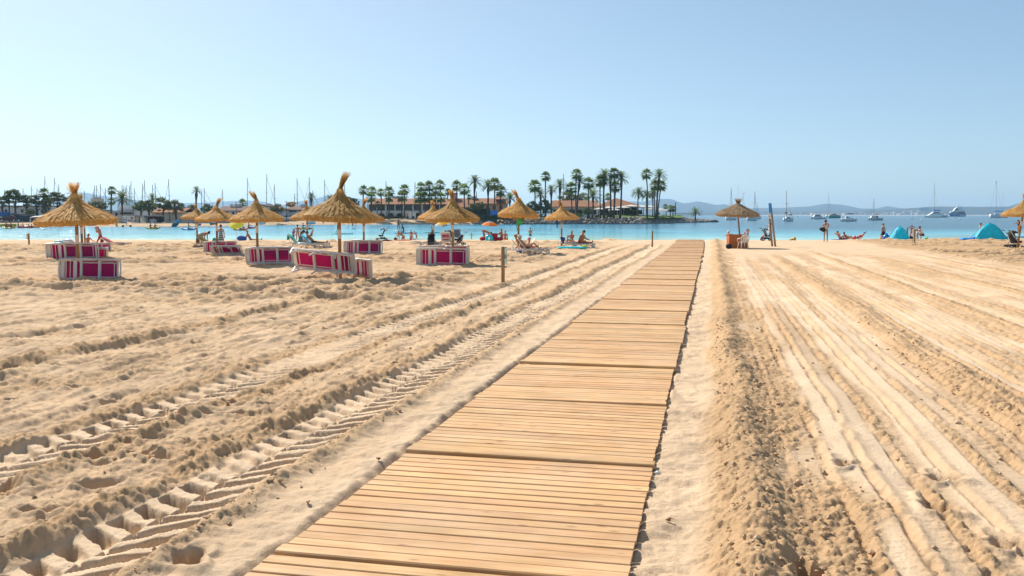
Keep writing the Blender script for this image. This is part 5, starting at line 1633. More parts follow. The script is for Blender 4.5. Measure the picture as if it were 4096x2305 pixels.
person('squatting man in white t-shirt and black shorts facing the children', 3690, 78.5, 1.78, dict(SQUAT, AL=80, AR=72), LEFT + 0.15, 'tan', [('tee', 'white'), ('shorts', 'black')], ('brown', 'short'))
person('person sitting on the sand with bare knees left of the small tent', 3524, 81.0, 1.6, dict(SIT), 0.3, 'red', [('trunks', 'navy')], ('brown', 'short'), v_top=930)
person('bare chested man behind the large tent', 3919, 80.0, 1.75, dict(hp=20, AL=15, AR=10), RIGHT - 0.5, 'fair', [('shorts', 'navy')], ('auburn', 'short'), v_top=892)
person('child in dark shirt and orange shorts behind the pram', 4072, 84.0, 1.35, dict(hp=30, AL=55, AR=60, EL=30, ER=20), LEFT, 'tan', [('tee', 'navy'), ('shorts', 'orange')], ('brown', 'long'), v_top=879)
person('woman in a white dress standing behind the pole sign', 3080, 77.5, 1.70, dict(hands='front', hp=10), LEFT + 0.2, 'tan', [('dress', 'white')], ('blond', 'tail'), v_top=877)
person('small child in orange with a pale sunhat sitting near the pushchair', 3044, 79.0, 0.98, dict(SIT, L=35, hp=20), RIGHT, 'fair', [('tee', 'orange')], ('white', 'sunhat'))
person('child in an orange shirt with arms raised right of the orange cabinet', 2991, 79.5, 0.98, dict(hands='head', TL=8, TR=-8), AWAY + 0.5, 'dark', [('tee', 'orange'), ('shorts', 'lime')], ('black', 'short'))
person('toddler in pink with a white hat beside the child in orange', 2979, 80.5, 0.80, dict(), AWAY, 'fair', [('tee', 'pink')], ('white', 'sunhat'))
person('sitting person with a white sunhat behind the orange cabinet', 2914, 79.5, 1.62, dict(SIT), AWAY - 0.3, 'red', [('band', 'white'), ('brief', 'white')], ('white', 'sunhat'), v_top=922)
# middle
person('toddler in white trunks wading at the waterline', 1886, 90.0, 0.80, dict(AL=35, AR=20, spread=35, TL=12, TR=-12), AWAY - 0.4, 'fair', [('trunks', 'white')], ('blond', 'short'), v_top=930)
person('woman in a bikini bending over beside the orange sunshade', 1934, 77.0, 1.66, dict(BEND, L=112, hp=-20, TL=18, TR=8, KL=12, KR=6, AL=25, AR=10), RIGHT, 'tan', [('brief', 'beige'), ('band', 'black')], ('brown', 'short'))
person('bald man sitting on the sand in red trunks beneath the orange sunshade', 2006, 76.5, 1.82, dict(SIT, L=0, TL=95, TR=92, KL=30, KR=25), LEFT + 0.35, 'tan', [('trunks', 'red')], ('grey', 'bald'))
person('woman sitting with arms behind her at the waterline, hair in a bun', 2021, 80.0, 1.62, dict(SITL, L=-14, hands='prop'), AWAY, 'tan', [('brief', 'orange'), ('band', 'orange')], ('blond', 'bun'))
person('woman in a dark swimsuit standing thigh deep in the water', 2121, 104.0, 1.66, dict(AL=20, AR=20, EL=60, ER=60), AWAY, 'fair', [('trunks', 'black'), ('band', 'black')], ('brown', 'bun'), v_top=910, wide=1.15)
LZ = 0.43
person('white haired man in black trunks reading on the front lounger', 2108, 47.5, 1.78, dict(RECL, L=-42, hp=40, TL=132, KL=88, TR=86, KR=4, hands='front'), RIGHT, 'fair', [('trunks', 'black')], ('grey', 'short'), pelvis_z=LZ)
o = MB().box((0, 0, 0), (0.02, 0.2, 0.3)).build('book', 'paper'); o.location = at(2135, 47.4, 962); o.rotation_euler = (0, 0.5, 0.3)
tag(o, 'white book held by the man reading on the lounger', 'book')
person('sunbather on the lounger behind the reading man, legs stretched out', 2090, 50.3, 1.72, dict(RECL, L=-42), RIGHT, 'red', [('trunks', 'navy')], ('blond', 'short'), pelvis_z=LZ)
person('person with a pink cap lying beyond the parasol post with a knee raised', 2098, 53.5, 1.65, dict(RECL, L=-35, TL=130, KL=80), LEFT, 'red', [('brief', 'pink'), ('band', 'pink')], ('pink', 'cap'))
person('dark haired man bent forward on the violet towel lounger', 2318, 59.0, 1.76, dict(SITL, L=20, hp=25, AL=40, AR=35, EL=30, ER=30), RIGHT, 'tan', [('trunks', 'red')], ('black', 'short'), pelvis_z=LZ)
person('sitting woman with tied hair left of the man on the violet towel', 2288, 64.0, 1.62, dict(SIT, L=4), AWAY + 0.3, 'tan', [('brief', 'orange'), ('band', 'orange')], ('blond', 'bun'), v_top=922)
person('sitting woman in an orange bikini right of the man on the violet towel', 2330, 64.0, 1.64, dict(SIT, L=8, hands='face'), AWAY - 0.2, 'tan', [('brief', 'orange'), ('band', 'orange')], ('blond', 'bun'), v_top=924)
person('long haired sunbather sitting bent on the turquoise towel lounger', 1200, 61.0, 1.68, dict(SITL, L=18, hp=30, TL=100, KL=40, TR=95, KR=35), RIGHT - 0.2, 'tan', [('brief', 'beige'), ('band', 'beige')], ('brown', 'long'), pelvis_z=LZ)
person('man in black shorts lying on a blue towel and holding up a phone', 1252, 58.5, 1.80, dict(RECL, L=-42, hp=38, hands='phone'), RIGHT, 'tan', [('shorts', 'black')], ('black', 'short'), pelvis_z=LZ)
o = MB().box((0, 0, 0), (0.02, 0.08, 0.16)).build('phone', 'rubber'); o.location = at(1247, 58.4, 942); o.rotation_euler = (0, -0.5, 0.3)
tag(o, 'black phone held up by the man lying on the blue towel', 'phone')
person('woman seen from behind with hands on hips near the waterline', 1191, 86.0, 1.66, dict(hands='hips', TL=4, TR=-4), AWAY, 'tan', [('brief', 'beige')], ('brown', 'bun'), v_top=898)
person('boy in a blue swim shirt standing at the water', 1174, 87.0, 1.22, dict(hp=10), AWAY - 0.5, 'fair', [('tee', 'blue'), ('shorts', 'blue')], ('brown', 'short'), v_top=915)
person('man propped on an arm on the sand right of the lime sunshade', 1002, 75.0, 1.78, dict(L=-28, hp=25, TL=88, TR=92, KL=4, KR=6, hands='prop', leg_spread=3), RIGHT + 0.15, 'tan', [('brief', 'black')], ('blond', 'short'))
person('woman in a striped dress bending over the yellow towel', 802, 62.0, 1.66, dict(BEND, L=72, hp=15, AL=-5, AR=5), RIGHT - 0.25, 'tan', [('dress', 'stripe')], ('black', 'bun'), v_top=928, wide=1.1)
person('woman in a striped strapless dress seen from behind below a parasol', 884, 64.0, 1.68, dict(AL=4, AR=6, EL=6, ER=10, hp=10), AWAY + 0.3, 'fair', [('dress', 'stripe')], ('auburn', 'bun'), v_top=898)
person('bald man in red shorts walking with hands at his mouth at far left', 402, 64.0, 1.72, dict(L=10, hp=28, hands='face', TL=30, TR=-12, KL=25, KR=20), LEFT, 'red', [('shorts', 'red')], ('grey', 'bald'), v_top=902)
person('person sitting behind the parasol posts at far left', 350, 64.5, 1.65, dict(SIT), AWAY, 'red', [('trunks', 'navy')], ('auburn', 'short'), v_top=934)
person('kneeling toddler digging at the water, left of the children group', 1594, 80.0, 0.82, dict(L=8, AL=30, AR=20), AWAY + 0.4, 'tan', [('trunks', 'yellow')], ('blond', 'short'))
person('woman kneeling beside the toddler at the water', 1613, 80.0, 1.55, dict(KNEEL, L=55, hp=15), LEFT - 0.6, 'tan', [('brief', 'beige'), ('band', 'beige')], ('brown', 'short'), v_top=927)
person('woman sitting at the water with legs stretched to the right', 1641, 79.5, 1.60, dict(SITL, L=12, TL=92, KL=10), RIGHT - 0.15, 'red', [('brief', 'red'), ('band', 'red')], ('brown', 'short'), v_top=927)
person('child sitting behind the woman with stretched legs', 1644, 83.0, 1.02, dict(), AWAY, 'red', [('trunks', 'red')], ('brown', 'short'), v_top=919)
person('child leaning forward at the right of the group by the water', 1666, 80.5, 1.0, dict(L=35, hp=-10, AL=60, AR=50, TL=15, TR=-5), LEFT, 'red', [('trunks', 'red')], ('brown', 'short'), v_top=924)
person('person with brown hair sitting hidden by the black pushchair', 1725, 64.5, 1.65, dict(SITL, L=5), RIGHT, 'tan', [('trunks', 'navy')], ('brown', 'short'), v_top=925)
person('bare shouldered person sitting behind the upright lounger back', 1782, 71.0, 1.68, dict(SIT), AWAY, 'tan', [('trunks', 'navy')], ('brown', 'short'), v_top=921)

# ---------------------------------------------------------------- on the water: boards, kayaks and their riders
spec('board_teal', (0.02, 0.50, 0.50), 0.35, 0.08)
spec('board_blue', (0.03, 0.22, 0.46), 0.35, 0.08)
spec('board_white', (0.72, 0.74, 0.74), 0.35, 0.05)
spec('kayak_red', (0.62, 0.05, 0.02), 0.4, 0.1)
spec('kayak_yellow', (0.78, 0.48, 0.02), 0.4, 0.1)
spec('kayak_orange', (0.80, 0.20, 0.02), 0.4, 0.1)
spec('kayak_blue', (0.03, 0.30, 0.55), 0.4, 0.1)
spec('paddle_dark', (0.03, 0.03, 0.035), 0.5)
def water_d(v):
    return gp(2048, v, WATER_Z).y
def board(label, u0, u1, v, mat, wid=0.78, yaw=0.0):
    d = water_d(v); a = at(u0, d, v); b = at(u1, d, v); L_ = b.x - a.x
    t = thing('paddle_board', label, 'paddle board', ((a.x + b.x) / 2, d, WATER_Z), yaw, 'paddle boards on the lagoon')
    V = []; F = []; n = 14; m = 8
    for i in range(n + 1):
        f = i / n; w = wid / 2 * max(math.sin(math.pi * min(max(f, 0.015), 0.985)) ** 0.45, 0.05)
        rock = 0.10 * max(f - 0.75, 0) * 4 * (f - 0.75) + 0.04
        for j in range(m):
            q = 2 * math.pi * j / m
            V.append(((f - 0.5) * L_, w * math.cos(q), rock + 0.065 * math.sin(q)))
    for i in range(n):
        for j in range(m):
            F.append((i * m + j, i * m + (j + 1) % m, (i + 1) * m + (j + 1) % m, (i + 1) * m + j))
    F += [tuple(range(m - 1, -1, -1)), tuple(n * m + j for j in range(m))]
    MB().add(V, F).build('hull', mat, t, True)
    MB().box((0, 0, 0.108), (L_ * 0.4, wid * 0.6, 0.006)).build('deck_pad', 'grey_fabric', t)
    return d
def paddle(label, p0, p1, mat='paddle_dark'):
    t = thing('paddle', label, 'paddle', p0, group='paddles')
    q = Vector(p1) - Vector(p0)
    MB().tube([(0, 0, 0), q], 0.02, 6).build('shaft', mat, t)
    e = q.normalized()
    b = MB().ball((0, 0, 0), (0.09, 0.02, 0.2), 8, 6); b.xf(Matrix.Translation(q) @ e.to_track_quat('Z', 'Y').to_matrix().to_4x4())
    b.build('blade', mat, t, True)
PAD = dict(L=8, AL=45, AR=30, EL=40, ER=30, TL=6, TR=-6, KL=12, KR=12)
WG = 'paddlers on the lagoon'
d_ = board('long teal paddle board behind the largest parasol post', 1318, 1412, 937, 'board_teal')
person('paddler in red top standing on the long teal board', 1352, d_, 1.72, PAD, RIGHT, 'tan', [('tank', 'red'), ('shorts', 'navy')], ('brown', 'short'), base_z=WATER_Z + 0.12, group=WG)
paddle('teal paddle dipped beside the long teal board', at(1352, d_ - 0.3, 915), at(1338, d_ - 0.6, 935), 'board_teal')
d_ = board('short teal paddle board farther out right of the largest parasol', 1400, 1425, 917, 'board_teal')
person('small paddler in teal shorts on the short board', 1411, d_, 1.2, PAD, 0.4, 'dark', [('tank', 'navy'), ('shorts', 'teal')], ('brown', 'short'), base_z=WATER_Z + 0.12, group=WG)
paddle('dark paddle held out right of the small paddler', at(1414, d_, 902), at(1434, d_ - 0.5, 909))
d_ = board('white paddle board under the paddler raising a paddle', 1579, 1624, 925, 'board_white')
person('woman in bikini standing with a raised paddle on the white board', 1594, d_, 1.70, dict(PAD, AL=110, AR=60), 0.2, 'dark', [('brief', 'navy'), ('band', 'navy')], ('black', 'short'), base_z=WATER_Z + 0.12, group=WG)
paddle('thin paddle lifted by the woman on the white board', at(1600, d_, 906), at(1584, d_, 888))
d_ = board('dark blue paddle board of the kneeling paddler in navy', 1571, 1668, 934, 'board_blue')
person('paddler in navy rash vest half kneeling on the dark blue board', 1615, d_, 1.72, dict(L=15, TL=15, TR=40, KL=80, KR=70, AL=60, AR=40, EL=20, ER=30), LEFT, 'tan', [('tee', 'navy'), ('shorts', 'navy')], ('black', 'short'), v_top=897, group=WG)
paddle('paddle planted left of the kneeling paddler', at(1607, d_, 903), at(1604, d_ - 0.3, 931))
d_ = board('turquoise paddle board behind the black pushchair and yellow sunshade', 1695, 1782, 932, 'board_teal')
person('paddler sitting on the turquoise board behind the parasol post', 1729, d_, 1.65, dict(SITL, L=-5), RIGHT, 'red', [('tank', 'red')], ('brown', 'short'), v_top=908, group=WG)
d_ = board('turquoise board half hidden at the right edge behind the pram', 4015, 4096, 950, 'board_blue')
def kayak(label, u0, u1, v, mat, riders, paddle_lab=None, skin='dark', tops=('red', 'navy'), two=None):
    d = water_d(v); a = at(u0, d, v); b = at(u1, d, v); L_ = b.x - a.x; L_ = max(L_, 2.4)
    t = thing('kayak', label, 'kayak', ((a.x + b.x) / 2, d, WATER_Z), 0, 'kayaks on the lagoon')
    V = []; F = []; n = 14; m = 10
    for i in range(n + 1):
        f = i / n; w = 0.40 * math.sin(math.pi * min(max(f, 0.01), 0.99)) ** 0.6
        rk = 0.22 * (2 * f - 1) ** 4
        for j in range(m):
            q = 2 * math.pi * j / m
            V.append(((f - 0.5) * L_, w * math.cos(q), 0.10 + rk + (0.16 * math.sin(q) if math.sin(q) > 0 else 0.14 * math.sin(q))))
    for i in range(n):
        for j in range(m):
            F.append((i * m + j, i * m + (j + 1) % m, (i + 1) * m + (j + 1) % m, (i + 1) * m + j))
    F += [tuple(range(m - 1, -1, -1)), tuple(n * m + j for j in range(m))]
    MB().add(V, F).build('hull', mat, t, True)
    for x in ([-0.18 * L_, 0.16 * L_] if riders > 1 else [0]):
        MB().lathe([(0.24, 0.25), (0.27, 0.28), (0.22, 0.29)], 12, (x, 0, 0)).build('cockpit_rim', 'rubber', t, True)
    if two:
        MB().box((L_ * 0.22, 0, 0.24), (L_ * 0.4, 0.5, 0.06)).build('deck_panel', two, t)
    ux = (u0 + u1) / 2
    for k in range(riders):
        uu = ux + ((-0.18 if k == 0 else 0.16) * L_ / px(d) if riders > 1 else 0)
        person('%s kayaker on the %s' % (('left', 'right')[k] if riders > 1 else 'lone', label), uu, d, 1.7, dict(SITL, L=5, AL=50, AR=60, EL=25, ER=25), RIGHT, skin, [('tank', tops[k % 2])], ('black', 'short'), base_z=WATER_Z + 0.16, group=WG, fine=False)
    if paddle_lab:
        paddle(paddle_lab, at(ux - 6, d - 0.2, v - 9), at(ux + (u1 - u0) * 0.75, d - 0.4, v - 2), mat)
kayak('yellow and red two seat kayak at left', 592, 632, 917, 'kayak_yellow', 2, 'red paddle of the yellow and red kayak', two='kayak_red')
kayak('blue kayak left of the small parasol', 735, 774, 921, 'kayak_blue', 1, tops=('white', 'white'))
kayak('orange kayak half hidden by the lime sunshade', 946, 976, 922, 'kayak_orange', 1)
kayak('dark red kayak right of the lime sunshade', 983, 1008, 915, 'kayak_red', 1, 'red paddle right of the dark red kayak', tops=('red', 'red'))
kayak('long yellow kayak behind the woman with hands on hips', 1198, 1246, 918, 'kayak_yellow', 2, two='kayak_red')
kayak('ochre rowing kayak at far left', 14, 58, 915, 'kayak_yellow', 2, tops=('red', 'red'))
# ---------------------------------------------------------------- far shore: materials
spec('far_sand', (0.50, 0.36, 0.22), 0.95, 0.12, 0.4, 0.05, 2)
spec('dirt', (0.30, 0.24, 0.17), 0.95, 0.15, 0.3)
spec('lawn_green', (0.13, 0.22, 0.025), 0.9, 0.2, 0.8, 0.05, 6)
spec('quay_stone', (0.26, 0.24, 0.22), 0.9, 0.15, 1.2, 0.03, 5)
spec('rock', (0.50, 0.43, 0.36), 0.9, 0.3, 1.6, 0.08, 4, col2=(0.27, 0.235, 0.21))
spec('white_wall', (0.72, 0.71, 0.69), 0.85, 0.08, 0.7, 0.01, 8)
spec('cream_wall', (0.60, 0.53, 0.42), 0.85, 0.08, 0.7, 0.01, 8)
spec('peach_wall', (0.62, 0.40, 0.28), 0.85, 0.08, 0.7)
spec('glass_dark', (0.012, 0.016, 0.022), 0.12, 0.3, 1.0, spec_=0.6)
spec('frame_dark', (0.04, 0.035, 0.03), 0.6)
spec('metal_grey', (0.30, 0.30, 0.31), 0.5, 0.1)
spec('white_canvas', (0.80, 0.78, 0.75), 0.8, 0.05, 2, transl=0.2)
spec('cream_canvas', (0.62, 0.56, 0.42), 0.8, 0.05, 2, transl=0.2)
spec('blue_tarp', (0.02, 0.12, 0.34), 0.6, 0.1)
spec('navy_hull', (0.02, 0.03, 0.14), 0.4, 0.1)
spec('hull_white', (0.88, 0.87, 0.85), 0.35, 0.05)
spec('hull_blue', (0.015, 0.17, 0.46), 0.3, 0.06)
spec('hull_teal', (0.06, 0.33, 0.31), 0.35, 0.06)
spec('deck_tan', (0.45, 0.28, 0.14), 0.6, 0.1)
spec('mast_metal', (0.20, 0.17, 0.17), 0.4, 0.08, metal=0.3)
spec('mast_wood', (0.36, 0.20, 0.14), 0.5, 0.08)
spec('fan_leaf', (0.14, 0.225, 0.06), 0.45, 0.35, 1.4, transl=0.6, col2=(0.17, 0.22, 0.07))
spec('date_leaf', (0.13, 0.205, 0.08), 0.45, 0.3, 1.4, transl=0.6, col2=(0.15, 0.20, 0.075))
spec('dead_leaf', (0.20, 0.13, 0.06), 0.85, 0.25, 2)
spec('palm_bark', (0.12, 0.085, 0.06), 0.95, 0.25, 3, 0.05, 8)
spec('bark', (0.075, 0.055, 0.04), 0.95, 0.25, 3, 0.05, 8)
spec('pine_leaf', (0.09, 0.13, 0.045), 0.7, 0.4, 1.2, transl=0.45, col2=(0.16, 0.175, 0.075))
spec('olive_leaf', (0.15, 0.17, 0.07), 0.7, 0.35, 1.2, transl=0.45, col2=(0.19, 0.20, 0.08))
spec('bright_leaf', (0.08, 0.15, 0.03), 0.7, 0.35, 1.2, transl=0.45, col2=(0.12, 0.18, 0.04))
spec('orange_bloom', (0.48, 0.22, 0.03), 0.7, 0.35, 1.2, transl=0.3, col2=(0.20, 0.18, 0.04))
spec('hedge_leaf', (0.035, 0.070, 0.018), 0.7, 0.4, 2.5, transl=0.25, col2=(0.075, 0.12, 0.03))
def tile_mat(name, ca, cb):
    m = bpy.data.materials.new(name); m.use_nodes = True
    nt = m.node_tree; N = nt.nodes.new; L = nt.links.new; bs = nt.nodes['Principled BSDF']
    geo = N('ShaderNodeTexCoord')
    wv = N('ShaderNodeTexWave'); wv.bands_direction = 'X'; wv.inputs['Scale'].default_value = 1.1; wv.inputs['Distortion'].default_value = 0.5
    L(geo.outputs['Object'], wv.inputs['Vector'])
    nz = N('ShaderNodeTexNoise'); nz.inputs['Scale'].default_value = 1.3; nz.inputs['Detail'].default_value = 6
    L(geo.outputs['Object'], nz.inputs['Vector'])
    mx = N('ShaderNodeMix'); mx.data_type = 'RGBA'; mx.inputs[6].default_value = (*ca, 1); mx.inputs[7].default_value = (*cb, 1)
    L(nz.outputs['Fac'], mx.inputs[0]); L(mx.outputs[2], bs.inputs['Base Color']); bs.inputs['Roughness'].default_value = 0.85
    bp = N('ShaderNodeBump'); bp.inputs['Distance'].default_value = 0.12; bp.inputs['Strength'].default_value = 1
    L(wv.outputs['Fac'], bp.inputs['Height']); L(bp.outputs[0], bs.inputs['Normal'])
    _mats[name] = m
tile_mat('terracotta', (0.46, 0.19, 0.075), (0.30, 0.105, 0.04))
tile_mat('brown_tile', (0.24, 0.13, 0.085), (0.15, 0.085, 0.06))

# ---------------------------------------------------------------- far shore: ground
SHORE = [(-420, 906), (0, 906), (240, 907), (480, 908), (700, 907), (900, 905), (1100, 901), (1400, 899), (1700, 898.4), (1900, 898), (2020, 897.5), (2200, 897), (2400, 896.5), (2560, 896), (2700, 893), (2790, 891), (2856, 889)]
SH = [gp(u, v, WATER_Z) for u, v in SHORE]
def land_z(x):
    return 0.6 + 0.7 * float(sm(-75, -8, np.array(x))) - 1.15 * float(sm(46, 66, np.array(x)))
def build_far_ground():
    backs = []
    for k, p in enumerate(SH):
        if p.x < -5:
            yb = 292
        elif p.x < 40:
            yb = 292 + (p.x + 5) / 45 * 55
        else:
            yb = 347 - (p.x - 40) / 28 * 38
        backs.append(yb)
    beach, ground = MB(), MB()
    V = []; n = len(SH)
    for k, p in enumerate(SH):
        L_ = land_z(p.x); rocky = p.x > -6
        rows = ((0, -0.55), (2.0, -0.15), (6, L_ * 0.45), (10, L_ * 0.75), (12.5, L_)) if not rocky else ((1.4, -0.9), (2.0, -0.5), (2.6, min(0.2, L_ - 0.3)), (3.3, L_ - 0.25), (4.4, L_))
        V.append([(p.x * (1 + dy / p.y), p.y + dy, z) for dy, z in rows] + [(p.x * (1 + 0.4 * (backs[k] - p.y) / p.y) if p.x < 0 else p.x, backs[k] - 3, L_), (p.x * (1 + 0.4 * (backs[k] - p.y) / p.y) if p.x < 0 else p.x, backs[k], -1.0)])
    for k in range(n - 1):
        for j in range(4):
            beach.add([V[k][j], V[k + 1][j], V[k + 1][j + 1], V[k][j + 1]], [(0, 1, 2, 3)])
        for j in (4, 5):
            ground.add([V[k][j], V[k + 1][j], V[k + 1][j + 1], V[k][j + 1]], [(0, 1, 2, 3)])
    beach.build('far_beach', 'far_sand', kind='structure', smooth=True)
    ground.build('far_ground', 'dirt', kind='structure')
    # lawn behind the rocks
    lw = MB(); P = []
    for u, d0, d1 in ((2405, 249, 262), (2470, 250, 268), (2540, 253, 270), (2620, 259, 272), (2700, 273, 282), (2735, 282, 290)):
        a = at(u, d0, 870); b = at(u, d1, 870)
        P.append(((a.x, d0, 1.31), (a.x, (d0 + d1) / 2, 1.85), (b.x, d1, 2.1)))
    for k in range(len(P) - 1):
        for j in range(2):
            lw.add([P[k][j], P[k + 1][j], P[k + 1][j + 1], P[k][j + 1]], [(0, 1, 2, 3)])
    lw.build('lawn', 'lawn_green', kind='structure', smooth=True)
build_far_ground()
# rock revetment
def build_rocks():
    rnd = random.Random(21)
    ms = []
    for k in range(7):
        b = MB().ball((0, 0, 0), (0.55, 0.5, 0.40), 7, 5)
        b.v = [(x * rnd.uniform(0.78, 1.2), y * rnd.uniform(0.78, 1.2), z * rnd.uniform(0.75, 1.2)) for x, y, z in b.v]
        ms.append(b.mesh('rock', 'rock'))
    p0 = SH[10]
    root = thing('rock_revetment', 'sloping bank of grey boulders edging the palm point', 'rock bank', (p0.x, p0.y, WATER_Z))
    segs = [(SH[k], SH[k + 1]) for k in range(9, len(SH) - 1)]
    cand = []
    for a, b in segs:
        L_ = (b - a).length; n = max(int(L_ / 0.92), 1)
        nrm = Vector((-(b - a).y, (b - a).x, 0)).normalized()
        if nrm.y < 0:
            nrm = -nrm
        for row, (dy, z) in enumerate(((0.1, -0.2), (0.7, 0.15), (1.3, 0.52), (2.0, 0.90), (2.7, 1.18))):
            for i in range(n):
                f = (i + 0.5 * (row % 2) + rnd.uniform(-0.25, 0.25)) / n
                p = a.lerp(b, f) + nrm * (dy + rnd.uniform(-0.15, 0.15))
                if a.x < -4 and rnd.random() < 0.55:
                    continue
                if a.x < -4:
                    z2 = z * 0.7
                else:
                    z2 = z
                if p.x > 52:
                    z2 = z * max(0.25, 1 - (p.x - 52) / 18)
                cand.append((p.x, p.y, z2 + rnd.uniform(-0.1, 0.1), row))
    # the peninsula's tip
    for k in range(26):
        f = rnd.random(); p = SH[-2].lerp(SH[-1], f) + Vector((rnd.uniform(-1, 1.5), rnd.uniform(0, 5), 0))
        cand.append((p.x, p.y, rnd.uniform(-0.25, 0.35), 0))
    rnd.shuffle(cand)
    rest = MB()
    base = [MB().ball((0, 0, 0), (0.55, 0.5, 0.40), 6, 4) for _ in range(3)]
    for k, (x, y, z, row) in enumerate(cand):
        s_ = rnd.uniform(0.75, 1.35)
        e = Euler((rnd.uniform(-0.5, 0.5), rnd.uniform(-0.5, 0.5), rnd.uniform(0, 6.28)))
        if k < 300:
            o = bpy.data.objects.new('rock', ms[rnd.randrange(7)]); C.objects.link(o); o.parent = root
            o.location = (x - p0.x, y - p0.y, z - WATER_Z); o.rotation_euler = e; o.scale = (s_, s_, s_ * rnd.uniform(0.75, 1.1))
        else:
            b = MB().ball((0, 0, 0), (0.55, 0.5, 0.40), 6, 4)
            b.v = [(q[0] * rnd.uniform(0.8, 1.2), q[1] * rnd.uniform(0.8, 1.2), q[2] * rnd.uniform(0.8, 1.2)) for q in b.v]
            b.xf(Matrix.Translation((x - p0.x, y - p0.y, z - WATER_Z)) @ e.to_matrix().to_4x4() @ Matrix.Scale(s_, 4))
            rest.add(b.v, b.f)
    rest.build('rocks_beyond', 'rock', root, kind='stuff')
build_rocks()

# ---------------------------------------------------------------- far shore: buildings
class Bld:
    """a building measured off the photograph: front face at distance d, real metres"""
    def __init__(s, name, label, u0, u1, d, dep, cat='building', v_base=None):
        s.d = d; s.dep = dep
        a = at(u0, d, 860); b = at(u1, d, 860)
        s.o = Vector(((a.x + b.x) / 2, d, land_z((a.x + b.x) / 2)))
        s.t = thing(name, label, cat, s.o)
        s.u0, s.u1 = u0, u1
    def X(s, u): return at(u, s.d, 860).x - s.o.x
    def Z(s, v): return at(s.u0, s.d, v).z - s.o.z
    def part(s, name, mat, u0, u1, v0, v1, y0=0.0, y1=0.2, parent=None):
        x0, x1 = s.X(u0), s.X(u1)
        za = s.Z(v0); zb = -0.2 if v1 is None else s.Z(v1)
        return MB().box(((x0 + x1) / 2, (y0 + y1) / 2, (za + zb) / 2), (abs(x1 - x0), y1 - y0, za - zb)).build(name, mat, parent or s.t)
    def window(s, u0, u1, v0, v1, y=0.0, mull=1):
        w = s.part('window', 'glass_dark', u0, u1, v0, v1, y - 0.03, y + 0.05)
        for k in range(mull + 1):
            uu = u0 + (u1 - u0) * k / max(mull, 1)
            s.part('frame', 'frame_dark', uu - 0.35, uu + 0.35, v0, v1, y - 0.06, y - 0.032, w)
        return w
    def gable_roof(s, mat, u0, u1, v_ridge, v_eave, over=0.4):
        x0, x1 = s.X(u0), s.X(u1); zr, ze = s.Z(v_ridge), s.Z(v_eave)
        r = MB().prism([(-over, ze), (s.dep / 2, zr), (s.dep + over, ze), (s.dep + over, ze - 0.18), (s.dep / 2, zr - 0.2), (-over, ze - 0.18)], x0, x1, 'x')
        return r.build('roof', mat, s.t)
    def hip_roof(s, mat, u0, u1, ul, ur, v_ridge, v_eave, over=0.5):
        x0, x1, xl, xr = s.X(u0), s.X(u1), s.X(ul), s.X(ur); zr, ze = s.Z(v_ridge), s.Z(v_eave)
        y0, y1 = -over, s.dep + over; ym = s.dep / 2
        m = MB().add([(x0, y0, ze), (x1, y0, ze), (x1, y1, ze), (x0, y1, ze), (xl, ym, zr), (xr, ym, zr), (x0, y0, ze - 0.2), (x1, y0, ze - 0.2), (x1, y1, ze - 0.2), (x0, y1, ze - 0.2)],
                     [(0, 1, 5, 4), (1, 2, 5), (2, 3, 4, 5), (3, 0, 4), (0, 6, 7, 1), (1, 7, 8, 2), (2, 8, 9, 3), (3, 9, 6, 0), (6, 9, 8, 7)])
        return m.build('roof', mat, s.t)
# two storey arcade building
def arcade():
    b = Bld('arcade_building', 'two storey white building with arcades and long terracotta roof behind the palms', 1472, 1796, 256, 14)
    b.gable_roof('terracotta', 1478, 1800, 793, 817)
    b.part('back_wall', 'cream_wall', 1472, 1796, 817, None, 5.0, 13.9)
    b.part('upper_shade_sheet', 'frame_dark', 1474, 1794, 818, 843.4, 1.6, 1.9)  # dark sheet, its colour stands for the shaded rooms upstairs
    b.part('spandrel', 'white_wall', 1472, 1796, 843, 849, 0.0, 5.0)
    bays = [1472 + k * 36.0 for k in range(10)]
    for k, u in enumerate(bays):
        b.part('pillar', 'white_wall', u - (4 if k % 2 == 0 else 2.6), u + (4 if k % 2 == 0 else 2.6), 818, 843, 0.02, 0.9)
    for k in range(9):
        u0, u1 = bays[k], bays[k + 1]
        w = b.window(u0 + 5, u1 - 5, 820, 842.6, 0.6, 3)
        # arch between two piers
        x0, x1 = b.X(u0), b.X(u1); zt, zb = b.Z(849), -0.2
        cx = (x0 + x1) / 2; r = (x1 - x0) * 0.38; zs = zt - r - 0.25
        poly = [(x0, zb), (cx - r, zb), (cx - r, zs)] + [(cx + r * math.cos(R(180 - a)), zs + r * math.sin(R(180 - a))) for a in range(15, 180, 15)] + [(cx + r, zs), (cx + r, zb), (x1, zb), (x1, zt), (x0, zt)]
        MB().prism(poly, 0.05, 0.6, 'y').build('arch', 'white_wall', b.t)
    b.part('inner_shade_sheet', 'frame_dark', 1474, 1794, 849.2, None, 4.2, 4.4)  # shade inside the arches, put in as a dark sheet
    b.part('roof_box', 'cream_wall', 1560, 1592, 783, 797, 8, 11)
arcade()
def annex():
    b = Bld('long_tiled_building', 'long terracotta roofed building running right behind the tall palms', 1798, 2030, 268, 12)
    b.gable_roof('terracotta', 1797, 2032, 792, 815)
    b.part('wall', 'peach_wall', 1799, 2030, 815, None, 0.3, 11.5)
    for u in range(1815, 2020, 26):
        b.window(u, u + 12, 822, 838, 0.3)
    t = b.part('tower', 'peach_wall', 1806, 1826, 773, 795, 3, 6); b.part('tower_cap', 'terracotta', 1804, 1828, 771, 774, 2.8, 6.2, t)
    b.part('roof_vent', 'cream_wall', 1885, 1905, 785, 796, 4, 7)
    b.gable_roof('terracotta', 1975, 2012, 784, 797)
annex()
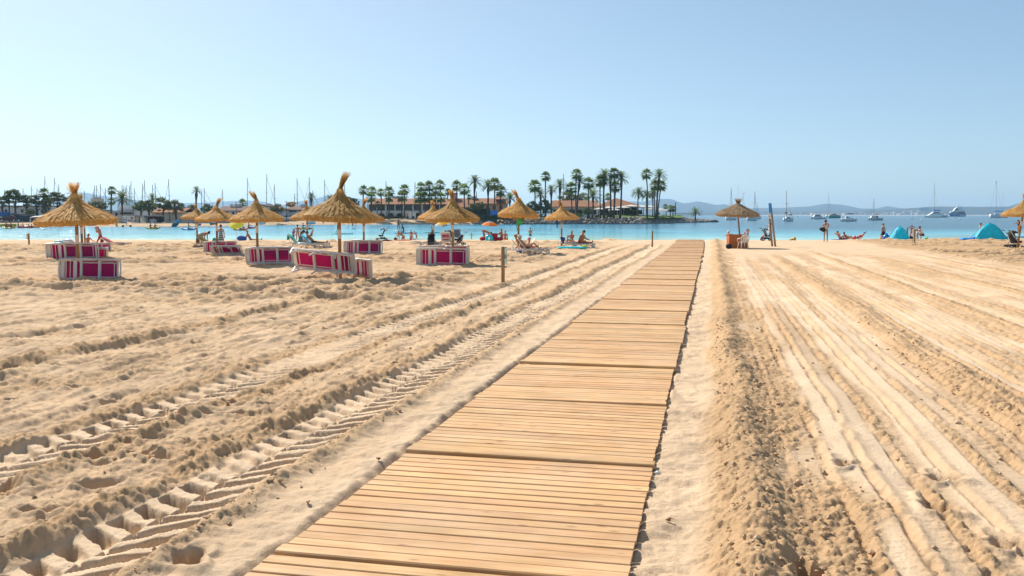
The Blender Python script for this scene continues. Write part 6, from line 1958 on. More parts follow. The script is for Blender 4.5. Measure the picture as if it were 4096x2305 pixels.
def kiosk():
    b = Bld('small_tiled_pavilion', 'small pavilion with a pyramid tile roof before the long building', 1818, 1888, 252, 7)
    b.hip_roof('terracotta', 1816, 1890, 1846, 1858, 808, 829)
    b.part('wall', 'cream_wall', 1826, 1880, 829, None, 1.2, 6)
    b.window(1834, 1846, 833, 850, 1.2); b.window(1858, 1872, 833, 850, 1.2)
kiosk()
def terrace():
    b = Bld('terrace_restaurant', 'low restaurant with terracotta roof and cream awnings behind feather palms', 2208, 2398, 262, 11)
    b.gable_roof('terracotta', 2206, 2394, 801, 827)
    b.part('back_wall', 'frame_dark', 2212, 2392, 829, None, 4.0, 10)  # dark colour here stands for the restaurant's shaded interior
    for k in range(7):
        u = 2212 + k * 30
        b.part('post', 'white_wall', u - 1.6, u + 1.6, 828, None, 0.0, 0.3)
        if k < 6:
            b.part('awning', 'cream_canvas', u + 2, u + 28, 828.2, 839, -0.3, -0.24)
            b.window(u + 3, u + 27, 840, 856, 2.0, 2)
            b.part('low_wall', 'white_wall', u + 1.7, u + 28.3, 858, None, 0.05, 0.25)
terrace()
def pavilion():
    b = Bld('tiled_pavilion', 'open pavilion with a wide pyramid terracotta roof on the palm point', 2388, 2574, 270, 13)
    b.hip_roof('terracotta', 2384, 2578, 2468, 2478, 792, 827)
    b.part('inner_shade_sheet', 'frame_dark', 2400, 2560, 828, None, 5, 9)  # dark block painting the shade under the pavilion roof
    for u in range(2392, 2575, 26):
        b.part('post', 'cream_wall', u - 1.4, u + 1.4, 828, None, 0.2, 0.6)
pavilion()
def terrace_parasol(u, v_top, r, d, lab):
    p = at(u, d, v_top); z0 = land_z(p.x)
    t = thing('terrace_parasol', lab, 'parasol', (p.x, d, z0), group='white terrace parasols')
    h = p.z - z0
    MB().tube([(0, 0, 0), (0, 0, h)], 0.06, 6).build('pole', 'white_wall', t)
    c = MB(); c.lathe([(r * 1.42, h - 0.62), (r * 1.4, h - 0.5), (0.02, h)], 4)
    c.xf(Matrix.Rotation(R(45), 4, 'Z')); c.build('canopy', 'white_canvas', t)
for k, (u, v, r, d) in enumerate(((2398, 830, 1.6, 255), (2436, 825, 2.1, 262), (2457, 833, 1.6, 256), (2486, 824, 2.2, 264), (2524, 819, 2.4, 268), (2566, 821, 2.4, 268), (2600, 822, 2.2, 270), (2592, 831, 1.7, 266), (2632, 832, 2.0, 268), (2656, 836, 2.0, 274))):
    terrace_parasol(u, v, r, d, 'square white terrace parasol, %s from the left on the palm point' % ['first', 'second', 'third', 'fourth', 'fifth', 'sixth', 'eighth', 'seventh', 'ninth', 'tenth'][k])
# left side buildings
def left_buildings():
    b = Bld('boathouse', 'low white boathouse behind the trees at far left', -40, 205, 222, 14)
    b.part('wall', 'white_wall', -40, 205, 826, None, 0.0, 13); b.part('roof', 'brown_tile', -42, 207, 823, 826, -0.5, 13.5)
    for u in (20, 85, 120, 165):
        b.window(u, u + 9, 838, 852, 0.0)
    b = Bld('beach_bar', 'dark lean-to beach bar with a blue board on top at far left', -10, 112, 208, 6)
    b.part('back_wall', 'frame_dark', 4, 108, 862, None, 3, 3.3)
    x0, x1 = b.X(40), b.X(112)
    MB().add([(x0, -0.6, b.Z(854)), (x1, -0.6, b.Z(869)), (x1, 5, b.Z(869) + .3), (x0, 5, b.Z(853)), (x0, -0.6, b.Z(857)), (x1, -0.6, b.Z(871)), (x1, 5, b.Z(871)), (x0, 5, b.Z(856))], [(0, 1, 2, 3), (7, 6, 5, 4), (0, 4, 5, 1), (1, 5, 6, 2), (2, 6, 7, 3), (3, 7, 4, 0)]).build('lean_to_roof', 'frame_dark', b.t)
    b.part('blue_board', 'blue_tarp', 2, 43, 848, 866, -0.4, -0.2)
    for u in range(6, 82, 9):
        b.part('railing_post', 'white_wall', u, u + 2.2, 868, None, -0.3, -0.2)
    b = Bld('bar_canopy', 'white sail canopy over the beach bar terrace at left', 118, 180, 205, 5, 'canopy')
    x0, x1 = b.X(116), b.X(182)
    MB().add([(x0, 0, b.Z(870)), (x1, 0, b.Z(866)), (x1, 5, b.Z(864)), (x0, 5, b.Z(868)), ((x0 + x1) / 2, 2.5, b.Z(858))], [(0, 1, 4), (1, 2, 4), (2, 3, 4), (3, 0, 4)]).build('cloth', 'white_canvas', b.t)
    for u in (120, 150, 178):
        b.part('post', 'white_wall', u - 0.6, u + 0.6, 869, None, 0.1, 0.3)
    b = Bld('white_sheds', 'flat white boat sheds behind the feather palm at left', 398, 560, 226, 12)
    b.part('wall', 'white_wall', 398, 548, 843, None, 0, 11); b.part('upper_block', 'white_wall', 448, 528, 822, 843, 3, 11)
    b.part('gable', 'metal_grey', 400, 450, 840, 843, -0.3, 0.2)
    b.gable_roof('terracotta', 484, 534, 834, 850)
    b.part('dark_eave', 'frame_dark', 484, 530, 851, 857, -0.5, -0.3)
    for u in (420, 440, 462):
        b.window(u, u + 8, 852, 868, 0.0)
    b = Bld('control_tower', 'grey stepped roof block rising behind the dark pine', 352, 382, 262, 8)
    b.part('wall', 'cream_wall', 352, 382, 806, None, 0, 7); b.part('upper_step', 'cream_wall', 358, 380, 794, 806, 1, 6); b.part('top_step', 'cream_wall', 364, 376, 788, 794, 2, 5)
    b.window(356, 366, 812, 820, 0); b.window(370, 378, 812, 820, 0)
    b = Bld('club_house', 'cream boat club house with tiled roof behind two trees', 606, 732, 214, 10)
    b.part('wall', 'cream_wall', 608, 730, 849, None, 0, 9.6); b.gable_roof('terracotta', 604, 734, 831, 850)
    b.part('vent', 'metal_grey', 622, 640, 854, 860, -0.1, 0.0); b.part('vent', 'metal_grey', 688, 706, 854, 859, -0.1, 0.0)
    b.part('shutter', 'metal_grey', 668, 684, 880, None, -0.1, 0.0); b.part('shutter', 'metal_grey', 706, 728, 878, None, -0.1, 0.0)
    b = Bld('long_low_house', 'long low white house with a brown tiled roof behind the middle parasols', 868, 1044, 236, 11)
    b.part('wall', 'white_wall', 870, 1042, 842, None, 0, 10.5); b.gable_roof('brown_tile', 866, 1046, 824, 843)
    for u in (884, 905, 930, 958, 984, 1010):
        b.window(u, u + 7, 848, 857, 0.0)
    for u in (902, 922, 936):
        b.part('chimney', 'white_wall', u, u + (12 if u != 936 else 6), 816, 828, 4, 6)
    b = Bld('gable_house', 'white gable walled house with a sloping roof line', 1048, 1122, 230, 13)
    x0, x1, xm = b.X(1050), b.X(1120), b.X(1052)
    MB().prism([(x0, -0.2), (x1, -0.2), (x1, b.Z(842)), (x0, b.Z(822))], 0, 12, 'y').build('wall', 'white_wall', b.t)
    MB().prism([(x0 - 0.3, b.Z(822)), (x1 + 0.3, b.Z(842)), (x1 + 0.3, b.Z(842) + 0.3), (x0 - 0.3, b.Z(822) + 0.3)], -0.3, 12.3, 'y').build('roof', 'brown_tile', b.t)
    b.part('chimney', 'white_wall', 1050, 1062, 815, 826, 4, 6); b.window(1058, 1066, 840, 848, 0.0)
    b = Bld('dark_roof_house', 'white house with dark roof and long windows left of the largest parasol', 1146, 1312, 240, 11)
    b.part('wall', 'white_wall', 1148, 1310, 838, None, 0, 10.5); b.gable_roof('brown_tile', 1144, 1314, 824, 840)
    b.window(1156, 1186, 840, 848, 0.0, 3); b.window(1196, 1216, 840, 848, 0.0, 2); b.window(1230, 1250, 842, 852, 0.0, 2); b.window(1270, 1294, 842, 852, 0.0, 2)
    b.part('arched_gate', 'frame_dark', 1160, 1182, 862, None, -0.15, -0.1)
    b.part('chimney', 'white_wall', 1188, 1202, 816, 828, 4, 6); b.part('chimney', 'white_wall', 1252, 1266, 818, 828, 4, 6)
left_buildings()
spec('print_dark', (0.14, 0.03, 0.03), 0.8)
def text_mesh(body, size, name, mat, parent, loc, rot):
    cu = bpy.data.curves.new(name, 'FONT'); cu.body = body; cu.size = size; cu.extrude = 0.01
    o = bpy.data.objects.new(name, cu); C.objects.link(o)
    dg = bpy.context.evaluated_depsgraph_get()
    me = bpy.data.meshes.new_from_object(o.evaluated_get(dg))
    bpy.data.objects.remove(o)
    me.materials.clear(); me.materials.append(M(mat))
    q = link(name, me, parent); q.location = loc; q.rotation_euler = rot
    return q
def rental():
    b = Bld('rental_sign', 'pale sign board listing water sports on the far beach', 466, 506, 196, 0.3, 'sign')
    b.part('board', 'paper', 466, 505, 863, 895, 0.0, 0.1)
    for u in (468, 503):
        b.part('post', 'metal_grey', u - 0.5, u + 0.5, 863, None, 0.101, 0.2)
    for k, w in enumerate(('KAYAK', 'SAILING', 'WINDSURF', 'PADDLE', 'WATERBIKES')):
        z = b.Z(869.2 + k * 6.2)
        text_mesh(w, 0.38, 'lettering', 'print_dark', b.t, (b.X(467.5), -0.02, z), (R(90), 0, 0))
    b = Bld('rental_kiosk', 'white rental kiosk panel right of the water sports sign', 506, 556, 200, 3, 'kiosk')
    b.part('wall', 'white_wall', 506, 538, 864, None, 0.0, 2.8); b.part('door', 'cream_wall', 538.4, 552, 866, None, 0.3, 2.6); b.part('roof', 'metal_grey', 505, 556, 862.4, 864, -0.2, 3)
    text_mesh('RENT', 0.42, 'lettering', 'print_dark', b.t, (b.X(510), -0.02, b.Z(884)), (R(90), 0, 0))
    b.part('emblem', 'frame_dark', 523, 530, 869, 875, -0.03, -0.002)
    b = Bld('board_rack', 'dark open shed with stacked paddle boards on racks', 556, 634, 198, 3.5, 'rack')
    b.part('roof', 'metal_grey', 556, 634, 862, 866, -0.4, 3.6); b.part('back_wall', 'frame_dark', 558, 632, 866, None, 2.4, 2.6)
    for u in (557, 594, 632):
        b.part('post', 'frame_dark', u - 0.8, u + 0.8, 866, None, 0, 0.2)
    for k, (u0, u1, v) in enumerate(((558, 588, 872), (558, 588, 877), (558, 589, 882), (559, 589, 887), (592, 624, 879), (592, 624, 883), (592, 625, 888), (592, 625, 892))):
        x0, x1 = b.X(u0), b.X(u1)
        MB().tube([(x0, 0.3, b.Z(v)), (x0 + (x1 - x0) * 0.3, 0.3, b.Z(v) - 0.06), (x1, 0.3, b.Z(v))], [0.06, 0.13, 0.06], 8).build('stored_board', 'board_white', b.t, True)
    b.part('red_buoy', 'kayak_red', 608, 614, 871, 877, 0.2, 0.5)
rental()
def quay():
    b = Bld('quay_wall', 'low grey stone quay with steps along the left far shore', 500, 905, 187, 6, 'wall')
    b.part('upper_step', 'quay_stone', 640, 905, 886, None, 3.0, 5.9)
    b.part('lower_step', 'quay_stone', 520, 900, 892, None, 0.6, 2.9)
    b2 = Bld('roadside_wall', 'low stone wall below the parked cars at far left', -60, 250, 203, 0.6, 'wall')
    b2.part('wall', 'quay_stone', -60, 250, 887, None, 0, 0.5)
    b3 = Bld('promenade_wall', 'low pale wall in front of the cars at the arcade building', 1420, 1690, 243, 0.5, 'wall')
    b3.part('wall', 'cream_wall', 1420, 1690, 878, None, 0, 0.4)
quay()
def container():
    b = Bld('cargo_container', 'white box trailer parked before the arcade building', 1622, 1660, 246, 2.4, 'trailer')
    b.part('box', 'hull_white', 1623, 1660, 849, 874, 0, 2.4)
    b.part('door', 'cream_wall', 1624, 1634, 851, 873, -0.05, -0.002); b.part('stripe', 'kayak_red', 1626, 1631, 857, 861, -0.08, -0.052)
    for u in (1630, 1652):
        MB().tube([(b.X(u), -0.05, 0.35), (b.X(u), 0.25, 0.35)], 0.35, 12).build('wheel', 'rubber', b.t)
    c = Bld('wheelie_bins', 'pair of bright blue bins under the palms', 1957, 1992, 240, 1.5, 'bin')
    c.part('bin', 'vinyl_blue', 1961, 1975, 844, 862, 0, 1.2); c.part('bin', 'vinyl_blue', 1976, 1991, 844.5, 862, 0.02, 1.2)
    c.part('lid', 'blue_tarp', 1960.5, 1991.5, 842.8, 844, -0.05, 1.25)
container()
# cars
def car(u, d, v_base, label, mat, yaw=0.0):
    p = at(u, d, v_base); z0 = land_z(p.x)
    t = thing('parked_car', label, 'car', (p.x, d, z0 + 0.0), yaw, 'cars parked on the far shore')
    prof = [(-2.1, 0.3), (-2.1, 0.72), (-1.95, 0.88), (-1.2, 0.95), (-0.6, 1.40), (0.9, 1.44), (1.75, 0.98), (2.05, 0.9), (2.1, 0.3)]
    MB().prism(prof, -0.82, 0.82, 'y').build('body', mat, t)
    MB().prism([(-1.08, 0.97), (-0.58, 1.34), (0.1, 1.36), (0.1, 0.97)], -0.83, -0.815, 'y').build('window', 'glass_dark', t)
    MB().prism([(0.18, 0.97), (0.18, 1.36), (0.86, 1.37), (1.5, 0.99)], -0.83, -0.815, 'y').build('window', 'glass_dark', t)
    MB().add([(-1.19, -0.7, 0.985), (-1.19, 0.7, 0.985), (-0.62, 0.62, 1.40), (-0.62, -0.62, 1.40)], [(0, 1, 2, 3)]).build('windscreen', 'glass_dark', t)
    for x in (-1.3, 1.3):
        for y in (-0.76, 0.76):
            w = MB().tube([(x, y - 0.1, 0.32), (x, y + 0.1, 0.32)], 0.32, 14).build('wheel', 'rubber', t)
            MB().tube([(x, y - 0.105, 0.32), (x, y + 0.105, 0.32)], 0.19, 10).build('rim', 'light_metal', w)
    for y in (-0.6, 0.6):
        MB().box((-2.11, y, 0.68), (0.03, 0.3, 0.14)).build('headlight', 'hull_white', t)
spec('car_wine', (0.10, 0.01, 0.02), 0.25, 0.05); spec('car_navy', (0.008, 0.012, 0.04), 0.2, 0.05); spec('car_white', (0.75, 0.76, 0.77), 0.25, 0.03); spec('car_silver', (0.42, 0.44, 0.46), 0.25, 0.05)
car(38, 206.5, 889, 'dark wine red parked car at far left', 'car_wine', 0.1)
car(106, 206.5, 889, 'dark navy parked car below the trees at left', 'car_navy', math.pi)
car(1152, 232, 885, 'white parked car before the dark roofed house', 'car_white', 0.3)
car(1446, 247, 876, 'white parked car, first of the row at the arcade', 'car_white', R(75))
car(1474, 248, 876, 'silver parked car, second of the row at the arcade', 'car_silver', R(80))
car(1498, 248, 876, 'white parked van like car, third of the row at the arcade', 'car_white', R(85))
# street lamps and flag poles
def lamp(u, v_top, d, lab):
    p = at(u, d, v_top); z0 = land_z(p.x)
    t = thing('lamp_post', lab, 'lamp post', (p.x, d, z0), group='lamp posts on the far shore')
    h = p.z - z0
    MB().tube([(0, 0, 0), (0, 0, h)], [0.10, 0.06], 8).build('pole', 'frame_dark', t)
    MB().box((0.0, -0.1, h + 0.05), (0.55, 0.3, 0.12)).build('lamp_head', 'metal_grey', t)
LT = ['tall dark lamp post %s' % s for s in ('right of the feather palm at left', 'in front of the cream club house', 'left of the flowering orange bush', 'at the olive green tree', 'by the cars at the arcade', 'right of the box trailer', 'near the long tiled building', 'behind the bent tuft parasol')]
for (u, v, d), lab in zip(((531, 804, 205), (678, 850, 204), (871, 806, 225), (944, 812, 220), (1145, 808, 226), (1547, 792, 244), (1648, 832, 244), (1873, 778, 240)), LT):
    lamp(u, v, d, lab)

# ---------------------------------------------------------------- palms
def fan_crown(seed):
    rnd = random.Random(seed); mb = MB()
    for k in range(36):
        az = k * 2.39996 + rnd.uniform(-0.2, 0.2); el = R(-58 + 140 * ((k + 0.5) / 36) + rnd.uniform(-10, 10))
        dv = Vector((math.cos(az) * math.cos(el), math.sin(az) * math.cos(el), math.sin(el)))
        side = Vector((-math.sin(az), math.cos(az), 0)); up = side.cross(dv) * -1
        L1 = rnd.uniform(0.36, 0.50); c = dv * L1 + Vector((0, 0, -0.03))
        e = side * 0.012
        mb.add([Vector((0, 0, 0)) - e, Vector((0, 0, 0)) + e, c + e, c - e], [(0, 1, 2, 3)])
        n = 9
        for i in range(n):
            a = R(-78 + 156 * i / (n - 1)); ln = rnd.uniform(0.42, 0.58) * (1 - 0.25 * abs(i - 4) / 4)
            q = (dv * math.cos(a) + side * math.sin(a)).normalized()
            w = (side * math.cos(a) - dv * math.sin(a)) * 0.052
            m = c + q * ln * 0.6; t = c + q * ln + Vector((0, 0, -0.13 * rnd.uniform(0.4, 1.6)))
            mb.add([c, m - w, t, m + w], [(0, 1, 2, 3)])
    return mb.mesh('crown', 'fan_leaf')
def date_crown(seed, stiff=0.5, droop=1.0):
    rnd = random.Random(seed); mb = MB()
    for k in range(38):
        az = k * 2.39996 + rnd.uniform(-0.2, 0.2); el = R(-28 + 112 * ((k + 0.5) / 38) + rnd.uniform(-6, 6))
        L_ = rnd.uniform(0.85, 1.08)
        pts = []; n = 11
        p = Vector((0, 0, 0)); a = el
        for i in range(n + 1):
            pts.append(p.copy())
            dv = Vector((math.cos(az) * math.cos(a), math.sin(az) * math.cos(a), math.sin(a)))
            p = p + dv * (L_ / n)
            a -= R((3.0 + 5.0 * i / n) * droop) * (1.2 if el > 0.3 else 0.7)
        side = Vector((-math.sin(az), math.cos(az), 0))
        for i in range(n):
            f = (i + 0.5) / n
            dv = (pts[i + 1] - pts[i]).normalized(); up = side.cross(dv)
            if up.z < 0:
                up = -up
            ll = 0.21 * math.sin(math.pi * min(f * 0.85 + 0.12, 1)) ** 0.7
            w = dv * (L_ / n) * 0.42
            for s_ in (-1, 1):
                tip = pts[i] + (side * s_ * 0.8 + dv * 0.75 + up * 0.28).normalized() * ll + Vector((0, 0, -0.02))
                mb.add([pts[i] - w, pts[i] + w, tip + w * 0.4, tip - w * 0.2], [(0, 1, 2, 3)])
            e = side * 0.008
            mb.add([pts[i] - e, pts[i] + e, pts[i + 1] + e, pts[i + 1] - e], [(0, 1, 2, 3)])
    return mb.mesh('crown', 'date_leaf')
FAN = [fan_crown(k) for k in (1, 2, 3)]
DATE = [date_crown(k) for k in (5, 6)]
SOFT = [date_crown(8, droop=1.8)]
def skirt_mesh(seed):
    rnd = random.Random(seed); mb = MB()
    for k in range(40):
        az = rnd.uniform(0, 6.283); r0 = rnd.uniform(0.04, 0.12); ln = rnd.uniform(0.25, 0.6); r1 = rnd.uniform(0.14, 0.30)
        a = Vector((math.cos(az), math.sin(az), 0)); e = Vector((-math.sin(az), math.cos(az), 0)) * 0.04
        mb.add([a * r0 - e * 0.4, a * r0 + e * 0.4, a * r1 + e + Vector((0, 0, -ln)), a * r1 - e + Vector((0, 0, -ln))], [(0, 1, 2, 3)])
    return mb.mesh('dead_fronds', 'dead_leaf')
SKIRT = [skirt_mesh(1), skirt_mesh(2)]
PALMS = []   # kind, u crown, v crown centre, radius px, d, u foot
def P_(kind, u, v, r, d, uf=None): PALMS.append((kind, u, v, r, d, uf if uf is not None else u))
for a in (('f', 34, 779, 17, 212), ('f', 175, 773, 20, 210), ('d', 298, 778, 34, 225), ('f', 447, 762, 17, 214), ('d', 488, 797, 38, 214), ('f', 445, 806, 15, 225), ('d', 609, 792, 22, 224), ('d', 786, 764, 21, 222), ('f', 970, 813, 17, 250), ('d', 1245, 786, 19, 250), ('d', 1322, 804, 30, 245),
          ('f', 1453, 760, 19, 243), ('f', 1488, 765, 19, 246), ('f', 1523, 770, 16, 247), ('f', 1484, 790, 20, 241), ('f', 1556, 767, 21, 243), ('f', 1556, 789, 19, 241), ('f', 1511, 816, 12, 239), ('f', 1617, 758, 20, 246), ('f', 1609, 786, 22, 241),
          ('f', 1685, 749, 20, 245), ('f', 1716, 745, 21, 243), ('f', 1761, 740, 20, 247), ('f', 1743, 763, 16, 248), ('f', 1675, 790, 23, 241), ('f', 1697, 790, 22, 243), ('f', 1726, 791, 20, 246), ('f', 1764, 790, 21, 241), ('f', 1792, 768, 14, 262), ('f', 1827, 743, 21, 252), ('f', 1857, 758, 23, 243), ('d', 1900, 728, 31, 246), ('f', 1877, 789, 11, 262),
          ('d', 1952, 746, 31, 243), ('f', 1978, 737, 26, 247), ('f', 2003, 765, 23, 244, 1998), ('d', 2040, 795, 30, 240), ('f', 2139, 745, 26, 242), ('f', 2183, 705, 19, 240), ('d', 2205, 760, 24, 252), ('d', 2240, 742, 29, 246), ('d', 2162, 780, 28, 254), ('f', 2284, 752, 24, 246, 2287), ('f', 2306, 697, 21, 247), ('d', 2319, 727, 29, 246, 2306), ('f', 2354, 733, 24, 244, 2357), ('d', 2371, 785, 38, 248, 2369), ('f', 2400, 724, 23, 246, 2402),
          ('d', 2419, 701, 30, 247, 2416), ('f', 2411, 718, 22, 250, 2419), ('f', 2456, 693, 22, 246, 2453), ('d', 2442, 727, 26, 252, 2445), ('f', 2462, 746, 22, 249, 2456), ('d', 2485, 713, 32, 246, 2480), ('f', 2432, 787, 14, 285), ('f', 2585, 696, 21, 252, 2588), ('d', 2637, 705, 33, 254, 2626), ('f', 2620, 741, 22, 255, 2620), ('f', 2644, 743, 22, 257, 2630),
          ('s', 2554, 770, 30, 262), ('s', 2588, 782, 28, 264), ('s', 2611, 774, 24, 262), ('f', 2662, 828, 11, 276), ('f', 2682, 834, 14, 272), ('f', 2692, 836, 13, 274), ('d', 2782, 850, 24, 290)):
    P_(*a)
ORD = lambda n: ('%d%s' % (n, 'th' if 10 <= n % 100 <= 20 else {1: 'st', 2: 'nd', 3: 'rd'}.get(n % 10, 'th')))
def zone(u):
    for lim, s_ in ((330, 'among the pines at far left'), (700, 'before the left sheds'), (1400, 'behind the middle houses'), (1810, 'before the arcade building'), (2120, 'before the long tiled building'), (2400, 'before the terrace restaurant'), (2530, 'around the tiled pavilion'), (2720, 'on the lawn point'), (9999, 'alone on the rocky tip')):
        if u < lim:
            return s_
zc = {}
for k, (kind, u, v, r, d, uf) in enumerate(sorted(PALMS, key=lambda q: q[1])):
    c = at(u, d, v); f = at(uf, d, 870); z0 = land_z(f.x); rm = r * px(d)
    z_ = zone(u); zc[z_] = zc.get(z_, 0) + 1
    lab = '%s palm, %s palm from the left %s' % ({'f': 'fan leaved', 'd': 'feather leaved', 's': 'soft drooping'}[kind], ORD(zc[z_]), z_) if u < 2720 else 'stout feather palm alone on the rocky tip'
    t = thing('palm_tree', lab, 'palm', (f.x, d, z0), group='palms on the far shore')
    dx = c.x - f.x; h = c.z - z0
    rnd = random.Random(k)
    tr = {'f': 0.17, 'd': 0.24, 's': 0.17}[kind] * (0.7 + 0.3 * min(h / 8, 1)) * (1.25 if u > 2720 else 1)
    bow = rnd.uniform(-0.25, 0.25)
    pts = [(dx * q ** 1.4 + bow * math.sin(math.pi * q), 0.0, h * q - 0.1) for q in (0, 0.15, 0.4, 0.7, 0.9, 1.0)]
    MB().tube(pts, [tr * 1.5, tr * 1.15, tr, tr * 0.9, tr * (1.7 if kind != 'f' else 1.1), tr * 0.6], 9).build('trunk', 'palm_bark', t, True)
    me = {'f': FAN[k % 3], 'd': DATE[k % 2], 's': SOFT[0]}[kind]
    o = link('crown', me, t); o.location = (dx, 0, h); q_ = 1.5 if kind == 'f' else 1.35; o.scale = (rm * q_, rm * q_, rm * q_ * 0.95); o.rotation_euler = (0, 0, rnd.uniform(0, 6.28))
    if kind == 'f' and h > 4:
        o = link('dead_fronds', SKIRT[k % 2], t); o.location = (dx, 0, h); o.scale = (rm, rm, rm)

# ---------------------------------------------------------------- broadleaf trees, pines, hedges
def crown_mesh(seed, n_clump, n_leaf, mat, flat=0.7):
    rnd = random.Random(seed); mb = MB()
    for k in range(n_clump):
        while True:
            c = Vector((rnd.uniform(-1, 1), rnd.uniform(-1, 1), rnd.uniform(-1, 1)))
            if 0.30 < c.length < 0.95:
                break
        c.z *= 0.9
        cr = rnd.uniform(0.16, 0.30)
        for i in range(n_leaf):
            q = Vector((rnd.gauss(0, 1), rnd.gauss(0, 1), rnd.gauss(0, 1))).normalized() * cr * rnd.uniform(0.55, 1.05)
            q.z *= flat
            p = c + q
            nrm = (q.normalized() + Vector((rnd.uniform(-.7, .7), rnd.uniform(-.7, .7), rnd.uniform(-.4, .7)))).normalized()
            a = nrm.orthogonal().normalized(); b = nrm.cross(a)
            s_ = rnd.uniform(0.045, 0.085)
            mb.add([p - a * s_, p + b * s_ * 0.7, p + a * s_, p - b * s_ * 0.7], [(0, 1, 2, 3)])
    return mb.mesh('crown', mat)
CROWN = {m: [crown_mesh(s0, 60, 46, m) for s0 in (s_, s_ + 1)] for m, s_ in (('pine_leaf', 10), ('olive_leaf', 20), ('bright_leaf', 30), ('orange_bloom', 40))}
def tree(label, u, v, rx, ry, v_base, d, mat, name='tree', cat='tree', trunk=True):
    c = at(u, d, v); z0 = land_z(c.x)
    t = thing(name, label, cat, (c.x, d, z0), group='trees and shrubs on the far shore')
    h = c.z - z0; k = px(d); rnd = random.Random(int(u * 7 + v))
    if trunk:
        lx = rnd.uniform(-0.5, 0.5)
        mb = MB(); mb.tube([(0, 0, -0.2), (lx * 0.3, 0, h * 0.45), (lx * 0.6, 0, h * 0.75), (lx, 0, h)], [0.30, 0.22, 0.16, 0.08], 8)
        for q in range(6):
            a = rnd.uniform(0, 6.28); e = rnd.uniform(0.4, 0.7)
            s0 = Vector((lx * 0.4, 0, h * e)); s1 = s0 + Vector((math.cos(a) * rx * k * 0.65, math.sin(a) * rx * k * 0.5, ry * k * rnd.uniform(0.2, 0.7)))
            mb.tube([s0, s0.lerp(s1, 0.5) + Vector((0, 0, 0.2)), s1], [0.11, 0.08, 0.04], 6)
        mb.build('trunk', 'bark', t, True)
    o = link('crown', CROWN[mat][int(u) % 2], t); o.location = (0, 0, max(h, ry * k * 0.85)); o.scale = (rx * k, rx * k * 0.9, ry * k); o.rotation_euler = (0, 0, rnd.uniform(0, 6.28))
TREES = [(12, 806, 30, 26, 212, 'pine_leaf', 'dark pine cut off by the left edge'), (58, 786, 38, 33, 213, 'pine_leaf', 'tallest dark pine at far left above the blue board'), (104, 803, 36, 27, 215, 'pine_leaf', 'dark pine above the navy car'), (148, 806, 30, 30, 211, 'pine_leaf', 'grey green pine left of the fan palm at left'), (185, 818, 26, 26, 214, 'pine_leaf', 'lower pine crown right of the fan palm at left'), (228, 794, 44, 30, 213, 'pine_leaf', 'broad pine above the far left parasol'),
         (126, 850, 26, 14, 209, 'bright_leaf', 'pale low shrub under the pines at left'), (205, 852, 24, 14, 209, 'bright_leaf', 'pale low shrub right under the pines'), (392, 826, 46, 24, 220, 'pine_leaf', 'flat topped dark pine right of the far left parasol tufts'),
         (562, 826, 30, 28, 209, 'bright_leaf', 'round green tree left above the board rack'), (598, 826, 30, 30, 207, 'pine_leaf', 'tree with leaning trunk above the board rack'), (650, 818, 40, 31, 206, 'olive_leaf', 'olive green tree before the club house, left of the pair'), (704, 826, 34, 28, 207, 'olive_leaf', 'olive green tree before the club house, right of the pair'),
         (766, 838, 26, 22, 222, 'pine_leaf', 'dark bush tree behind the small parasol'), (832, 836, 30, 24, 226, 'pine_leaf', 'dark tree left of the long low house'), (1108, 836, 32, 22, 224, 'olive_leaf', 'pale olive tree beside the gable house'), (1166, 818, 24, 13, 238, 'orange_bloom', 'orange flowering bush over the dark roofed house'), (1392, 806, 26, 22, 262, 'pine_leaf', 'round dark tree right of the largest parasol tuft'),
         (1420, 812, 20, 22, 256, 'pine_leaf', 'dark tree at the left end of the arcade'), (1913, 826, 36, 20, 242, 'olive_leaf', 'silvery olive bush below the tall feather palm'), (2075, 838, 34, 28, 240, 'bright_leaf', 'green shrub tree left of the bent tuft parasol'), (2130, 832, 36, 32, 240, 'pine_leaf', 'dense dark tree behind the bucket parasol'), (2180, 828, 36, 34, 241, 'pine_leaf', 'dense dark tree left of the terrace restaurant'), (2350, 846, 22, 18, 246, 'bright_leaf', 'bright bush before the terrace restaurant'),
         (2318, 862, 18, 9, 243, 'bright_leaf', 'low bush at the rock bank before the restaurant'), (2435, 858, 20, 11, 246, 'pine_leaf', 'low dark bush beside the lawn'), (2440, 866, 16, 6, 244, 'olive_leaf', 'low pale shrub at the lawn corner'), (2390, 866, 14, 6, 244, 'bright_leaf', 'spiky low plant at the rock bank'), (2164, 864, 20, 10, 236, 'olive_leaf', 'grey green shrub above the first boulders'), (1690, 872, 22, 8, 238, 'olive_leaf', 'low dune shrub by the promenade wall'), (2634, 856, 7, 8, 262, 'pine_leaf', 'small clipped round bush on the lawn'), (1180, 884, 10, 7, 232, 'pine_leaf', 'small bush below the dark roofed house'),
         (2270, 790, 40, 26, 275, 'olive_leaf', 'hazy tree crown behind the terrace roof'), (2330, 792, 34, 22, 278, 'olive_leaf', 'pale tree crown behind the tiled terrace roof, right one')]
for u, v, rx, ry, d, m, lab in TREES:
    tree(lab, u, v, rx, ry, 880, d, m, 'tree' if ry > 15 else 'shrub', 'tree' if ry > 15 else 'shrub', ry > 15)
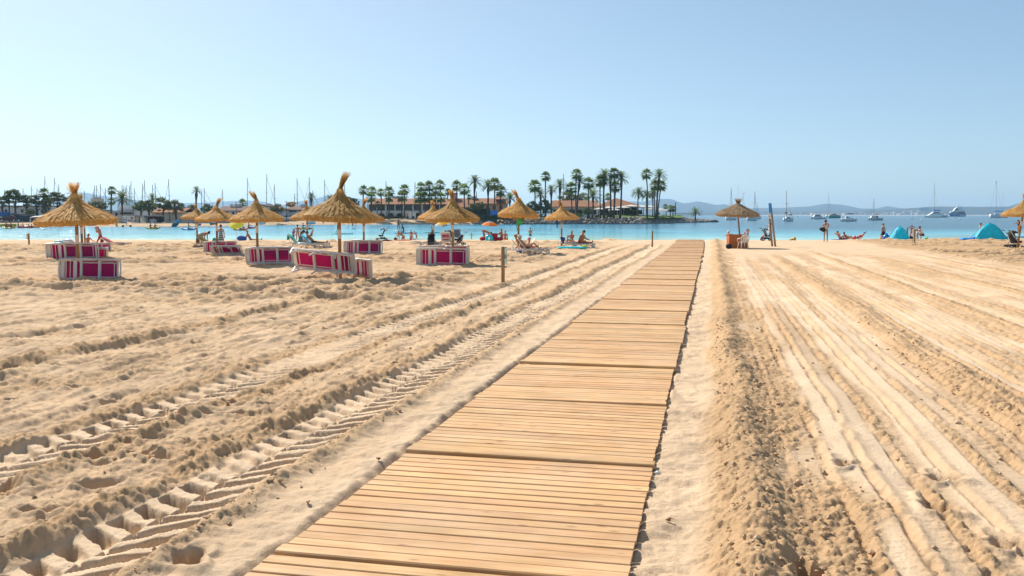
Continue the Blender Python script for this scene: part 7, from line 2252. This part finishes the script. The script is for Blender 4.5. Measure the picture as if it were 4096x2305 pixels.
def hedge(label, u0, u1, v0, v1, d, dep=1.5):
    a = at(u0, d, v0); b = at(u1, d, v1); z0 = b.z
    t = thing('hedge', label, 'hedge', ((a.x + b.x) / 2, d, z0), group='clipped hedges on the far shore')
    w, h = (b.x - a.x), a.z - z0
    core = MB().box((0, dep / 2, h / 2), (w * 0.97, dep * 0.9, h * 0.95)); core.build('core', 'hedge_leaf', t)
    rnd = random.Random(int(u0)); mb = MB()
    for k in range(int(120 * w * h / 4) + 300):
        f = rnd.random()
        p = Vector((rnd.uniform(-w / 2, w / 2), rnd.uniform(-0.08, 0.1), rnd.uniform(0, h))) if f < 0.65 else Vector((rnd.uniform(-w / 2, w / 2), rnd.uniform(0, dep), h + rnd.uniform(-0.1, 0.12)))
        nrm = Vector((rnd.uniform(-1, 1), rnd.uniform(-1.2, 0.3), rnd.uniform(-0.4, 1.2))).normalized(); q = nrm.orthogonal().normalized(); r_ = nrm.cross(q); s_ = rnd.uniform(0.08, 0.16)
        mb.add([p - q * s_, p + r_ * s_, p + q * s_, p - r_ * s_], [(0, 1, 2, 3)])
    mb.build('foliage', 'hedge_leaf', t, kind='stuff')
hedge('tall clipped hedge before the long tiled building', 1866, 1962, 835, 862, 244)
hedge('low wide hedge below the tall one near the rocks', 1908, 2000, 863, 880, 238)
hedge('dark clipped hedge in front of the pavilion terrace', 2496, 2570, 842, 858, 264)
hedge('dark hedge strip left of the first boulders', 2000, 2050, 862, 880, 238)
hedge('hedge in front of the arcade building\'s cars', 1500, 1630, 866, 876, 252, 1.0)
# fence on the point
def fence():
    b = Bld('metal_fence', 'thin dark railing along the lawn and rocky point', 2500, 2768, 285, 0.2, 'fence')
    b.part('top_rail', 'frame_dark', 2690, 2768, 853.5, 854.3, 0, 0.05)
    b.part('bottom_rail', 'frame_dark', 2690, 2768, 868, 868.7, 0, 0.05)
    for u in np.arange(2690, 2769, 4.0):
        b.part('bar', 'frame_dark', u, u + 0.7, 853, 869, 0.051, 0.1)
    c = Bld('lawn_fence_posts', 'slim posts with wire along the lawn edge above the rocks', 2519, 2690, 250, 0.2, 'fence')
    for u in (2519, 2554, 2588, 2617, 2652):
        c.part('post', 'frame_dark', u, u + 0.9, 857, 873, 0, 0.06)
    c.part('wire', 'frame_dark', 2519, 2652.9, 858.6, 858.9, 0.061, 0.08)
fence()
def rig_post():
    b = Bld('timber_post', 'lone dark timber post beyond the rocky point', 2700, 2704, 300, 0.3, 'post')
    b.part('shaft', 'frame_dark', 2700.5, 2703.5, 811, 862, 0, 0.25)
rig_post()
# boats and boards pulled up on the far beach
def beached(u0, u1, v, d, mat, label, h=0.5, name='beached_boat', cat='boat', tilt=0.0):
    a = at(u0, d, v); b = at(u1, d, v); L_ = b.x - a.x
    t = thing(name, label, cat, ((a.x + b.x) / 2, d, a.z), group='small craft on the far beach')
    V = []; F = []; n = 10; m = 8
    for i in range(n + 1):
        f = i / n; w = 0.7 * max(math.sin(math.pi * min(0.5 + f * 0.5, 0.985)), 0.08) ** 0.7
        for j in range(m):
            q = math.pi * j / (m - 1)
            V.append(((0.5 - f) * -L_, -w * math.cos(q), h - h * math.sin(q) ** 0.6 + 0.12 * f))
    for i in range(n):
        for j in range(m - 1):
            F.append((i * m + j, i * m + j + 1, (i + 1) * m + j + 1, (i + 1) * m + j))
    F.append(tuple(range(m - 1, -1, -1)))
    MB().add(V, F).build('hull', mat, t, True)
    MB().add([V[i * m] for i in range(n + 1)] + [V[i * m + m - 1] for i in range(n + 1)], [(i, i + 1, n + 2 + i, n + 1 + i) for i in range(n)]).build('deck', 'hull_white', t).location = (0, 0, -0.06)
    t.rotation_euler = (tilt, 0, 0)
beached(203, 232, 905, 190, 'hull_white', 'white dinghy hull lying at the waterline left of the navy boat', 0.6)
beached(240, 284, 905, 189, 'navy_hull', 'dark navy boat moored at the far waterline at left', 0.95)
beached(286, 326, 906, 188, 'hull_white', 'pale blue white dinghy right of the navy boat', 0.7)
beached(352, 388, 905, 188, 'board_blue', 'long light blue kayak lying on the far beach', 0.3)
beached(775, 818, 896, 194, 'board_blue', 'blue kayak on the grey quay behind the small parasol', 0.4)
beached(843, 866, 901, 190, 'hull_white', 'small white dinghy at the quay behind the parasol', 0.5)
beached(785, 804, 905, 188, 'metal_grey', 'small grey dinghy tied at the quay', 0.4)
beached(1036, 1062, 900, 205, 'hull_white', 'grey covered boat at the far waterline right of the windblown parasol', 0.8)
beached(1234, 1262, 899, 215, 'hull_white', 'white and blue sailing dinghy on the far beach', 0.8)
beached(-10, 8, 907, 188, 'board_blue', 'pale board at the left edge of the far waterline', 0.3)
o = MB().ball((0, 0, 0), (1.15, 0.28, 0.5), 14, 8).build('leaning_board', 'cyan_cloth', None, True); o.location = at(703, 189, 896); o.rotation_euler = (0.2, -0.75, 0)
tag(o, 'light blue paddle board leaning upright on the quay', 'paddle board')
def trampoline():
    b = Bld('launch_trolley', 'metal launching trolley standing in the far shallows', 488, 524, 187, 1, 'trolley')
    b.part('beam', 'metal_grey', 489, 522, 901, 902.4, 0, 0.2); b.part('upright', 'metal_grey', 504, 505.6, 868, 900.9, 0, 0.1)
    for u in (490, 521):
        MB().tube([(b.X(u), -0.1, b.Z(905)), (b.X(u), 0.1, b.Z(905))], 0.22, 10).build('wheel', 'rubber', b.t)
trampoline()
# people and pedal boats near the far shore
FG = 'people on the far shore'
person('tiny figure in a bright lime shirt on the far beach', 468, 189, 1.7, dict(), 0.2, 'dark', [('tee', 'lime'), ('shorts', 'black')], ('black', 'short'), v_top=888, fine=False, group=FG)
person('tiny figure in red on the quay before the club house', 706, 200, 1.7, dict(), 0.2, 'dark', [('tee', 'red')], ('black', 'short'), v_top=873, fine=False, group=FG)
def group_raft():
    d = water_d(912.5); b_ = at(103, d, 912)
    t = thing('group_raft', 'long red paddle raft carrying a standing group at far left', 'raft', (b_.x, d, WATER_Z))
    L_ = 64 * px(d)
    MB().tube([(-L_ / 2, 0, 0.2), (-L_ * 0.45, 0, 0.14), (L_ * 0.45, 0, 0.14), (L_ / 2, 0, 0.2)], [0.12, 0.3, 0.3, 0.12], 10).build('hull', 'kayak_red', t, True)
    MB().tube([(-L_ * 0.4, 1.2, 0.14), (L_ * 0.62, 1.2, 0.14)], 0.28, 10).build('outrigger', 'board_teal', t, True)
    for k, (u, vt, c_) in enumerate(((75, 889.5, 'lime'), (86, 896, 'red'), (94, 893, 'red'), (101, 899, 'navy'), (110, 896, 'red'), (117, 895, 'red'), (128, 895, 'navy'))):
        person(('standing', 'first', 'second', 'third', 'fourth', 'fifth', 'last')[k] + ' figure from the left in the group on the red raft', u, d + 0.2, 1.7, dict(AL=25, AR=20), 0.3 * k, 'dark', [('tank', c_)], ('black', 'short'), v_top=vt, fine=False, group='group on the red raft')
group_raft()
for k, (u0, u1, v, mt, lab) in enumerate(((8, 30, 909, 'kayak_yellow', 'yellow pedal boat hull at far left'), (26, 48, 909.5, 'kayak_orange', 'orange pedal boat hull right of the yellow one'), (44, 64, 909.8, 'kayak_yellow', 'yellow pedal boat hull beside the red raft'))):
    beached(u0, u1, v, water_d(v) , mt, lab, 0.6, 'pedal_boat', 'boat')
# ---------------------------------------------------------------- moored sailboats seen by their masts over the left roofs
def hull_mesh(L_, B, free, mat, sheer=0.25, name='hull'):
    V = []; F = []; n = 14; m = 9
    for i in range(n + 1):
        f = i / n
        w = B / 2 * (max(math.sin(math.pi * (0.12 + 0.88 * f) * 0.5 + 0) if f < 0.55 else math.cos(math.pi / 2 * ((f - 0.55) / 0.45) ** 1.7), 0.03)) ** 0.75
        if f < 0.2:
            w = B / 2 * (0.72 + 0.28 * f / 0.2)
        sh = free + sheer * (2 * f - 0.8) ** 2
        for j in range(m):
            q = math.pi * j / (m - 1)
            V.append(((f - 0.5) * L_ + 0.12 * L_ * 0.3 * (1 if f > 0.9 else 0) * 0, -w * math.cos(q), sh - (sh + 0.25) * math.sin(q) ** 0.55))
    for i in range(n):
        for j in range(m - 1):
            F.append((i * m + j, i * m + j + 1, (i + 1) * m + j + 1, (i + 1) * m + j))
    F.append(tuple(range(m - 1, -1, -1)))
    F += [(i * m, (i + 1) * m, (i + 1) * m + m - 1, i * m + m - 1) for i in range(n)]
    return MB().add(V, F).mesh(name, mat, True)
HULL9 = hull_mesh(10, 3.2, 1.1, 'hull_white')
MASTS = [(18, 760, 0), (92, 753, 0), (125, 743, 1), (148, 752, -1), (180, 704, -9), (218, 711, -6), (235, 738, 0), (337, 763, 0), (373, 768, 0), (378, 742, 2), (386, 742, 0), (401, 736, 3), (421, 753, 4), (488, 741, 3), (495, 743, 3), (502, 750, 0), (506, 742, 2), (518, 744, -2), (524, 725, 0), (537, 753, 2), (569, 734, 3), (578, 722, 4), (610, 739, 2), (620, 732, 5), (674, 717, 6), (806, 768, 0), (817, 753, 0), (890, 758, 3), (990, 712, -1), (1067, 697, -2), (1098, 738, 2), (1178, 776, 0), (1188, 713, 2), (1237, 709, 2), (1251, 763, 1), (1298, 720, 2), (1377, 698, 3), (1544, 725, 0), (1660, 729, -2), (1906, 766, 0), (2254, 696, 2)]
for k, (u, vt, lean) in enumerate(MASTS):
    d = 300 + (k * 37) % 40
    p = at(u - lean * -1.0 if False else u, d, vt); base = at(u + lean, d, 860)
    t = thing('moored_sailboat', 'moored sailboat showing only its bare mast, %s mast from the left over the roofs' % ORD(k + 1), 'sailboat', (base.x, d, WATER_Z), group='sailboats in the far marina')
    o = link('hull', HULL9, t); o.rotation_euler = (0, 0, 0.2 * ((k * 7) % 5) + 1.2); s_ = 0.8 + 0.05 * (k % 5); o.scale = (s_, s_, s_)
    tip = Vector((p.x - base.x, 0, p.z - WATER_Z))
    MB().tube([(0, 0, 1.0), tip], [0.13, 0.10], 6).build('mast', 'mast_metal', t)
    sgn = 1 if k % 3 else -1
    MB().tube([tip * 0.93, Vector((sgn * (3.2 + k % 3), 0.5, 1.3))], 0.045, 4).build('forestay', 'mast_metal', t)
    h5 = tip * 0.62
    MB().tube([h5 + Vector((-0.8, 0, 0)), h5 + Vector((0.8, 0, 0))], 0.03, 4).build('spreader', 'mast_metal', t)

# ---------------------------------------------------------------- boats anchored in the bay
BG = 'boats anchored in the bay'
def bay(name, label, cat, u, v):
    d = water_d(v); p = at(u, d, v)
    return thing(name, label, cat, (p.x, d, WATER_Z), group=BG), d
def rigging(t, d, u0, u_m, v_top, v_deck, mat='mast_wood', stays=(), spread=None, wide=0.11):
    o = Vector(t.location)
    a = at(u_m, d, v_deck) - o; b = at(u_m, d, v_top) - o
    MB().tube([a, b], [wide, wide * 0.75], 7).build('mast', mat, t)
    for (u, v, top) in stays:
        s0 = at(u, d, v) - o; s1 = a.lerp(b, top)
        MB().tube([s0, s1], 0.035, 4).build('stay', 'frame_dark', t)
    for f in (spread or ()):
        c = a.lerp(b, f)
        MB().tube([c + Vector((-1.6, 0, 0)), c + Vector((1.6, 0, 0))], 0.035, 4).build('spreader', mat, t)
def rail(t, L_, B, z):
    for sy in (-1, 1):
        for i in range(4):
            x = (-0.4 + 0.24 * i) * L_
            MB().tube([(x, sy * B * 0.42, z - 0.3), (x, sy * B * 0.42, z + 0.25)], 0.02, 4).build('stanchion', 'light_metal', t)
def sail_boat(label, u0, u1, v_wl, v_deck, v_top, u_m, hull='hull_white', yaw=0.0, stays=(), cover=None, trim=None, flag=None, spread=(0.55,), mast='mast_wood'):
    um = (u0 + u1) / 2
    t, d = bay('sailboat', label, 'sailboat', um, v_wl)
    k = px(d); L_ = (u1 - u0) * k; free = max((v_wl - v_deck) * k, 0.7)
    true_L = L_ / max(math.cos(yaw), 0.35)
    me = hull_mesh(true_L, min(true_L * 0.33, 3.2), free, hull, 0.25)
    o = link('hull', me, t); o.rotation_euler = (0, 0, yaw)
    MB().prism([(-0.28 * L_, free), (0.22 * L_, free), (0.16 * L_, free + 0.55), (-0.24 * L_, free + 0.6)], -0.75, 0.75, 'y').build('cabin', 'hull_white', t).rotation_euler = (0, 0, yaw)
    for i in range(3):
        MB().box(((-0.18 + 0.14 * i) * L_, -0.76, free + 0.3), (0.4, 0.03, 0.18)).build('porthole', 'glass_dark', t).rotation_euler = (0, 0, yaw)
    rigging(t, d, u0, u_m, v_top, v_deck + 2, mast, stays, spread)
    rail(t, L_, 2.4, free + 0.35)
    if cover:
        a, b, z, mt = cover
        x0 = at(a, d, v_deck).x - t.location.x; x1 = at(b, d, v_deck).x - t.location.x; zz = at(a, d, z).z - WATER_Z
        MB().tube([(x0, 0, zz), ((x0 + x1) / 2, 0, zz + 0.25), (x1, 0, zz)], [0.15, 0.55, 0.3], 10, flat=1).build('sail_cover', mt, t, True)
    if trim:
        MB().tube([(-0.46 * L_, -1.1, free * 0.9), (0, -1.32, free * 0.84), (0.46 * L_, -0.5, free * 1.0)], 0.06, 5).build('rubbing_strake', trim, t)
    if flag:
        fu, fv, mt = flag
        p = at(fu, d, fv) - Vector(t.location)
        MB().add([p, p + Vector((1.1, 0.1, -0.25)), p + Vector((1.0, 0.05, -0.8)), p + Vector((0.0, 0, -0.6))], [(0, 1, 2, 3)]).build('flag', mt, t)
    return t, d
sail_boat('white sailboat behind the old parasol, left mast with dark sail strip', 2903, 2946, 881, 869, 752, 2925, stays=((2916, 862, 1.0), (2938, 866, 0.9)), spread=(0.45,))
sail_boat('white sailboat partly hidden behind the old parasol, tallest mast', 2944, 2994, 867, 859, 740, 2953, 'hull_blue', stays=((2938, 856, 1.0), (2990, 858, 0.9)))
sail_boat('small white yacht behind the old parasol with a red flag at its masthead', 2958, 2992, 872, 866, 776, 2972, stays=((2985, 864, 0.95),), flag=(2973, 772, 'red_cloth'))
sail_boat('white sailboat with red trim right of the old parasol, dark furled sail', 2988, 3027, 883, 869, 766, 3020, stays=((3012, 866, 1.0), (3030, 868, 0.85)), trim='deck_tan', cover=(2996, 3018, 866, 'white_cloth'))
sail_boat('small sailboat with short mast just left of the pole sign', 3022, 3044, 877, 866, 820, 3030, stays=((3040, 866, 0.9),))
sail_boat('white cruising sailboat with cockpit awning right of the pole sign', 3133, 3173, 886, 874, 763, 3146, stays=((3172, 872, 0.6),), cover=(3148, 3168, 860, 'white_canvas'), flag=(3140, 848, 'kayak_orange'))
sail_boat('sailboat with reddish furled sail and tan deck, bow hidden by a green boat', 3304, 3346, 869, 862, 770, 3315, stays=((3307, 862, 1.0), (3322, 862, 0.9)), cover=(3318, 3330, 857, 'blue_tarp'))
sail_boat('large white ketch with a blue cockpit canopy near the right edge', 3960, 4030, 872, 858, 721, 3985, stays=((3959, 852, 1.0), (4010, 858, 0.95)), cover=(3975, 4012, 846, 'vinyl_blue'), trim='red_cloth', spread=(0.52,), flag=(3982, 728, 'pink_cloth'))
sail_boat('distant sailboat showing a thin mast right of the ketch', 4000, 4028, 866, 860, 764, 4012, stays=((4020, 860, 0.9),))
def ship(label, name, cat, u0, u1, v_wl, v_deck, hull, parts, yaw=0.0, B=2.4):
    um = (u0 + u1) / 2; t, d = bay(name, label, cat, um, v_wl); k = px(d); L_ = (u1 - u0) * k; free = max((v_wl - v_deck) * k, 0.55)
    o = link('hull', hull_mesh(L_, B, free, hull, 0.18), t); o.rotation_euler = (0, 0, yaw)
    O = Vector(t.location)
    for nm, mt, pts, half in parts:
        poly = [((at(u, d, v) - O).x, (at(u, d, v) - O).z) for u, v in pts]
        MB().prism(poly, -half, half, 'y').build(nm, mt, t)
    return t, d, free, L_
ship('white cabin cruiser with a square wheelhouse left of the green boat', 'cabin_cruiser', 'motor boat', 3242, 3305, 877, 869, 'hull_white', [('wheelhouse', 'hull_white', [(3252, 869), (3258, 859), (3278, 858), (3286, 869)], 1.0), ('window', 'glass_dark', [(3257, 866), (3260, 860.5), (3267, 860.5), (3267, 866)], 1.01), ('window', 'glass_dark', [(3269, 866), (3269, 860.5), (3276, 860.5), (3278, 866)], 1.01), ('boot_stripe', 'navy_hull', [(3251, 877), (3251, 875.6), (3300, 875.6), (3300, 877)], 1.12)], math.pi)
ship('green and white fishing boat with a tan cover', 'fishing_boat', 'motor boat', 3315, 3362, 873, 862, 'hull_teal', [('cover', 'deck_tan', [(3318, 862), (3325, 856), (3338, 855), (3352, 862)], 0.8), ('gunwale', 'hull_white', [(3316, 863), (3316, 861.4), (3360, 861), (3360, 862.6)], 1.0)])
t_, d_, f_, L_ = ship('white motor boat with a dark bimini top and outboard', 'motor_boat', 'motor boat', 3362, 3424, 886, 876, 'hull_white', [('console', 'hull_white', [(3380, 876), (3383, 867), (3398, 868), (3400, 876)], 0.6), ('windscreen', 'glass_dark', [(3381, 871), (3384, 866.6), (3390, 866.6), (3391, 871)], 0.62), ('bimini', 'navy_hull', [(3386, 855.6), (3390, 854), (3409, 854), (3412, 855.6), (3411, 857.4), (3387, 857.4)], 0.9), ('outboard', 'rubber', [(3405, 886), (3405, 876), (3411, 873), (3414, 878), (3412, 887)], 0.25)], math.pi)
for u_a, u_b in ((3386, 3388), (3411, 3408)):
    a_ = at(u_a, d_, 857) - Vector(t_.location); b_ = at(u_b, d_, 874) - Vector(t_.location)
    MB().tube([a_, b_], 0.025, 5).build('bimini_pole', 'light_metal', t_)
t_, d_, f_, L_ = ship('small white traditional motor sailer with a tan awning', 'motor_sailer', 'motor boat', 3472, 3529, 882, 872, 'hull_white', [('cabin', 'hull_white', [(3482, 873), (3484, 864), (3502, 864), (3502, 873)], 0.8), ('doorway', 'frame_dark', [(3503, 873), (3503, 864.5), (3510, 864.5), (3510, 873)], 0.7), ('porthole', 'glass_dark', [(3487, 870), (3487, 867), (3490, 867), (3490, 870)], 0.82), ('porthole', 'glass_dark', [(3495, 870), (3495, 867), (3498, 867), (3498, 870)], 0.82), ('awning', 'deck_tan', [(3496, 858), (3522, 854), (3526, 855), (3500, 859.5)], 0.9), ('rubbing_strake', 'hull_teal', [(3474, 875), (3474, 874), (3528, 874), (3528, 875)], 1.25)], math.pi)
rigging(t_, d_, 3472, 3496, 795, 866, stays=((3478, 870, 0.8),), spread=())
t_, d_, f_, L_ = ship('bright blue and white two deck motor yacht at right', 'motor_yacht', 'yacht', 3798, 3862, 866.5, 854, 'hull_blue', [('main_deck', 'hull_white', [(3799, 850), (3803, 847.0), (3818, 844.0), (3858, 845.0), (3861, 854.0)], 2.4), ('saloon_window', 'glass_dark', [(3806, 852.5), (3810, 847.5), (3826, 847.0), (3826, 852.5)], 2.42), ('aft_window', 'glass_dark', [(3829, 854.0), (3829, 846.5), (3856, 846.5), (3857, 854.0)], 2.43), ('flybridge', 'hull_white', [(3812, 844.0), (3822, 832.0), (3846, 833.0), (3853, 844.0)], 2.0), ('bridge_window', 'glass_dark', [(3815, 842.0), (3822, 834.5), (3832, 835.0), (3832, 842.0)], 2.02), ('radar_arch', 'hull_white', [(3824, 833.0), (3828, 828.0), (3846, 828.0), (3849, 833.0)], 1.4), ('swim_platform', 'hull_white', [(3838, 863.0), (3838, 860.0), (3862, 860.0), (3862, 863.0)], 2.2)], math.pi, 4.6)
O_ = Vector(t_.location)
for u in (3828, 3843):
    MB().ball(at(u, d_, 828) - O_, 0.55, 10, 6).build('radar_dome', 'rubber', t_, True)
MB().tube([at(3835, d_, 829) - O_, at(3836, d_, 814) - O_], 0.1, 6).build('mast', 'frame_dark', t_)
def catamaran():
    t, d = bay('catamaran', 'white sailing catamaran with a blue sail bag on its boom', 'catamaran', 3744, 870.5); O = Vector(t.location)
    k = px(d)
    for y, u0, u1 in ((-2.2, 3693, 3756), (2.2, 3730, 3794)):
        o = link('hull', hull_mesh((u1 - u0) * k, 1.7, 1.35, 'hull_white', 0.1), t); o.location = ((at((u0 + u1) / 2, d, 870) - O).x, y, 0); o.rotation_euler = (0, 0, math.pi)
        MB().box((o.location.x, y - 0.86, 1.05), ((u1 - u0) * k * 0.8, 0.04, 0.12)).build('stripe', 'navy_hull', t)
    def poly(nm, mt, pts, y0, y1):
        MB().prism([((at(u, d, v) - O).x, (at(u, d, v) - O).z) for u, v in pts], y0, y1, 'y').build(nm, mt, t)
    poly('bridge_deck', 'hull_white', [(3712, 860), (3722, 855), (3762, 856), (3782, 863), (3712, 863)], -2.0, 2.0)
    poly('saloon', 'hull_white', [(3720, 856), (3732, 848), (3754, 848), (3766, 856)], -1.6, 1.6)
    poly('saloon_window', 'glass_dark', [(3727, 854), (3734, 849.5), (3752, 849.5), (3758, 854)], -1.62, 1.62)
    poly('sail_bag', 'vinyl_blue', [(3735, 844), (3735, 835), (3739, 840), (3762, 840), (3762, 844)], -0.35, 0.35)
    poly('tender_davit', 'hull_white', [(3772, 862), (3784, 858), (3794, 866), (3790, 870), (3774, 866)], -1.0, 1.0)
    rigging(t, d, 3693, 3738, 729, 848, 'mast_wood', ((3722, 858, 0.72), (3758, 856, 0.72), (3710, 858, 0.9)), (0.28,), 0.14)
catamaran()
for u, v, lab, mt in ((3190, 868, 'tiny white dinghy far out right of the awning sailboat', 'hull_white'), (4048, 869, 'small grey white dinghy under the right parasol rim', 'hull_white'), (3648, 876, 'tiny dark buoy in the water left of the catamaran', 'red_plastic'), (3686, 882, 'white mooring buoy left below the catamaran', 'hull_white'), (3838, 879, 'white mooring buoy below the blue yacht', 'hull_white'), (3942, 864, 'tiny dark buoy left of the ketch', 'rubber')):
    d = water_d(v); p = at(u, d, v)
    if 'dinghy' in lab:
        t = thing('dinghy', lab, 'dinghy', (p.x, d, WATER_Z), group=BG)
        link('hull', hull_mesh(4.5, 1.6, 0.5, mt, 0.1), t)
        MB().box((0, 0, 0.5), (0.35, 1.3, 0.06)).build('thwart', 'deck_tan', t)
    else:
        o = MB().lathe([(0.0, -0.1), (0.42, 0.05), (0.45, 0.25), (0.25, 0.55), (0.0, 0.62)], 10).build('mooring_buoy', mt, None, True)
        o.location = (p.x, d, WATER_Z); tag(o, lab, 'buoy', 'mooring buoys')

# ---------------------------------------------------------------- hills and the town across the bay
spec('forest_hill', (0.02, 0.038, 0.038), 0.95, 0.3, 0.004)
spec('coast_wood', (0.02, 0.034, 0.034), 0.95, 0.3, 0.01)
spec('town_wall', (0.66, 0.58, 0.50), 0.85, 0.2, 0.05)
spec('far_strand', (0.55, 0.47, 0.38), 0.9, 0.1, 0.01)
def ridge(name, prof, d, mat, depth, rough=6.0, seed=0):
    us = np.arange(prof[0][0], prof[-1][0] + 1, 9.0)
    vs_ = np.interp(us, [p[0] for p in prof], [p[1] for p in prof])
    k = d / FPX
    X = (us - 2048) * k; Hh = np.maximum((860 - vs_) * k + CAM_H, 0.5)
    rows = []; m = 13
    for j in range(m):
        f = j / (m - 1)
        g = math.sin(math.pi * f) ** 0.8 if 0 < f < 1 else 0
        y = d - depth / 2 + depth * f
        nz = 0.16 * fbm(X / (60 * k), np.full_like(X, f * 5.0), seed, 4) * g * (1 - 0.7 * (abs(f - 0.5) < 0.05))
        rows.append(np.stack([X * (y / d), np.full_like(X, y), Hh * np.clip(g + nz, 0, 1.0 if abs(f - 0.5) < 0.05 else 0.97) - 2.0 * (g == 0)], -1))
    A = np.stack(rows)
    me = grid_mesh(name, A[..., 0], A[..., 1], A[..., 2]); me.materials.append(M(mat))
    link(name, me, kind='structure')
ridge('hills', [(-700, 850), (-300, 820), (-100, 812), (100, 822), (240, 800), (300, 778), (358, 771), (400, 782), (480, 790), (560, 800), (640, 824), (730, 812), (800, 812), (870, 808), (937, 803), (1000, 802), (1060, 806), (1120, 824), (1180, 809), (1240, 800), (1308, 784), (1360, 790), (1417, 792), (1520, 806), (1700, 822), (2000, 826), (2300, 820), (2480, 812), (2528, 805), (2566, 808), (2600, 801), (2649, 794), (2683, 796), (2725, 813), (2755, 811), (2787, 805.5), (2820, 811), (2858, 820), (2896, 817), (2926, 826), (3000, 833), (3131, 831), (3230, 826), (3297, 815), (3363, 819), (3400, 826), (3440, 834), (3500, 834), (3542, 824), (3570, 829), (3599, 833), (3700, 836), (3980, 836), (4029, 824), (4062, 813), (4110, 811), (4180, 826), (4400, 840), (4900, 852)], 7600, 'forest_hill', 1900, seed=81)
ridge('far_coast', [(2500, 858), (2700, 850), (2900, 847), (3200, 846), (3400, 843), (3560, 838), (3700, 828), (3761, 826), (3900, 827), (4096, 826), (4400, 830), (4900, 846)], 5200, 'coast_wood', 900, seed=91)
mb = MB(); mb.add([(at(u, 4640, 860).x, 4640 + dy, WATER_Z + z) for u in (2880, 3400, 3900, 4500) for dy, z in ((0, 0.0), (120, 2.5))], [(0, 2, 3, 1), (2, 4, 5, 3), (4, 6, 7, 5)])
mb.build('far_strand', 'far_strand', kind='structure')
def town():
    rnd = random.Random(9)
    for k in range(86):
        u = 2952 + 760 * (k + rnd.uniform(-0.4, 0.4)) / 86.0
        if u > 3640 and rnd.random() < 0.4:
            continue
        d = 4720 + rnd.uniform(0, 160); s_ = px(d)
        w = rnd.uniform(5, 13) * s_; tall = rnd.random() < 0.13
        h = (rnd.uniform(9, 14) if tall else rnd.uniform(3.5, 8)) * s_ * (0.8 + 0.5 * (u > 3350))
        p = at(u, d, 860)
        t = thing('apartment_block', 'pale distant apartment block in the town across the bay', 'building', (p.x, d, WATER_Z + 2.0), rnd.uniform(-0.3, 0.3), 'apartment blocks of the town across the bay')
        MB().box((0, 0, h / 2), (w, w * 0.7, h)).build('wall', 'town_wall', t)
        MB().box((rnd.uniform(-0.2, 0.2) * w, 0, h + 1.0), (w * 0.35, w * 0.3, 2.0)).build('roof_block', 'town_wall', t)
        for q in range(max(int(h / 3.2) - 1, 1)):
            MB().box((0, -w * 0.352, 2.2 + 3.2 * q), (w * 0.86, 0.3, 1.3)).build('window_band', 'glass_dark', t)
town()
t = thing('hotel_block', 'wide dark blue block building rising behind the distant town', 'building', at(3696, 4900, 860), group=None)
MB().box((0, 0, 20), (40, 20, 40)).build('wall', 'blue_tarp', t); MB().box((-24, 0, 18), (7, 20, 36)).build('wing', 'coast_wood', t)
o = MB().add([(0, 0, 0), (2.2, 0, 0.3), (0.3, 0, 8.5)], [(0, 1, 2)]).build('sail', 'white_canvas'); o.location = at(2877, 900, 861)
tag(o, 'tiny distant white sail left of the old parasol', 'sail')

# ---------------------------------------------------------------- the hazy summer air
def haze():
    x0, x1, y0, y1, z0, z1 = -6900, 6900, -60, 9400, -2.4, 175
    mb = MB().box(((x0 + x1) / 2, (y0 + y1) / 2, (z0 + z1) / 2), (x1 - x0, y1 - y0, z1 - z0))
    m = bpy.data.materials.new('haze_air'); m.use_nodes = True
    nt = m.node_tree; nt.nodes.clear()
    out = nt.nodes.new('ShaderNodeOutputMaterial'); pv = nt.nodes.new('ShaderNodeVolumePrincipled')
    pv.inputs['Color'].default_value = (0.50, 0.75, 1.0, 1)
    pv.inputs['Density'].default_value = HAZE_DENSITY
    pv.inputs['Anisotropy'].default_value = 0.25
    nt.links.new(pv.outputs[0], out.inputs['Volume'])
    o = mb.build('haze', m, kind='stuff')
    tag(o, 'thin blue summer haze over the bay', 'haze')
HAZE_DENSITY = 0.000115
if HAZE_DENSITY:
    haze()
finish_people()
